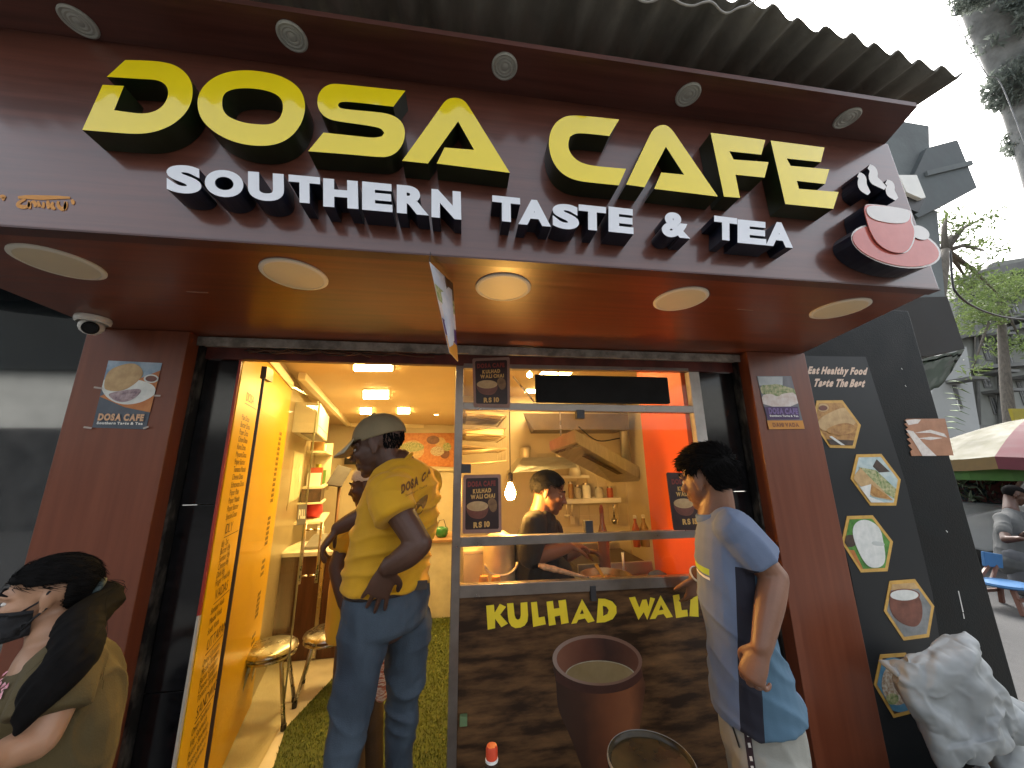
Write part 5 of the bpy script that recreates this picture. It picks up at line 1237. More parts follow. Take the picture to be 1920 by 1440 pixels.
shirt = remeshed('t_shirt', s, .0062, SH, man, 5, folds((.75,-.2,.55), (-.45,.1,.85), .019, 3, 4.5, 17))
mb = MB(); c0 = J(748,872,-.17)
d_ = (hc-neck).normalized(); a_ = d_.orthogonal().normalized(); b_ = d_.cross(a_)
loft(mb, [neck+(a_*math.cos(t)+b_*math.sin(t))*.072+V3((0,0,-.006)) for t in [i*math.pi/8 for i in range(17)]], [.010]*17, d_, 8, 2); mb.build('collar', SH, man, True)
# lettering on the back, laid on the cloth
bv = BVHTree.FromPolygons([shirt.matrix_basis @ v.co + man.location for v in shirt.data.vertices], [list(p.vertices) for p in shirt.data.polygons])
def on_back(s_, px0, py0, px1, py1, hpx, bold, mat, nm):
    v2_, f2_, w = text2(s_, bold, .10)
    # subdivide nothing: letters are small; place each vertex by a ray towards the back
    mb = MB(); vv = []
    bo = V3((.72,-.69,0))
    for p in v2_:
        a, bb = p[0]/w, p[1]
        q = V3(U(px0+(px1-px0)*a, py0+(py1-py0)*a-hpx*bb, y=-.25)); dr = (q-CAMP).normalized()
        h = bv.ray_cast(CAMP, dr)
        vv.append(h[0]+h[1]*.0022 if h[0] else None)
    for q in f2_:
        if all(vv[i] is not None for i in q) and max((vv[i]-vv[j]).length for i in q for j in q) < .06: mb.add([vv[i] for i in q], [list(range(len(q)))])
    if mb.f: mb.build(nm, mat, man)
BRP = M('shirt_print_brown', (.13,.05,.012), .7, var=.1)
on_back('DOSA', 752, 926, 784, 908, 15, 1, BRP, 'shirt_lettering'); on_back('CA', 790, 906, 807, 886, 13, 1, BRP, 'shirt_lettering')
on_back('Southern Taste', 760, 932, 800, 912, 4, 0, BRP, 'shirt_small_lettering')
mb = MB(); pts = [(793,930),(780,942),(771,962),(784,968),(797,950),(803,925)]
vv = []
for p in smooth_loop(pts, 2):
    q = U(p[0], p[1], y=-.25); h = bv.ray_cast(CAMP, (q-CAMP).normalized()); vv.append(h[0]+h[1]*.003 if h[0] else q)
cen = sum(vv, V3())/len(vv); h = bv.ray_cast(CAMP, (cen-CAMP).normalized()); cen = h[0]+h[1]*.003 if h[0] else cen
mb.add(vv+[cen], [[i, (i+1) % len(vv), len(vv)] for i in range(len(vv))]); mb.build('shirt_emblem', M('shirt_print_olive', (.20,.10,.015), .7, var=.3, nscale=40), man)
# jeans
JEAN = M('blue_denim', (.022,.034,.052), .8, col2=(.062,.088,.118), nscale=5, stretch=(1.2,1.2,.7), bump=.25, bscale=320, lo=.36, hi=.7)
s = MB()
loft(s, [J(727,1092,-.165), J(727,1125,-.165), J(727,1165,-.165)], [(.168,.128),(.178,.138),(.166,.132)], l1, 24, c0=.1, c1=.35)
for hx, kx, ax in (((686,1165,-.23), (658,1330,-.24), -.05), ((768,1165,-.10), (755,1330,-.06), .08)):
    hp, kp = J(*hx), J(*kx); kp2 = hp+(kp-hp)*((hp.z-.50)/(hp.z-kp.z)); an = V3((kp2.x+(kp2.x-hp.x)*.5, ax, FZ+.05))
    loft(s, [hp, (hp+kp2)/2, kp2, (kp2+an)/2, an], [(.084,.096),(.066,.072),(.050,.053),(.045,.047),(.046,.048)], l1, 20)
jeans = remeshed('jeans', s, .0062, JEAN, man, 5, folds((.85,.25,-.45), (.3,0,1), .015, 9, 6, 11))
s = MB(); mm = J(727,1093,-.165); r_ = [mm+l1*(.172*math.cos(t))+f1*(.131*math.sin(t)) for t in [i*math.pi/16 for i in range(33)]]
loft(s, r_, [(.014,.002)]*33, V3((0,0,1)), 8, 1); s.build('belt', M('dark_belt', (.02,.014,.012), .45), man, True)
bk = J(790,1097,-.25); MB().box(bk-V3((.022,.004,.016)), bk+V3((.022,.004,.016))).build('belt_loop', M('leather_patch', (.06,.04,.03), .6), man, bevel=.003)
# shoes
for ax, sx in ((-.05, -.475), (.08, -.30)): pass
# cap
CAPM = M('olive_cap', (.21,.165,.09), .85, var=.12, nscale=8, bump=.2, bscale=260)
s = MB(); fN, uN, rN = basis(hf, hu)
hairshell(s, Pm1, Hm, hf, hu, lambda a, b, d: d > .06+.10*max(0, b), 1.13)
cp = remeshed('cap', s, .0045, CAPM, man, 6)
s = MB(); br = []
for i in range(15):
    t = math.pi*(.10+.80*i/14); br.append((math.cos(t)*.335, .26+math.sin(t)*.12))
inner = [Pm1(x*1.05, .20+.17*math.sin(math.pi*(.10+.8*i/14)), .16) for i, (x, y) in enumerate(br)]
outer = [Pm1(x*.93, .34+.42*math.sin(math.pi*(.10+.8*i/14)), .02+.07*abs(x)/.335*-.3) for i, (x, y) in enumerate(br)]
for i in range(14):
    q = [inner[i], inner[i+1], outer[i+1], outer[i]]; s.hexa([p-uN*.003 for p in q], [p+uN*.003 for p in q])
s.build('cap_brim', M('pale_olive_brim', (.38,.34,.24), .8, var=.1), man, True)
ellip_ = MB(); ellip(ellip_, Pm1(0,-.05,.555), rN, uN, fN, (.012,.006,.012), 10); ellip_.build('cap_button', CAPM, man, True)
s = MB(); tufts(s, Pm1, Hm, hf, hu, lambda a, b, d: d < .10 and d > -.22 and b < -.18, 260, .016, .12, 5, thick=.004, grow=1.0, flow=lambda a, b, d: (0, 0, -1)); s.build('hair', HAIR, man, True)

# ---------------------------------------------------------------- second man behind him
f2v = V3((-.95,.10,0)); l2 = V3((-.1,-.95,0))
m2 = empty('person', (-.32, .40, FZ+.01), 'person in yellow shirt and white hairnet, half hidden behind the man at the door', 'person')
hc = J(691,908,.36); hf, hu = V3((-.95,.08,-.22)), V3((-.22,0,.97)); b = MB(); Hm2 = .215
neck = J(699,950,.37); P2 = head(b, hc, hf, hu, Hm2, neck, .05)
loft(b, [J(678,1160,.36), J(678,1080,.36), J(684,1000,.36), J(692,968,.36), neck], [(.13,.10),(.13,.10),(.15,.105),(.14,.08),(.06,.05)], l2, 18)
ls = J(662,985,.24); le = J(632,1062,.22); lw = J(644,1130,.20)
loft(b, [ls, le], [.048,.041], V3((0,0,1)), 12); loft(b, [le, (le+lw)/2, lw], [.040,.036,.027], V3((0,0,1)), 12)
hand(b, lw, V3((.15,-.03,-1)), V3((1,.2,0)), -1, .17, (.35,.4,.4,.45))
for sy, px in ((.30, 672), (.44, 700)):
    hp = J(px,1170,sy); kp = V3((hp.x-.01, sy, .48)); an = V3((hp.x+.02, sy, FZ+.08))
    loft(b, [hp, kp, an], [.07,.05,.034], l2, 12); loft(b, [an+V3((.03,0,-.02)), an+V3((-.08,0,-.05)), an+V3((-.17,0,-.06))], [(.035,.03),(.04,.025),(.036,.016)], l2, 10)
remeshed('body', b, .006, SKIN_D, m2, 5); eyes(P2, Hm2, m2, hf, hu)
s = MB(); loft(s, [J(668,1182,.36), J(672,1120,.36), J(678,1060,.36), J(686,1000,.36), J(692,968,.36), J(697,955,.36)], [(.165,.135),(.163,.135),(.168,.135),(.168,.115),(.14,.09),(.075,.06)], l2, 22, c0=.08)
loft(s, [ls, (ls*.4+le*.6)], [.068,.068], V3((0,0,1)), 16, c1=.1)
remeshed('shirt', s, .0075, M('yellow_tshirt', 0), m2, 5, folds((.3,.1,.9), (.9,.1,-.3), .012, 5, 4, 16))
TRB = M('brown_trousers', (.075,.045,.025), .8, var=.2, nscale=6, bump=.2, bscale=200)
s = MB(); loft(s, [J(678,1150,.36), J(680,1185,.36)], [(.15,.12),(.15,.12)], l2, 18)
for sy, px in ((.29, 670), (.45, 702)):
    hp = J(px,1180,sy); loft(s, [hp, V3((hp.x-.01, sy, .48)), V3((hp.x+.02, sy, FZ+.05))], [.095,.075,.068], l2, 16)
remeshed('trousers', s, .0085, TRB, m2, 5, folds((1,0,.1), (0,0,1), .009, 11, 5, 11))
s = MB(); hairshell(s, P2, Hm2, hf, hu, lambda a, b, d: d > .04+.30*max(0, b), 1.10); remeshed('hairnet', s, .006, M('hairnet_white', (.62,.58,.50), .7, var=.12, nscale=20, bump=.6, bscale=130), m2, 3)
ap = MB(); p = J(713,1215,.22)
loft(ap, [p, J(714,1262,.22), J(716,1300,.22)], [(.03,.035),(.042,.05),(.03,.04)], V3((1,0,0)), 12); o = ap.build('hanging_cloth', M('check_cloth', (.40,.10,.05), .85, col2=(.70,.55,.42), nscale=9, stretch=(3,3,16), lo=.45, hi=.55), m2, True)

# ---------------------------------------------------------------- cook in black
f3 = V3((.88,-.20,0)); l3 = V3((.2,.88,0))
ck = empty('person', (.50, .40, FZ), 'cook in black shirt reaching over the griddle behind the kitchen window', 'person')
hc = J(1029,922,.38); hf, hu = V3((.90,-.28,-.32)), V3((.30,-.05,.95)); b = MB(); Hc = .225
neck = J(1012,968,.38); P3 = head(b, hc, hf, hu, Hc, neck, .054)
loft(b, [J(1005,1180,.40), J(1005,1080,.40), J(1010,1020,.40), J(1012,985,.39), neck], [(.14,.10),(.14,.105),(.17,.11),(.15,.085),(.06,.055)], l3, 18)
rs_ = J(1003,985,.22); re = J(993,1046,.20); rw = J(1066,1026,.26)
loft(b, [rs_, re], [.052,.044], V3((0,0,1)), 14); loft(b, [re, (re+rw)/2, rw], [.043,.042,.028], V3((0,0,1)), 14); hand(b, rw, J(1098,1020,.34)-rw, V3((0,.2,-1)), -1, .18, (.35,.4,.4,.45))
ls_ = J(1030,990,.55); le = J(1050,1050,.56); lw = J(1090,1030,.52)
loft(b, [ls_, le], [.05,.044], V3((0,0,1)), 14); loft(b, [le, lw], [.042,.028], V3((0,0,1)), 14); hand(b, lw, V3((.9,-.1,-.2)), V3((0,-.2,-1)), 1, .18, (.4,.4,.4,.4))
for sy in (.30, .48):
    hp = V3((.53, sy, .85)); loft(b, [hp, V3((.53,sy,.46)), V3((.52,sy,FZ+.08))], [.075,.052,.036], l3, 12); an = V3((.52,sy,FZ+.08))
    loft(b, [an+V3((-.03,0,-.02)), an+V3((.08,0,-.05)), an+V3((.17,0,-.06))], [(.035,.03),(.04,.025),(.036,.016)], l3, 10)
remeshed('body', b, .0052, SKIN_M, ck, 5); eyes(P3, Hc, ck, hf, hu)
BLK = M('black_cotton', (.010,.009,.009), .85, var=.3, nscale=12, bump=.15, bscale=200)
s = MB(); loft(s, [J(1003,1130,.40), J(1003,1060,.40), J(1008,1020,.40), J(1012,990,.39), J(1012,972,.38)], [(.17,.135),(.168,.132),(.185,.132),(.165,.105),(.075,.065)], l3, 22)
loft(s, [rs_+V3((.01,.05,.005)), rs_*.5+re*.5, re+V3((0,0,.01))], [.068,.066,.060], V3((0,0,1)), 16); loft(s, [ls_+V3((0,-.05,0)), le], [.066,.058], V3((0,0,1)), 16)
loft(s, [J(1005,1180,.40), J(1005,1080,.40), J(1010,1020,.40), J(1012,985,.39)], [(.155,.115),(.155,.12),(.185,.125),(.165,.10)], l3, 18)
for q1_, q2_ in ((rs_, re), (ls_, le)): loft(s, [q1_+V3((0,0,.004)), q2_], [.066,.056], V3((0,0,1)), 14, c1=.1)
remeshed('shirt', s, .0068, BLK, ck, 3, folds((.3,.1,.9), (.9,.1,-.3), .010, 2, 4, 16))
s = MB(); loft(s, [V3((.52,.40,.95)), V3((.53,.39,.82))], [(.16,.13),(.15,.12)], l3, 16)
for sy in (.30, .48): loft(s, [V3((.53,sy,.82)), V3((.53,sy,.46)), V3((.52,sy,FZ+.05))], [.095,.075,.065], l3, 14)
remeshed('trousers', s, .010, BLK, ck, 4)
hcut = lambda a, b, d: (d > .16 and b < .30) or (d > -.12 and b < -.12 - .25*max(0,-d)) or (d > .02 and b < .02) or d > .36
s = MB(); hairshell(s, P3, Hc, hf, hu, hcut, 1.11); hb_ = remeshed('hair_base', s, .006, HAIR, ck, 4); s = MB(); tufts(s, P3, Hc, hf, hu, hcut, 1300, .013, .25, 8, thick=.0018, grow=1.09, flow=lambda a, b, d: (0, .5, -.5)); s.build('hair', HAIR, hb_, True)
s = MB(); s.tube([P3(-.06,.40,-.205), P3(0,.425,-.195), P3(.06,.40,-.205)], .006, 6); s.build('moustache', HAIR, ck, True)

# ---------------------------------------------------------------- boy in blue
f4 = V3((-.86,.50,0)); l4 = V3((-.50,-.86,0))
by = empty('person', (1.06, -.42, 0), 'young person in pale blue polo shirt leaning at the kitchen window, hand on hip', 'person')
hc = J(1324,896,-.43); hf, hu = V3((-.40,.90,-.20)), V3((-.12,.10,.98)); b = MB(); Hb = .225
neck = J(1344,968,-.44); P4 = head(b, hc, hf, hu, Hb, neck, .053)
loft(b, [J(1430,1400,-.44), J(1395,1220,-.44), J(1368,1080,-.44), J(1356,1000,-.44), neck], [(.13,.10),(.125,.095),(.14,.10),(.14,.08),(.06,.055)], l4, 20)
ls = J(1374,992,-.555); le = J(1452,1082,-.60); lw = J(1428,1214,-.66)
loft(b, [ls, (ls+le)/2, le], [.050,.046,.040], V3((0,0,1)), 14); loft(b, [le, le*.6+lw*.4, lw], [.041,.041,.028], f4, 14)
hand(b, lw, J(1412,1256,-.655)-lw, V3((.80,.25,-.25)), -1, .172, (.85,.95,1.0,1.0), .03, .5)
rs_ = J(1335,1000,-.30); re = J(1347,1050,-.22); rw = J(1303,1080,-.085)
loft(b, [rs_, re], [.046,.040], V3((0,0,1)), 14); loft(b, [re, (re+rw)/2, rw], [.039,.034,.027], V3((0,0,1)), 14)
hand(b, rw, J(1296,1126,-.05)-rw, V3((-.2,.9,-.1)), -1, .172, (.30,.38,.42,.45), .05)
for off in (-.085, .085):
    hp = J(1432,1400,-.44)+l4*off; kp = V3((hp.x-.02, hp.y+.02, .47)); an = V3((hp.x+.02, hp.y, .09))
    loft(b, [hp, kp, an], [.072,.05,.034], l4, 12); loft(b, [an-f4*.03+V3((0,0,-.03)), an+f4*.08+V3((0,0,-.06)), an+f4*.18+V3((0,0,-.07))], [(.035,.03),(.04,.025),(.036,.016)], l4, 10)
remeshed('body', b, .0042, SKIN_M, by, 5); eyes(P4, Hb, by, hf, hu)
# shirt with front, side and back panels and two chest stripes, by place on the cloth
def shirt_mat():
    m = bpy.data.materials.new('blue_polo_cloth'); m.use_nodes = True; t = m.node_tree; n = t.nodes; l = t.links; p = n['Principled BSDF']
    tc = n.new('ShaderNodeTexCoord'); sp = n.new('ShaderNodeSeparateXYZ'); l.new(tc.outputs['Object'], sp.inputs[0])
    def math_(op, a, bb=None):
        k = n.new('ShaderNodeMath'); k.operation = op
        for i, q in enumerate((a, bb)):
            if q is None: continue
            if isinstance(q, (int, float)): k.inputs[i].default_value = q
            else: l.new(q, k.inputs[i])
        return k.outputs[0]
    return m, n, l, p, sp, math_
s = MB()
loft(s, [J(1418,1322,-.44), J(1408,1280,-.44), J(1390,1200,-.44), J(1370,1090,-.44), J(1358,1010,-.44), J(1350,980,-.44)], [(.168,.140),(.160,.130),(.148,.110),(.156,.108),(.140,.090),(.075,.066)], l4, 24, c0=.08, c1=.3)
loft(s, [ls-l4*.05, ls*.72+le*.28+V3((0,0,.002)), ls*.34+le*.66], [.066,.070,.072], V3((0,0,1)), 18, c1=.08); loft(s, [ls, ls*.34+le*.66], [.065,.066], V3((0,0,1)), 18, c1=.08)
loft(s, [J(1395,1220,-.44), J(1368,1080,-.44), J(1356,1000,-.44)], [(.137,.107),(.152,.112),(.152,.092)], l4, 20); loft(s, [rs_, rs_*.5+re*.5], [.062,.060], V3((0,0,1)), 16)
m, n, l, p, sp, mt_ = shirt_mat()
polo = remeshed('polo_shirt', s, .0058, m, by, 5, folds((.75,.1,-.65), (.6,0,.7), .016, 6, 4.5, 13, .5))
# shader: object origin is known, so heights are converted to it
O = polo.matrix_basis.translation+by.location
fx = mt_('ADD', mt_('MULTIPLY', sp.outputs[0], f4.x), mt_('MULTIPLY', sp.outputs[1], f4.y))
lx_ = mt_('ADD', mt_('MULTIPLY', sp.outputs[0], l4.x), mt_('MULTIPLY', sp.outputs[1], l4.y))
def mixc(fac, c1, c2):
    k = n.new('ShaderNodeMix'); k.data_type = 'RGBA'; l.new(fac, k.inputs[0])
    for i, q in ((6, c1), (7, c2)):
        if isinstance(q, tuple): k.inputs[i].default_value = (*q, 1)
        else: l.new(q, k.inputs[i])
    return k.outputs[2]
def band(v, a, bb): return mt_('MULTIPLY', mt_('GREATER_THAN', v, a), mt_('LESS_THAN', v, bb))
ns = n.new('ShaderNodeTexNoise'); ns.inputs['Scale'].default_value = 5; tc = [q for q in n if q.bl_idname == 'ShaderNodeTexCoord'][0]; l.new(tc.outputs['Object'], ns.inputs['Vector'])
blue = mixc(ns.outputs['Fac'], (.115,.150,.235), (.16,.205,.30))
def loc(px, py, y): return J(px,py,y)-O
za = loc(1340,1068,-.5); zb = loc(1340,1080,-.5); zc = loc(1340,1084,-.5); ze = loc(1340,1089,-.5)
# position along the torso (it leans): height plus a share of the forward offset
hgt = mt_('ADD', sp.outputs[2], mt_('MULTIPLY', fx, -.10))
def hv(v): return v.z+(v.x*f4.x+v.y*f4.y)*-.10
frontside = mt_('GREATER_THAN', fx, (loc(1385,1090,-.5).x*f4.x+loc(1385,1090,-.5).y*f4.y))
notsleeve = mt_('LESS_THAN', lx_, (ls-O).dot(l4)-.012)
fs = mt_('MULTIPLY', frontside, notsleeve)
col = mixc(mt_('MULTIPLY', band(hgt, hv(zb), hv(za)), fs), blue, (.36,.50,.05))
col = mixc(mt_('MULTIPLY', band(hgt, hv(ze), hv(zc)), fs), col, (.75,.75,.72))
# dark panel down the side seam
side_c = mt_('ADD', fx, mt_('MULTIPLY', sp.outputs[2], -.33))
q0 = loc(1398,1170,-.56); q1 = loc(1410,1340,-.58)
g0 = q0.x*f4.x+q0.y*f4.y; g1 = q1.x*f4.x+q1.y*f4.y; sl4 = (g0-g1)/(q0.z-q1.z)
side_c = mt_('ADD', fx, mt_('MULTIPLY', sp.outputs[2], -sl4)); s0 = g0-sl4*q0.z
lower = mt_('LESS_THAN', sp.outputs[2], loc(1400,1058,-.55).z)
nearside = mt_('GREATER_THAN', lx_, 0.0)
col = mixc(mt_('MULTIPLY', mt_('MULTIPLY', band(side_c, s0-.034, s0+.026), lower), nearside), col, (.012,.012,.022))
backp = mt_('MULTIPLY', mt_('MULTIPLY', mt_('LESS_THAN', side_c, s0-.034), lower), nearside)
col = mixc(backp, col, (.072,.145,.215))
l.new(col, p.inputs['Base Color']); p.inputs['Roughness'].default_value = .85
bn = n.new('ShaderNodeBump'); bn.inputs['Strength'].default_value = .12; bn.inputs['Distance'].default_value = .004; n3 = n.new('ShaderNodeTexNoise'); n3.inputs['Scale'].default_value = 240; l.new(tc.outputs['Object'], n3.inputs['Vector']); l.new(n3.outputs['Fac'], bn.inputs['Height']); l.new(bn.outputs[0], p.inputs['Normal'])
POLO2 = M('blue_collar', (.10,.16,.29), .8, var=.08)
d_ = (hc-neck).normalized(); a_ = d_.orthogonal().normalized(); b_ = d_.cross(a_); mb = MB()
loft(mb, [neck+(a_*math.cos(t)+b_*math.sin(t))*.070+V3((.004,0,-.004)) for t in [i*math.pi/8 for i in range(17)]], [(.020,.007)]*17, d_, 8, 2); mb.build('collar', POLO2, by, True)
TRG = M('pale_track_pants', (.30,.30,.265), .75, var=.08, nscale=4, bump=.1, bscale=200)
s = MB(); loft(s, [J(1416,1300,-.44), J(1424,1350,-.44), J(1430,1395,-.44)], [(.145,.118),(.152,.125),(.150,.125)], l4, 20)
legs = []
for off in (-.085, .085):
    hp = J(1432,1400,-.44)+l4*off; kp = V3((hp.x-.02, hp.y+.02, .47)); an = V3((hp.x+.02, hp.y, .05)); legs.append((hp, kp, an))
    loft(s, [hp, kp, an], [(.088,.105),(.078,.082),(.068,.07)], l4, 18)
pants = remeshed('track_pants', s, .0065, TRG, by, 5, folds((.3,0,1), (.9,.3,-.2), .007, 4, 4, 14))
bvp = BVHTree.FromPolygons([pants.matrix_basis @ v.co + by.location for v in pants.data.vertices], [list(q.vertices) for q in pants.data.polygons])
def on_cloth(bvh, poly, mat, nm, par, lift=.002, y=-.5):
    vv = []
    for q in poly:
        h = bvh.ray_cast(CAMP, (U(q[0], q[1], y=y)-CAMP).normalized()); vv.append(h[0]+h[1]*lift if h[0] else None)
    m_ = MB(); k = len(vv)//2
    for i in range(k-1):
        q = [vv[i], vv[i+1], vv[2*k-2-i], vv[2*k-1-i]]
        if all(x is not None for x in q): m_.add(q, [[0,1,2,3]])
    if m_.f: return m_.build(nm, mat, par)
def ribbon(p, q, w, n_=10): return [(p[0]+(q[0]-p[0])*i/n_, p[1]+(q[1]-p[1])*i/n_) for i in range(n_+1)]+[(q[0]+w+(p[0]-q[0])*i/n_, q[1]+(p[1]-q[1])*i/n_) for i in range(n_+1)]
on_cloth(bvp, ribbon((1393,1358),(1408,1470),13,14), M('maroon_stripe', (.030,.014,.020), .7), 'side_stripe', by)
on_cloth(bvp, ribbon((1370,1352),(1386,1402),3,10), INK_K, 'drawstring', by)
for yy in (1372, 1392, 1418, 1436): on_cloth(bvp, ribbon((1398+(yy-1358)*.13,yy),(1398.5+(yy-1346)*.13,yy+9),5,3), INK_W, 'stripe_mark', by, .0032)
hcut4 = lambda a, b, d: (d > .22 and b < .37) or (d > -.20 and b < -.17) or (d > .13 and b < .10) or d > .36
s = MB(); hairshell(s, P4, Hb, hf, hu, hcut4, 1.13); hb_ = remeshed('hair_base', s, .006, HAIR, by, 4); s = MB()
tufts(s, P4, Hb, hf, hu, hcut4, 2600, .026, .40, 21, thick=.0030, grow=1.08, flow=lambda a, b, d: (.2*max(0,min(1,d/.35)), -.5+1.4*max(0,min(1,(d-.02)/.36)), -.5+.7*max(0,min(1,(d-.02)/.36))))
tufts(s, P4, Hb, hf, hu, lambda a, b, d: d > .26, 700, .033, .6, 22, thick=.0032, grow=1.1, flow=lambda a, b, d: (.1, 1, .25))
s.build('hair', HAIR, hb_, True)
a = (re-rw).normalized(); bc = rw+a*.018
MB().lathe([(.034,-.006),(.037,-.003),(.037,.003),(.034,.006),(.031,.003),(.031,-.003),(.034,-.006)], bc, 28, a).build('bangle', M('white_bangle', (.75,.74,.70), .25), by, True)

# ---------------------------------------------------------------- seated woman at the left
f5 = V3((-.76,-.65,0)); l5 = V3((.65,-.76,0))
wo_ = empty('person', (-1.13, -.55, 0), 'seated person in olive top, black face mask and long black ponytail', 'person')
YW5 = -.49
hc = J(86,1114,YW5); hf, hu = V3((-.78,-.61,-.04)), V3((-.02,-.02,1)); b = MB(); Hw = .188
neck = J(104,1190,YW5); P5 = head(b, hc, hf, hu, Hw, neck, .043)
hip = V3((hc.x+.05, YW5, .50))
loft(b, [hip, J(100,1400,YW5), J(100,1280,YW5), J(98,1226,YW5), neck], [(.14,.11),(.115,.09),(.13,.09),(.12,.068),(.05,.045)], l5, 20)
ls = J(124,1252,-.59); le = J(70,1386,-.66); lw = J(-40,1436,-.74)
loft(b, [ls, (ls+le)/2, le], [.050,.047,.040], V3((1,0,0)), 14); loft(b, [le, lw], [.039,.026], V3((0,0,1)), 14); hand(b, lw, V3((-.9,-.4,-.15)), V3((0,.3,-1)), 1, .165, (.3,.3,.3,.3))
rs_ = J(95,1250,YW5)-l5*.135; re = V3((rs_.x-.06, rs_.y-.02, rs_.z-.27)); rw = V3((re.x-.16, re.y-.14, re.z-.04))
loft(b, [rs_, re], [.05,.042], V3((0,0,1)), 12); loft(b, [re, rw], [.041,.027], V3((0,0,1)), 12); hand(b, rw, V3((-1,-.1,-.1)), V3((0,-.2,-1)), -1, .165, (.3,.3,.3,.3))
for sgn in (-1, 1):
    hp = hip+l5*(.09*sgn); kn = hp+f5*.40+V3((0,0,-.02)); an = V3((kn.x+.02, kn.y, .09))
    loft(b, [hp, kn], [.085,.058], l5, 12); loft(b, [kn, an], [.055,.036], l5, 12); loft(b, [an+V3((.03,0,-.03)), an+V3((-.08,0,-.06)), an+V3((-.16,0,-.07))], [(.032,.03),(.036,.022),(.032,.014)], l5, 10)
remeshed('body', b, .005, SKIN_L, wo_, 5); eyes(P5, Hw, wo_, hf, hu)
OLV = M('olive_top', (.085,.062,.022), .85, var=.12, nscale=6, bump=.15, bscale=220)
s = MB(); loft(s, [hip+V3((0,0,.02)), J(104,1400,YW5), J(102,1282,YW5), J(101,1236,YW5), J(99,1218,YW5)], [(.165,.135),(.145,.115),(.150,.110),(.132,.084),(.062,.054)], l5, 22, c1=.2)
loft(s, [ls-l5*.045, ls*.62+le*.38, ls*.34+le*.66], [.066,.070,.072], V3((1,0,0)), 18, c1=.08); loft(s, [rs_+l5*.05, rs_*.4+re*.6], [.068,.066], V3((0,0,1)), 16)
olive = remeshed('top', s, .0065, OLV, wo_, 5, folds((.4,.2,-.9), (.9,0,.35), .018, 8, 4.5, 18))
s = MB(); loft(s, [hip, hip+V3((0,0,.06))], [(.18,.14),(.17,.13)], l5, 16)
for sgn in (-1, 1):
    hp = hip+l5*(.09*sgn); kn = hp+f5*.40+V3((0,0,-.02)); loft(s, [hp, kn], [.105,.08], l5, 14); loft(s, [kn, V3((kn.x+.02, kn.y, .06))], [.078,.07], l5, 14)
remeshed('trousers', s, .010, M('dark_trousers', (.02,.02,.025), .8), wo_, 4)
# mask
s = MB()
fN, uN, rN = basis(hf, hu); g = []
NA, NB = 17, 9
for i in range(NA):
    ph = R(-92+184*i/(NA-1))
    for j in range(NB):
        t = j/(NB-1); d = -.07-.45*t-.10*(1-math.cos(ph))*(.35-t)*1.2; wd = 1-.16*t
        a_, b_ = .335*wd*math.sin(ph), .07+.44*math.cos(ph)*(1-.10*abs(t-.3)-.12*max(0,t-.6))
        g.append(P5(a_, b_, d))
for i in range(NA-1):
    for j in range(NB-1):
        q = [g[i*NB+j], g[(i+1)*NB+j], g[(i+1)*NB+j+1], g[i*NB+j+1]]; cc3 = P5(0,.05,-.25); s.hexa([p+(cc3-p).normalized()*.004 for p in q], q)
MASK = M('black_mask', (.010,.010,.012), .8, var=.2, bump=.2, bscale=160)
s.build('face_mask', MASK, wo_, True)
for sg in (-1, 1): MB().tube([P5(sg*.29,.16,-.12), P5(sg*.345,.02,-.02), P5(sg*.36,-.06,.10)], .0028, 6).build('mask_strap', MASK, wo_, True)
for sg in (-1, 1): MB().tube([P5(sg*.27,.16,-.40), P5(sg*.335,.04,-.22), P5(sg*.35,-.06,-.12)], .0028, 6).build('mask_strap', MASK, wo_, True)
hcut5 = lambda a, b, d: (d > .25-.25*abs(a) and b < .40) or (d > -.24 and b < -.17) or (d > .145 and b < .10)
s = MB(); hairshell(s, P5, Hw, hf, hu, hcut5, 1.11); tie = P5(0,-.50,-.06)
hb_ = remeshed('hair_base', s, .0045, HAIR, wo_, 5, folds(-f5+V3((0,0,-.35)), (0,0,1), .0035, 4, 6, 55))
q1 = tie-f5*.026+V3((0,0,-.035)); q2 = J(152,1168,YW5-.03); q3 = J(140,1228,YW5-.13); q4 = J(80,1300,YW5-.20); q5 = J(34,1372,YW5-.22)
s = MB(); loft(s, [P5(0,-.38,-.02), tie, q1, q2, q3, q4, q5], [.036,.024,.038,.046,.048,.038,.010], V3((0,1,0)), 14, 4)
loft(s, [tie, q1, q2, J(158,1240,YW5-.03), J(142,1290,YW5-.06)], [.02,.034,.038,.034,.010], V3((0,1,0)), 14, 4)
remeshed('ponytail', s, .0048, HAIR, wo_, 4, folds((-.5,-.2,-.8), (.8,.1,-.5), .007, 4, 4, 46))
s = MB(); tufts(s, P5, Hw, hf, hu, hcut5, 1300, .030, .0, 31, thick=.0009, grow=1.125, flow=lambda a, b, d: (0, -1, -.30))
rs = random.Random(4)
for k in range(110):
    o = V3((rs.gauss(0,.010), rs.gauss(0,.010), rs.gauss(0,.009))); e = V3((rs.gauss(0,.010), rs.gauss(0,.008), rs.gauss(0,.012)))
    br_ = rs.random() < .4
    c_ = [tie+o, q1+o*1.7+e*.4, q2+o*1.9+e*.8, (J(158,1240,YW5-.03) if br_ else q3)+o*1.9+e, (J(142,1295,YW5-.06) if br_ else q4)+o*1.7+e*1.4]
    w = rs.uniform(.0005,.0009); pts = crom(c_, 4); s.tube(pts, [w*(1-.7*(i/(len(pts)-1))**2) for i in range(len(pts))], 4)
s.build('hair', HAIR, hb_, True)
MB().lathe([(.022,-.010),(.030,-.006),(.030,.006),(.022,.010)], tie, 14, (-f5+V3((0,0,-.4))).normalized()).build('hair_tie', M('dark_tie', (.03,.05,.05), .6), wo_, True)
bvo = BVHTree.FromPolygons([olive.matrix_basis @ v.co + wo_.location for v in olive.data.vertices], [list(q.vertices) for q in olive.data.polygons])
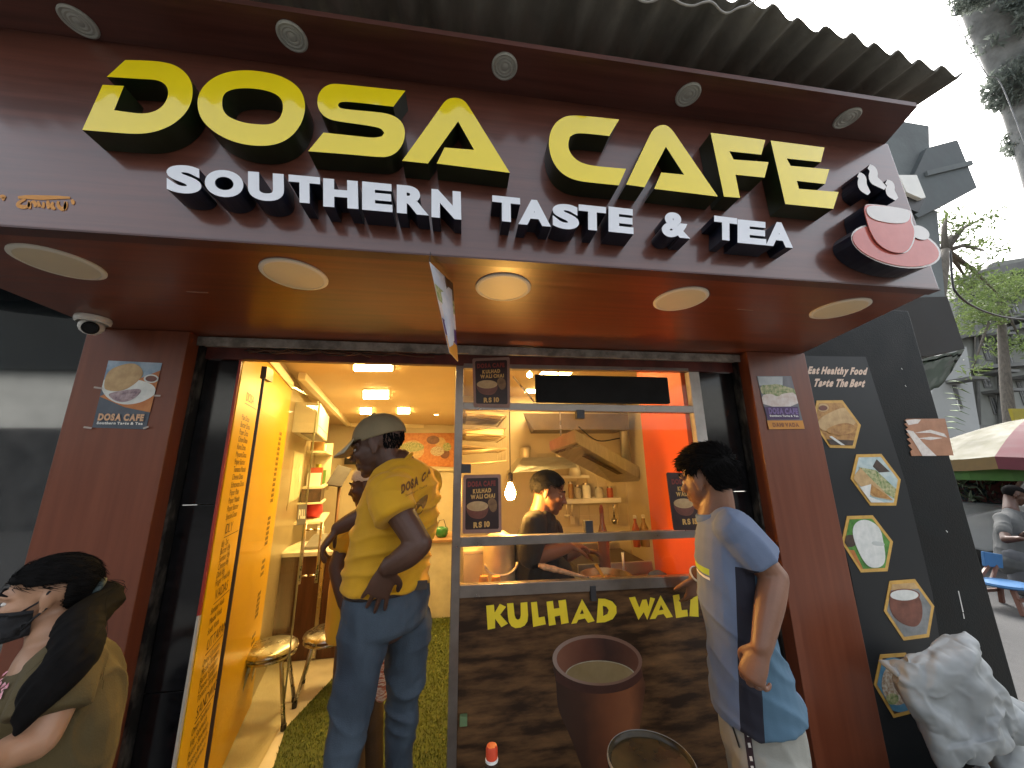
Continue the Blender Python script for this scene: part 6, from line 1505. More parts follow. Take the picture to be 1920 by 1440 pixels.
PINK = M('pink_embroidery', (.55,.16,.22), .8, col2=(.75,.45,.48), nscale=90)
rs = random.Random(9)
for (cx, cy, n_, sp_) in ((104,1262,13,11), (8,1285,10,9), (4,1262,7,8)):
    m_ = MB()
    for k in range(n_):
        px, py = cx+rs.gauss(0,sp_*.8), cy+rs.gauss(0,sp_*.65); h = bvo.ray_cast(CAMP, (U(px,py,y=YW5)-CAMP).normalized())
        if not h[0]: continue
        c, nn = h[0]+h[1]*.0045, h[1]; a_ = nn.orthogonal().normalized(); b_ = nn.cross(a_); r_ = rs.uniform(.005,.010); t0 = rs.random()*6
        pts = [c+(a_*math.cos(t0+i*1.0472)+b_*math.sin(t0+i*1.0472))*r_*(1 if i % 2 else .55) for i in range(6)]
        m_.add(pts+[c+nn*.003, ], [[i, (i+1) % 6, 6] for i in range(6)])
    if m_.f: tag(m_.build('flower_embroidery', PINK, wo_), kind='stuff')
st = empty('plastic_stool', (hip.x, hip.y, 0), 'stool under the seated woman', 'stool')
box('seat', (hip.x-.18,hip.y-.18,.37), (hip.x+.18,hip.y+.18,.40), M('stool_red', (.35,.04,.03), .4), st, bevel=.01)
for sx in (-1,1):
    for sy in (-1,1): MB().beam((hip.x+sx*.14,hip.y+sy*.14,.37), (hip.x+sx*.17,hip.y+sy*.17,.0), .03, .03, (0,1,0)).build('leg', M('stool_red', 0), st)
# ================================================================ LEFT NEIGHBOUR
DGLASS = M('dark_tinted_glass', (.008,.012,.014), .06, var=.4, nscale=2, spec=1.0, coat=1.0, coatr=.03, coat_ior=1.7)
ng = empty('neighbour_shopfront', (-2.4, -.04, 0), 'dark glazed neighbouring shopfront left of the brown pillar', 'shopfront')
xe = PL0-.012
for i, (a, b) in enumerate(((xe-.62, xe), (xe-1.30, xe-.63), (xe-2.4, xe-1.31))): box('dark_pane', (a,-.045-.001*i,.28), (b,-.02,2.75), DGLASS, ng)
box('plinth', (xe-2.4,-.06,0), (xe,-.018,.278), BLACK_GLOSS, ng); box('back_panel', (xe-2.4,-.017,0), (xe,.02,2.75), BLACK_MATT, ng)
rw_ = MB()
for k in range(7):
    a = k*.9; rw_.tube([Vector((xe-2.3+t*2.15/12, -.20+.035*math.cos(a+t*.5), 2.40+.05*math.sin(a)+.02*math.sin(t*1.7+k))) for t in range(13)], .045, 9)
rw_ = rw_.build('rolled_awning', M('black_tarpaulin', (.012,.013,.014), .6, var=.4, nscale=9, bump=.4, bscale=50), smooth=True)
tag(rw_, 'rolled black awning above the dark neighbouring shopfront', 'awning')

# far side of the street, seen only in reflections
ob = empty('opposite_building', (-4, -11, 0), 'pale building across the street, mirrored in the dark glass', 'building')
box('ground_floor', (-26,-11,0), (22,-10.7,2.85), M('dark_shutters', (.05,.05,.05), .6, var=.4, nscale=3), ob); box('wall', (-26,-11.2,2.86), (22,-10.8,4.6), M('pale_plaster', (.55,.56,.53), .8, var=.1, nscale=2), ob)
box('upper_floor', (-26,-11.2,4.61), (-5,-10.6,7.2), M('dark_plaster', (.02,.022,.022), .8, var=.2, nscale=2), ob)

# ================================================================ SACKS
SACK = M('white_woven_sack', (.28,.30,.305), .5, var=.14, nscale=4, bump=.04, bscale=300)
def crumple(seed):
    "crumpled sheet: warped triangle waves give flat facets that meet in sharp creases"
    rr = random.Random(seed); D = []
    for f_, a_ in ((2.1,.030),(3.1,.030),(4.6,.028),(6.3,.023),(8.5,.018),(11,.013),(15,.009),(19,.007)):
        v_ = V3((rr.gauss(0,1), rr.gauss(0,1), rr.gauss(0,.7))).normalized(); D.append((v_*f_, a_, rr.random()))
    def fn(p):
        q = p*2.3+V3((seed*3.1, 0, 0)); w1, w2 = noise.noise(q), noise.noise(q*2.2+V3((5,3,1))); d = 0
        for i, (v_, a_, o_) in enumerate(D):
            x = p.dot(v_)+o_+w1*(.9+.25*i)+w2*.45*(1+.3*i); x -= math.floor(x); g = .35+.65*abs(noise.noise(q*1.6+V3((i*2.7, 1, 0))))*2
            d += a_*g*(abs(2*x-1)-.5)
        return d
    return fn
def sim_bags(specs, frames=26, N=50):
    "each sack is a pillow of cloth blown up by the cloth solver, so that seams and folds wrinkle by themselves"
    obs = []
    for w_, h_, press, shrink, seed in specs:
        v = []; f = []; m_ = {}
        def key(i, j, s_): return (i, j, 0 if i in (0, N) or j in (0, N) else s_)
        for s_ in (0, 1):
            for i in range(N+1):
                for j in range(N+1):
                    k = key(i, j, s_)
                    if k in m_: continue
                    a, c = i/N*2-1, j/N*2-1; bl = max(0, (1-a**4)*(1-c**4))*.05*(1 if s_ == 0 else -1)
                    m_[k] = len(v); v.append((a*w_/2, c*h_/2, bl+.035*noise.noise(V3((a*2, c*2, seed+s_*3)))))
        for s_ in (0, 1):
            for i in range(N):
                for j in range(N):
                    q = [m_[key(*t, s_)] for t in ((i,j),(i+1,j),(i+1,j+1),(i,j+1))]; f.append(q if s_ == 0 else q[::-1])
        me = bpy.data.meshes.new('bag'); me.from_pydata(v, [], f); o = bpy.data.objects.new('bag', me); COL.objects.link(o); o.location = (60+3*len(obs), 60, 0)
        c = o.modifiers.new('c', 'CLOTH'); st = c.settings; st.quality = 6; st.mass = .2; st.use_pressure = True; st.uniform_pressure_force = press
        st.tension_stiffness = 40; st.compression_stiffness = 40; st.shear_stiffness = 20; st.bending_stiffness = .03; st.air_damping = 2; st.effector_weights.gravity = 0; st.shrink_min = shrink
        c.collision_settings.use_collision = False; c.collision_settings.use_self_collision = False; obs.append(o)
    for fr_ in range(1, frames+1): S.frame_set(fr_)
    dg = bpy.context.evaluated_depsgraph_get(); out = [bpy.data.meshes.new_from_object(o.evaluated_get(dg)) for o in obs]
    for o in obs: d = o.data; bpy.data.objects.remove(o); bpy.data.meshes.remove(d)
    S.frame_set(1)
    return out
bags = sim_bags([(.66,.62,1.0,-.26,1), (.64,.60,1.1,-.24,4), (.66,.62,1.0,-.26,9)])
def sack(me, c, ex, ey, sc, label, seed):
    ex = V3(ex).normalized(); ey = (V3(ey)-ex*V3(ey).dot(ex)).normalized(); ez = ex.cross(ey); cr = crumple(seed)
    no = [v.normal.copy() for v in me.vertices]
    for v, n_ in zip(me.vertices, no):
        p = v.co; q = c+ex*(p.x*sc[0])+ey*(p.y*sc[1])+ez*(p.z*sc[2]); q += (ex*n_.x+ey*n_.y+ez*n_.z)*(cr(q)*.62); q.z = max(q.z, .002); v.co = q
    me.name = 'sack'; o = link('sack', me, SACK, None, True); m_ = o.modifiers.new('s', 'SUBSURF'); m_.levels = 1; m_.render_levels = 1
    tag(o, label, 'sack', 'white sacks by the black wall'); return o
a_ = R(14)
sack(bags[0], J(1792,1308,-.34), (math.cos(a_),-.12,math.sin(a_)), (-math.sin(a_),.20,math.cos(a_)), (.55,.52,.62), 'bulging white sack lying on top of the sack pile', 1)
b0 = J(1762,1440,-.38)
sack(bags[1], V3((b0.x+.03,-.40,.22)), (1,.05,.06), (-.05,.05,1), (.66,.60,.66), 'full white sack at the bottom of the pile, below the bulging one', 2)
c0 = J(1915,1395,-.30)
sack(bags[2], V3((c0.x+.10,-.28,.25)), (.93,.1,-.30), (.30,.1,.95), (.90,.80,.66), 'white sack slumped to the right of the pile at the photo edge', 3)

# ================================================================ THINGS IN FRONT OF THE BOARD
bn_ = empty('low_table', (.35, -.62, 0), 'small wooden table below the tea board', 'table')
TIMB = M('table_wood', (.16,.09,.045), .6, var=.2, nscale=3, stretch=(1,8,8))
box('top', (-.05,-.82,.52), (.80,-.44,.55), TIMB, bn_, bevel=.004)
for sx in (-.01, .76):
    for sy in (-.79, -.47): box('leg', (sx-.02,sy-.02,0), (sx+.02,sy+.02,.519), TIMB, bn_)
c = U(922,1408,y=-.62); zc = c.z
bo = empty('water_bottle', (c.x, c.y, .5505), 'clear plastic bottle with a red cap in front of the tea board', 'bottle')
PET = glass('clear_plastic', (.90,.93,.95), .05, .05)
MB().lathe([(0,.0),(.032,0),(.034,.01),(.034,.12),(.031,.14),(.033,.16),(.024,zc-.5505-.04),(.0125,zc-.5505-.018),(.0125,zc-.5505-.006)], (c.x,c.y,.5505), 24).build('body', PET, bo, True)
MB().lathe([(.0155,-.014),(.0155,.006),(.013,.012),(0,.0125)], c, 20).build('cap', M('red_cap', (.60,.06,.02), .35), bo, auto=.6)
MB().lathe([(.0135,-.022),(.0165,-.021),(.0165,-.016),(.0135,-.015)], c, 20).build('neck_ring', INK_W, bo)
c = U(1221,1430,y=-.62); r = .116
jr = empty('plastic_tub', (c.x, c.y, .5505), 'large clear round tub with a shiny lid in front of the tea board', 'tub')
MB().lathe([(0,0),(r*.86,0),(r*.9,.02),(r*.97,c.z-.5505-.03),(r*.97,c.z-.5505-.012)], (c.x,c.y,.5505), 40).build('body', M('tub_grey', (.10,.085,.07), .15, var=.3), jr, auto=.7)
MB().lathe([(r*.96,-.016),(r*1.01,-.014),(r*1.02,.0),(r*.99,.006),(r*.95,.003),(r*.92,-.006),(r*.5,-.004),(0,-.002)], c, 48).build('lid', M('lid_plastic', (.018,.014,.010), .22, col2=(.055,.04,.018), nscale=7, spec=.25), jr, auto=.8)
MB().lathe([(r*1.021,.0),(r*1.024,.002),(r*.992,.0085),(r*.985,.007)], c, 48).build('rim', M('rim_pale', (.18,.18,.165), .35), jr, True)

# ================================================================ RIGHT BACKGROUND
def leafcloud(name, blobs, n, size, mat, parent=None, seed=1, flat=.5):
    rs_ = np.random.RandomState(seed); v = []; f = []
    wts = np.array([b[1][0]*b[1][1]*b[1][2] for b in blobs]); wts = wts/wts.sum()
    for i in range(n):
        b = blobs[rs_.choice(len(blobs), p=wts)]; d = rs_.normal(size=3); d /= np.linalg.norm(d); rr = rs_.rand()**.45
        p = np.array(b[0])+d*np.array(b[1])*rr
        if noise.noise(V3((p*2.3/size*.06).tolist())) < -.18: continue
        a = rs_.normal(size=3); a /= np.linalg.norm(a); c = np.cross(a, rs_.normal(size=3)); c /= np.linalg.norm(c); L = size*rs_.uniform(.6,1.3); k = len(v)
        nn = np.cross(a, c)
        v += [p-a*L, p-c*L*flat*.5+nn*L*.12, p+a*L, p+c*L*flat*.5+nn*L*.12]; f += [[k,k+1,k+2],[k,k+2,k+3]]
    me = bpy.data.meshes.new(name); me.from_pydata([tuple(x) for x in v], [], f); return link(name, me, mat, parent)
def leafmat(name, c1, c2, tr):
    m = M(name, c1, .6, col2=c2, nscale=1.5); t = m.node_tree; n = t.nodes; l = t.links; p = n['Principled BSDF']; o = n['Material Output']
    tb2 = n.new('ShaderNodeBsdfTranslucent'); mx2 = n.new('ShaderNodeMixShader'); mx2.inputs[0].default_value = tr
    src = p.inputs['Base Color'].links[0].from_socket; l.new(src, tb2.inputs[0]); l.new(p.outputs[0], mx2.inputs[1]); l.new(tb2.outputs[0], mx2.inputs[2]); l.new(mx2.outputs[0], o.inputs[0]); return m
LEAF_D = M('leaf_dark', (.035,.055,.025), .6, col2=(.07,.10,.045), nscale=1.5); LEAF_L = leafmat('leaf_light', (.09,.14,.04), (.15,.20,.07), .45)
BARK = M('grey_bark', (.12,.105,.085), .9, var=.3, nscale=8, bump=.5, bscale=30, stretch=(3,3,.6))
def tree(label, foot, path, rad, blobs, n, size, mat, group=None, seed=1):
    t = empty('tree', foot, label, 'tree', group); MB().tube(crom([Vector(foot)]+path, 4), [rad*(1-.55*i/(len(path)*4)) for i in range(len(path)*4+1)], 12).build('trunk', BARK, t, True)
    for b in blobs[:6]:
        e = Vector(b[0]); s_ = path[-1]; MB().tube([s_, s_*.5+e*.5+V3((0,0,.1)), e], [rad*.4, rad*.25, rad*.08], 7).build('branch', BARK, t, True)
    leafcloud('crown', blobs, n, size, mat, t, seed); return t
# big tree leaning over the top right corner
k = 5.0
def B(px, py, y, r, rz=None): p = U(px, py, y=y); return ((p.x, p.y, p.z), (r, r, rz or r))
ft = U(2150, 900, y=4.5); ft.z = 0
tree('big grey-green tree leaning over the street at the top right', ft, [U(2080,500,y=4.2), U(1985,260,y=3.6), U(1880,60,y=3.0), U(1830,-40,y=2.6)], .42,
  [B(1895,40,2.6,.62), B(1835,-20,2.4,.42), B(1915,150,2.9,.60), B(1945,250,3.2,.52), B(1895,-90,2.4,.8), B(1990,40,3,.9)], 22000, .10, leafmat('glare_paled_leaf', (.16,.19,.165), (.26,.29,.25), .55), None, 3)  # leaf colour paled to imitate glare over the crown
tt_ = [o for o in COL.objects if o.name == 'tree'][0]
MB().tube(crom([U(2010,480,y=3.4), U(1960,290,y=3.2), U(1915,140,y=2.9), U(1865,20,y=2.7), U(1830,-80,y=2.6)], 5), [.36+.004*i for i in range(21)], 16).build('limb', M('pale_bark', (.20,.205,.195), .9, var=.25, nscale=5, bump=.5, bscale=25), tt_, True)
# neighbour's trunk and light crown behind the sign's end
ft = U(1690,1100,y=2.2); ft.z = 0
tree('slender tree with a thin light crown behind the right end of the sign', ft, [U(1712,760,y=2.2), U(1752,600,y=2.2), U(1772,470,y=2.2)], .13,
  [B(1800,440,2.3,.34,.3), B(1840,410,2.4,.28,.25), B(1775,405,2.2,.25,.2), B(1845,470,2.4,.30,.25), B(1810,520,2.5,.45,.32), B(1870,550,2.8,.55,.40), B(1830,600,2.9,.4,.25)], 2300, .055, LEAF_L, None, 5)
# neighbour building: grey blocks above the black wall
GREYW = M('grey_plaster_dark', (.12,.135,.135), .8, var=.2, nscale=3, bump=.2, bscale=25)
nbld = empty('neighbour_building', tuple(U(1700,560,y=.8)), 'grey concrete block building stepping up behind the right end of the sign', 'building')
def pbox(name, pts, y0, y1, mat, parent):
    "upright block whose front outline is given in photograph pixels on the plane y0"
    a = [U(p[0], p[1], y=y0) for p in pts]; return MB().hexa(a, [V3((p.x, y1, p.z)) for p in a]).build(name, mat, parent)
pbox('wall', [(1560,205),(1742,236),(1746,470),(1560,470)], .60, 2.6, GREYW, nbld)
pbox('wall', [(1738,277),(1795,262),(1832,352),(1722,408),(1690,380)], .55, 1.6, M('dark_cladding', (.075,.088,.09), .7, var=.2, nscale=4), nbld)
pbox('ledge', [(1738,320),(1822,300),(1826,308),(1740,329)], .53, .549, GREYW, nbld)
pbox('wall', [(1640,395),(1757,395),(1772,560),(1640,560)], .62, 2.4, GREYW, nbld)
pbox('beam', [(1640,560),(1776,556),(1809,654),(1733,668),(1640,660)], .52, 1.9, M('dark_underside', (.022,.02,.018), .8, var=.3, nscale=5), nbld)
fl = empty('flood_light', tuple(U(1710,350,y=.5)), 'small white box lamp on a dark bracket beside the steam emblem', 'lamp')
pbox('housing', [(1685,328),(1719,328),(1736,370),(1728,372),(1700,360)], .40, .50, PLASTIC_W, fl); pbox('bracket', [(1700,361),(1734,372),(1722,398),(1706,392)], .43, .518, INK_K, fl)
# green tarpaulin
tp = MB(); a = [U(1724,676,y=.9), U(1808,655,y=1.5), U(1786,694,y=1.5), U(1735,735,y=.9)]
g_ = []
for i in range(9):
    for j in range(9):
        u, w = i/8, j/8; p = (a[0]*(1-u)+a[1]*u)*(1-w)+(a[3]*(1-u)+a[2]*u)*w; p.z += -.05*math.sin(math.pi*u)*w+.02*noise.noise(p*5); g_.append(p)
for i in range(8):
    for j in range(8): q = [g_[i*9+j], g_[(i+1)*9+j], g_[(i+1)*9+j+1], g_[i*9+j+1]]; tp.hexa(q, [p+V3((0,0,.004)) for p in q])
tag(tp.build('tarpaulin', M('faded_green_tarp', (.035,.05,.033), .9, var=.2, nscale=5), smooth=True), 'faded green tarpaulin hanging under the dark beam on the right', 'tarpaulin')
# cables
tag(MB().tube(crom([U(*p, y=yy) for p, yy in (((1782,470),1.5),((1786,530),1.5),((1794,550),1.5),((1816,569),1.6),((1852,586),1.8),((1900,597),2.0),((1990,604),2.4))], 5), .012, 8).build('power_cable', INK_K, smooth=True), 'thick black cable sagging across the street on the right', 'cable')
tag(MB().tube(crom([U(*p, y=1.0) for p in ((1735,110),(1747,60),(1762,-20))], 4), .004, 6).build('thin_cable', M('grey_cable', (.2,.2,.2), .6), smooth=True), 'thin straight cable rising from the roof sheet into the sky', 'cable')
tag(MB().tube(crom([U(*p, y=1.2) for p in ((1780,-20),(1792,30),(1812,75),(1835,115),(1852,142),(1872,150),(1895,200),(1925,280))], 4), .006, 6).build('looping_cable', M('grey_cable', 0), smooth=True), 'looping grey cable along the edge of the big tree', 'cable')
# apartment block
APT = M('apartment_plaster', (.24,.245,.22), .85, var=.15, nscale=.5, bump=.1, bscale=3); APT2 = M('apartment_plaster_white', (.42,.43,.42), .85, var=.08, nscale=.6); GAP = M('window_dark', (.03,.035,.04), .2); CH = M('ledge_concrete', (.17,.17,.16), .85, var=.2, nscale=2)
ap = empty('apartment_building', tuple(U(1860,850,y=9)), 'weathered pale apartment block with dark windows and ledges far behind', 'building')
YA = 9.0
pbox('wall', [(1862,492),(2100,455),(2100,900),(1800,880),(1790,560)], YA, YA+6, APT, ap)
pbox('wall', [(1748,690),(1770,660),(1812,650),(1850,880),(1745,880)], YA-.6, YA+4, APT2, ap)
pbox('roof_slab', [(1845,505),(2100,452),(2100,470),(1850,520)], YA-.8, YA-.005, CH, ap)
wn = [((1786,722),(1806,766),-.6), ((1838,640),(1862,676),0), ((1840,708),(1862,728),0), ((1853,742),(1876,778),0), ((1888,556),(1915,590),0), ((1878,650),(1905,690),0), ((1905,715),(1930,760),0), ((1888,610),(1908,636),0), ((1935,560),(1965,600),0), ((1935,650),(1965,690),0), ((1838,590),(1858,618),0)]
for (x0, y0), (x1, y1), dy in wn:
    p, q = U(x0,y0,y=YA+dy-.02), U(x1,y1,y=YA+dy-.02)
    w = box('window', (p.x,YA+dy-.03,q.z), (q.x,YA+dy-.002,p.z), CH, ap); mx_ = (p.x+q.x)/2; e = .07
    for a, b in ((p.x+e, mx_-e/2), (mx_+e/2, q.x-e)): box('pane', (a,YA+dy-.036,q.z+e), (b,YA+dy-.0305,p.z-e), GAP, w)
    box('sunshade', (p.x-.25,YA+dy-.7,p.z+.06), (q.x+.25,YA+dy-.001,p.z+.16), CH, ap)
for (x0, y0, x1, y1) in ((1812,690,1990,676), (1822,800,2000,800), (1815,628,1990,600)):
    p, q = U(x0,y0,y=YA-.4), U(x1,y1,y=YA-.4); MB().beam((p.x,YA-.2,p.z), (q.x,YA-.2,q.z), .39, .14).build('ledge', CH, ap)
for px, py in ((1828,700), (1868,700)): MB().tube([U(px,py-170,y=YA-.1), U(px+8,py+130,y=YA-.1)], .06, 8).build('drain_pipe', CH, ap, True)
p, q = U(1793,750,y=YA-.9), U(1800,772,y=YA-.9); tag(box('hanging_laundry', (p.x,YA-.92,q.z), (q.x,YA-.9,p.z), INK_W), 'white laundry hanging at the apartment window', 'laundry')
p, q = U(1896,766,y=5.5), U(1985,792,y=5.5); ysn = empty('yellow_sign', p, 'plain yellow signboard at the right edge above the umbrella', 'sign'); box('board', (p.x,5.5,q.z), (q.x,5.56,p.z), M('yellow_board', (.34,.27,.01), .5), ysn); MB().tube([V3((q.x-.2,5.6,q.z)), V3((q.x-.2,5.6,0))], .04, 8).build('post', CH, ysn, True)
# shrubs and fronds
tag(leafcloud('shrub', [B(1840,930,3.6,.6,.45), B(1900,900,4.2,.9,.6), B(1960,900,4.2,.9,.7)], 2600, .10, LEAF_D, None, 8), 'dark green shrub under the umbrella on the right', 'shrub')
fr = MB()
rs = random.Random(12); base = U(1766,800,y=3.0)
for k in range(9):
    a = U(1775+rs.uniform(-6,12), 715+k*11, y=3.0); tip = a+V3((.22,-.1,-.10+rs.uniform(-.05,.05))); m_ = (a+tip)/2+V3((0,0,.05))
    fr.hexa([a, m_+V3((0,.03,0)), tip, m_-V3((0,.03,.03))], [a+V3((0,0,.004)), m_+V3((0,.03,.004)), tip+V3((0,0,.004)), m_+V3((0,-.03,-.026))])
fr = fr.build('palm_fronds', M('frond_green', (.09,.16,.03), .5), None); tag(fr, 'bright green leaf sprays beside the black wall edge', 'plant', kind='stuff')
tree('bushy green tree in front of the pale apartment block', V3((U(1895,900,y=6.5).x,6.5,0)), [U(1890,760,y=6.5), U(1880,640,y=6.5), U(1875,560,y=6.5)], .16, [B(1870,560,6.3,.9,.7), B(1905,530,6.4,.8,.6), B(1850,600,6.4,.7,.5), B(1915,640,6.5,.8,.6), B(1825,690,6.3,.35,.4)], 2200, .10, LEAF_L, None, 15)
# white car
car = empty('white_car', tuple(U(1900,1120,y=3.0)), 'white car parked on the street behind the blue chair', 'car')
CARW = M('car_white', (.42,.44,.44), .2, var=.03, coat=.6); CG = M('car_glass', (.02,.03,.035), .05, spec=.8)
q0 = U(1838,1100,y=3.0); cx, cy = q0.x, 3.0
prof = [(0,.30),(.02,.62),(.10,.74),(1.05,.86),(1.15,.88),(3.4,.90),(3.7,.80),(3.75,.35),(3.4,.25),(.3,.22)]
s = MB(); s.hexa([V3((cx+a, cy+.0, b)) for a, b in prof], [V3((cx+a, cy+1.55, b)) for a, b in prof]); s.build('body', CARW, car, bevel=.03)
cab = [(1.05,.875),(1.75,1.36),(2.9,1.40),(3.45,.91)]
s = MB(); s.hexa([V3((cx+a, cy+.08, b)) for a, b in cab], [V3((cx+a, cy+1.47, b)) for a, b in cab]); s.build('cabin', CG, car, bevel=.02)
s = MB(); s.hexa([V3((cx+1.70,cy+.06,1.365)), V3((cx+2.95,cy+.06,1.405)), V3((cx+2.95,cy+1.49,1.405)), V3((cx+1.70,cy+1.49,1.365))], [V3((cx+1.75,cy+.1,1.42)), V3((cx+2.9,cy+.1,1.45)), V3((cx+2.9,cy+1.45,1.45)), V3((cx+1.75,cy+1.45,1.42))]); s.build('roof', CARW, car, bevel=.01)
for yy in (.05, 1.5):
    MB().beam((cx+1.03,cy+yy,.86), (cx+1.74,cy+yy,1.39), .07, .07, (0,1,0)).build('windscreen_pillar', CARW, car); MB().beam((cx+2.3,cy+yy,.88), (cx+2.3,cy+yy,1.40), .06, .07, (0,1,0)).build('door_pillar', CARW, car)
for a in (.72, 2.95):
    for yy in (.09, 1.46):
        w = MB().lathe([(.19,-.09),(.27,-.09),(.29,-.06),(.29,.06),(.27,.09),(.19,.09)], (cx+a,cy+yy,.29), 24, (0,1,0)).build('wheel', INK_K, car, auto=.6); MB().lathe([(0,-.085),(.185,-.08),(.185,.08),(0,.085)], (cx+a,cy+yy,.29), 20, (0,1,0)).build('rim', STEEL, w)
for yy in (.14, 1.25): box('headlight', (cx-.01,cy+yy,.60), (cx+.05,cy+yy+.20,.70), M('headlight_glass', (.5,.5,.5), .1), car)
box('number_plate', (cx-.015,cy+.6,.42), (cx+.0,cy+.95,.50), INK_W, car); box('bumper', (cx-.05,cy+.02,.30), (cx+.06,cy+1.53,.46), CARW, car, bevel=.02)
# umbrella
um = empty('market_umbrella', U(1945,1090,y=2.6), 'large pink, cream and green market umbrella at the right edge', 'umbrella')
apx = U(1935,783,y=2.6); rim = U(1790,858,y=2.6); rad_ = apx.x-rim.x+.0; zr_ = rim.z
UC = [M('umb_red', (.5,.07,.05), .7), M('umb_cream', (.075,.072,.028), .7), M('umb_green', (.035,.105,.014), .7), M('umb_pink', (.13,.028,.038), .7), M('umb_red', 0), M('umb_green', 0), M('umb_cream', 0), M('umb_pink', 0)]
for i in range(8):
    a0, a1 = R(-122+45*i), R(-122+45*(i+1)); s = MB(); g_ = []
    for j in range(7):
        t = j/6
        for q in range(5):
            w = q/4; a = a0*(1-w)+a1*w; ch = math.cos(R(22.5))/math.cos(a-(a0+a1)/2); r_ = rad_*t*ch
            g_.append(V3((apx.x+r_*math.cos(a), apx.y+r_*math.sin(a), apx.z-(apx.z-zr_)*(t**1.35)-.04*math.sin(math.pi*w)*t)))
    for j in range(6):
        for q in range(4): s.hexa([g_[j*5+q], g_[j*5+q+1], g_[(j+1)*5+q+1], g_[(j+1)*5+q]], [p+V3((0,0,.004)) for p in (g_[j*5+q], g_[j*5+q+1], g_[(j+1)*5+q+1], g_[(j+1)*5+q])])
    s.build('canopy_panel', UC[i], um)
    s = MB()
    for q in range(4):
        p, r_ = g_[30+q], g_[30+q+1]; s.hexa([p, r_, r_+V3((0,0,-.16)), p+V3((0,0,-.16))], [x+V3((apx.x-x.x, apx.y-x.y, 0)).normalized()*.004 for x in (p, r_, r_+V3((0,0,-.16)), p+V3((0,0,-.16)))])
    s.build('valance', [UC[2], UC[5], UC[3], UC[0], UC[2], UC[4], M('umb_brown', (.16,.10,.03), .7), UC[7]][i], um)
fl_ = MB()
for i in range(24):
    a0, a1 = R(15*i), R(15*i+15); q = [V3((apx.x+rad_*.9*math.cos(a), apx.y+rad_*.9*math.sin(a), zr_-.15)) for a in (a0, a1)]; fl_.hexa([q[0], q[1], q[1]+V3((0,0,-.17+.02*(i%2))), q[0]+V3((0,0,-.17+.02*((i+1)%2)))], [p+V3((apx.x-p.x, apx.y-p.y, 0)).normalized()*.004 for p in (q[0], q[1], q[1]+V3((0,0,-.17)), q[0]+V3((0,0,-.17)))])
fl_.build('inner_frill', UC[2], um)
MB().tube([V3((apx.x,apx.y,0)), apx+V3((0,0,.05))], .025, 10).build('pole', STEEL, um, True); MB().lathe([(0,0),(.22,0),(.22,.06),(.04,.10),(0,.10)], (apx.x,apx.y,0), 24).build('base', CONC, um)
# blue chair
p = U(1884,1092,y=1.75); c = V3((p.x, p.y, p.z))
chb = empty('blue_chair', (c.x, c.y, 0), 'blue plastic chair with brown legs standing on the grey street', 'chair')
BLUEP = M('blue_plastic', (.03,.14,.33), .4, var=.06)
MB().lathe([(0,0),(.19,.0),(.20,-.02),(.18,-.035),(0,-.035)], c, 28, sx=1).build('seat', BLUEP, chb, auto=.7)
bk = [U(1845,1034,y=1.95), U(1880,1040,y=1.95), U(1882,1066,y=1.95), U(1848,1062,y=1.95)]
MB().hexa(bk, [q+V3((0,.03,0)) for q in bk]).build('backrest', BLUEP, chb, bevel=.008)
BRL = M('brown_legs', (.14,.055,.035), .5, var=.2)
for sx in (-1, 1):
    MB().beam(c+V3((sx*.10,.16,-.02)), bk[3]*.5+bk[2]*.5+V3((sx*.06,.012,.02)), .035, .02, (0,1,0)).build('back_post', BRL, chb)
    for sy in (-1, 1): MB().beam(c+V3((sx*.11,sy*.11,-.036)), (c.x+sx*.17, c.y+sy*.17, 0), .035, .035, (0,1,0)).build('leg', BRL, chb)
for sy in (-1, 1): MB().beam(V3((c.x-.15,c.y+sy*.15,.14)), V3((c.x+.15,c.y+sy*.15,.14)), .025, .03).build('stretcher', BRL, chb)
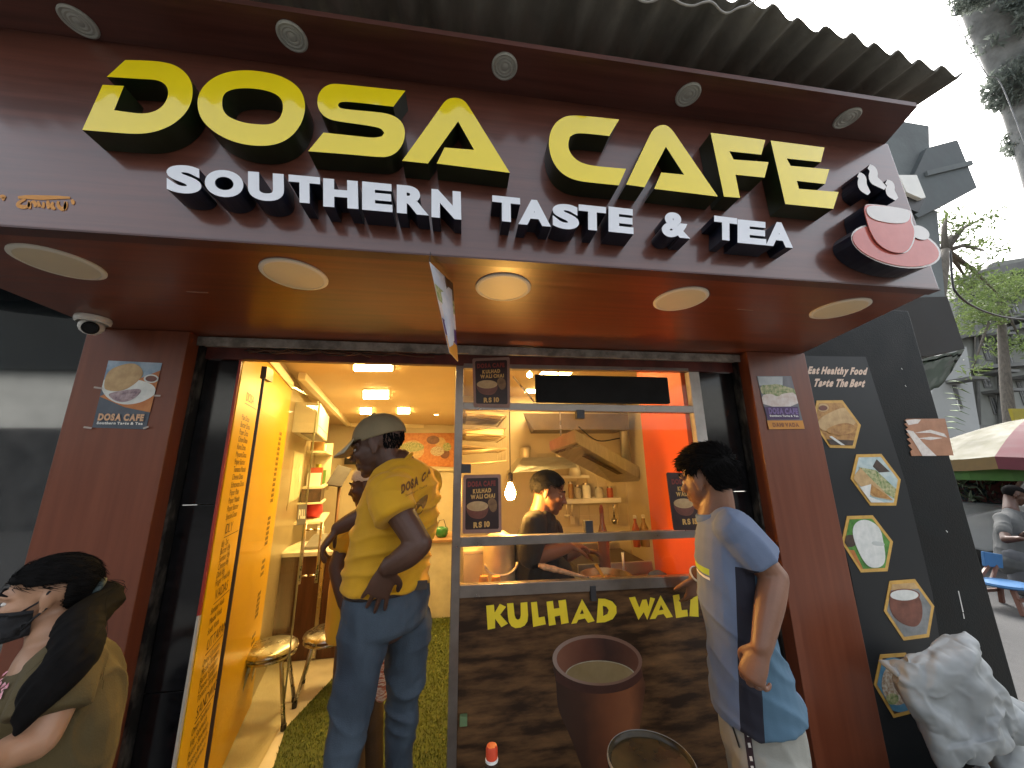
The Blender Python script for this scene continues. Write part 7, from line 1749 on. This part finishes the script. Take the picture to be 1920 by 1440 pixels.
# person on the street
yb = 2.05
f6 = V3((.55,-.83,0)); l6 = V3((.83,.55,0))
pg = empty('person', (U(1905,1100,y=yb).x, yb, 0), 'distant person in grey shirt and pale trousers bending at the street stall', 'person')
hc = J(1903,928,yb); hf, hu = V3((.62,-.62,-.48)), V3((.25,-.2,.94)); b = MB(); Hg = .225; neck = J(1896,957,yb)
P6 = head(b, hc, hf, hu, Hg, neck, .055)
hip = J(1898,1040,yb)
loft(b, [hip, J(1895,990,yb), neck], [(.14,.11),(.15,.10),(.06,.055)], l6, 14); kz = hip.z*.52
for sg in (-1, 1):
    hp = hip+l6*(.09*sg); loft(b, [hp, V3((hp.x,hp.y,kz)), V3((hp.x,hp.y+.02,.08))], [.08,.056,.04], l6, 12); an = V3((hp.x,hp.y+.02,.08)); loft(b, [an, an+f6*.1+V3((0,0,-.05)), an+f6*.18+V3((0,0,-.05))], [(.04,.03),(.04,.025),(.035,.02)], l6, 10)
sh_ = [J(1878,972,yb-.08), J(1912,968,yb+.1)]; el = [J(1886,1012,yb-.2), J(1916,1008,yb-.1)]; wr_ = [J(1912,1010,yb-.32), J(1926,1000,yb-.25)]
for i in (0, 1): loft(b, [sh_[i], el[i]], [.05,.042], V3((0,0,1)), 12); loft(b, [el[i], wr_[i]], [.04,.028], V3((0,0,1)), 12); hand(b, wr_[i], V3((.8,-.3,-.1)), V3((0,-.2,-1)), 1 if i else -1, .17)
remeshed('body', b, .008, SKIN_D, pg, 3)
s = MB(); loft(s, [J(1898,1058,yb), J(1897,1020,yb), J(1894,985,yb), J(1896,962,yb)], [(.17,.14),(.165,.135),(.175,.12),(.08,.07)], l6, 18)
for i in (0, 1): loft(s, [sh_[i], sh_[i]*.35+el[i]*.65], [.066,.062], V3((0,0,1)), 14)
remeshed('shirt', s, .010, M('grey_shirt', (.085,.09,.09), .8, var=.1), pg, 3, folds((0,0,1), (1,0,0), .012, 3, 4, 12))
s = MB(); loft(s, [hip+V3((0,0,.03)), hip-V3((0,0,.05))], [(.15,.125),(.15,.12)], l6, 16)
for sg in (-1, 1): hp = hip+l6*(.09*sg); loft(s, [hp, V3((hp.x,hp.y,kz)), V3((hp.x,hp.y+.02,.07))], [.105,.082,.07], l6, 14)
remeshed('trousers', s, .011, M('pale_trousers', (.10,.105,.115), .8, var=.1), pg, 3)
s = MB(); hairshell(s, P6, Hg, hf, hu, lambda a, b, d: (d > .20 and b < .30) or (d > -.18 and b < -.10), 1.06); remeshed('hair', s, .006, HAIR, pg, 2)
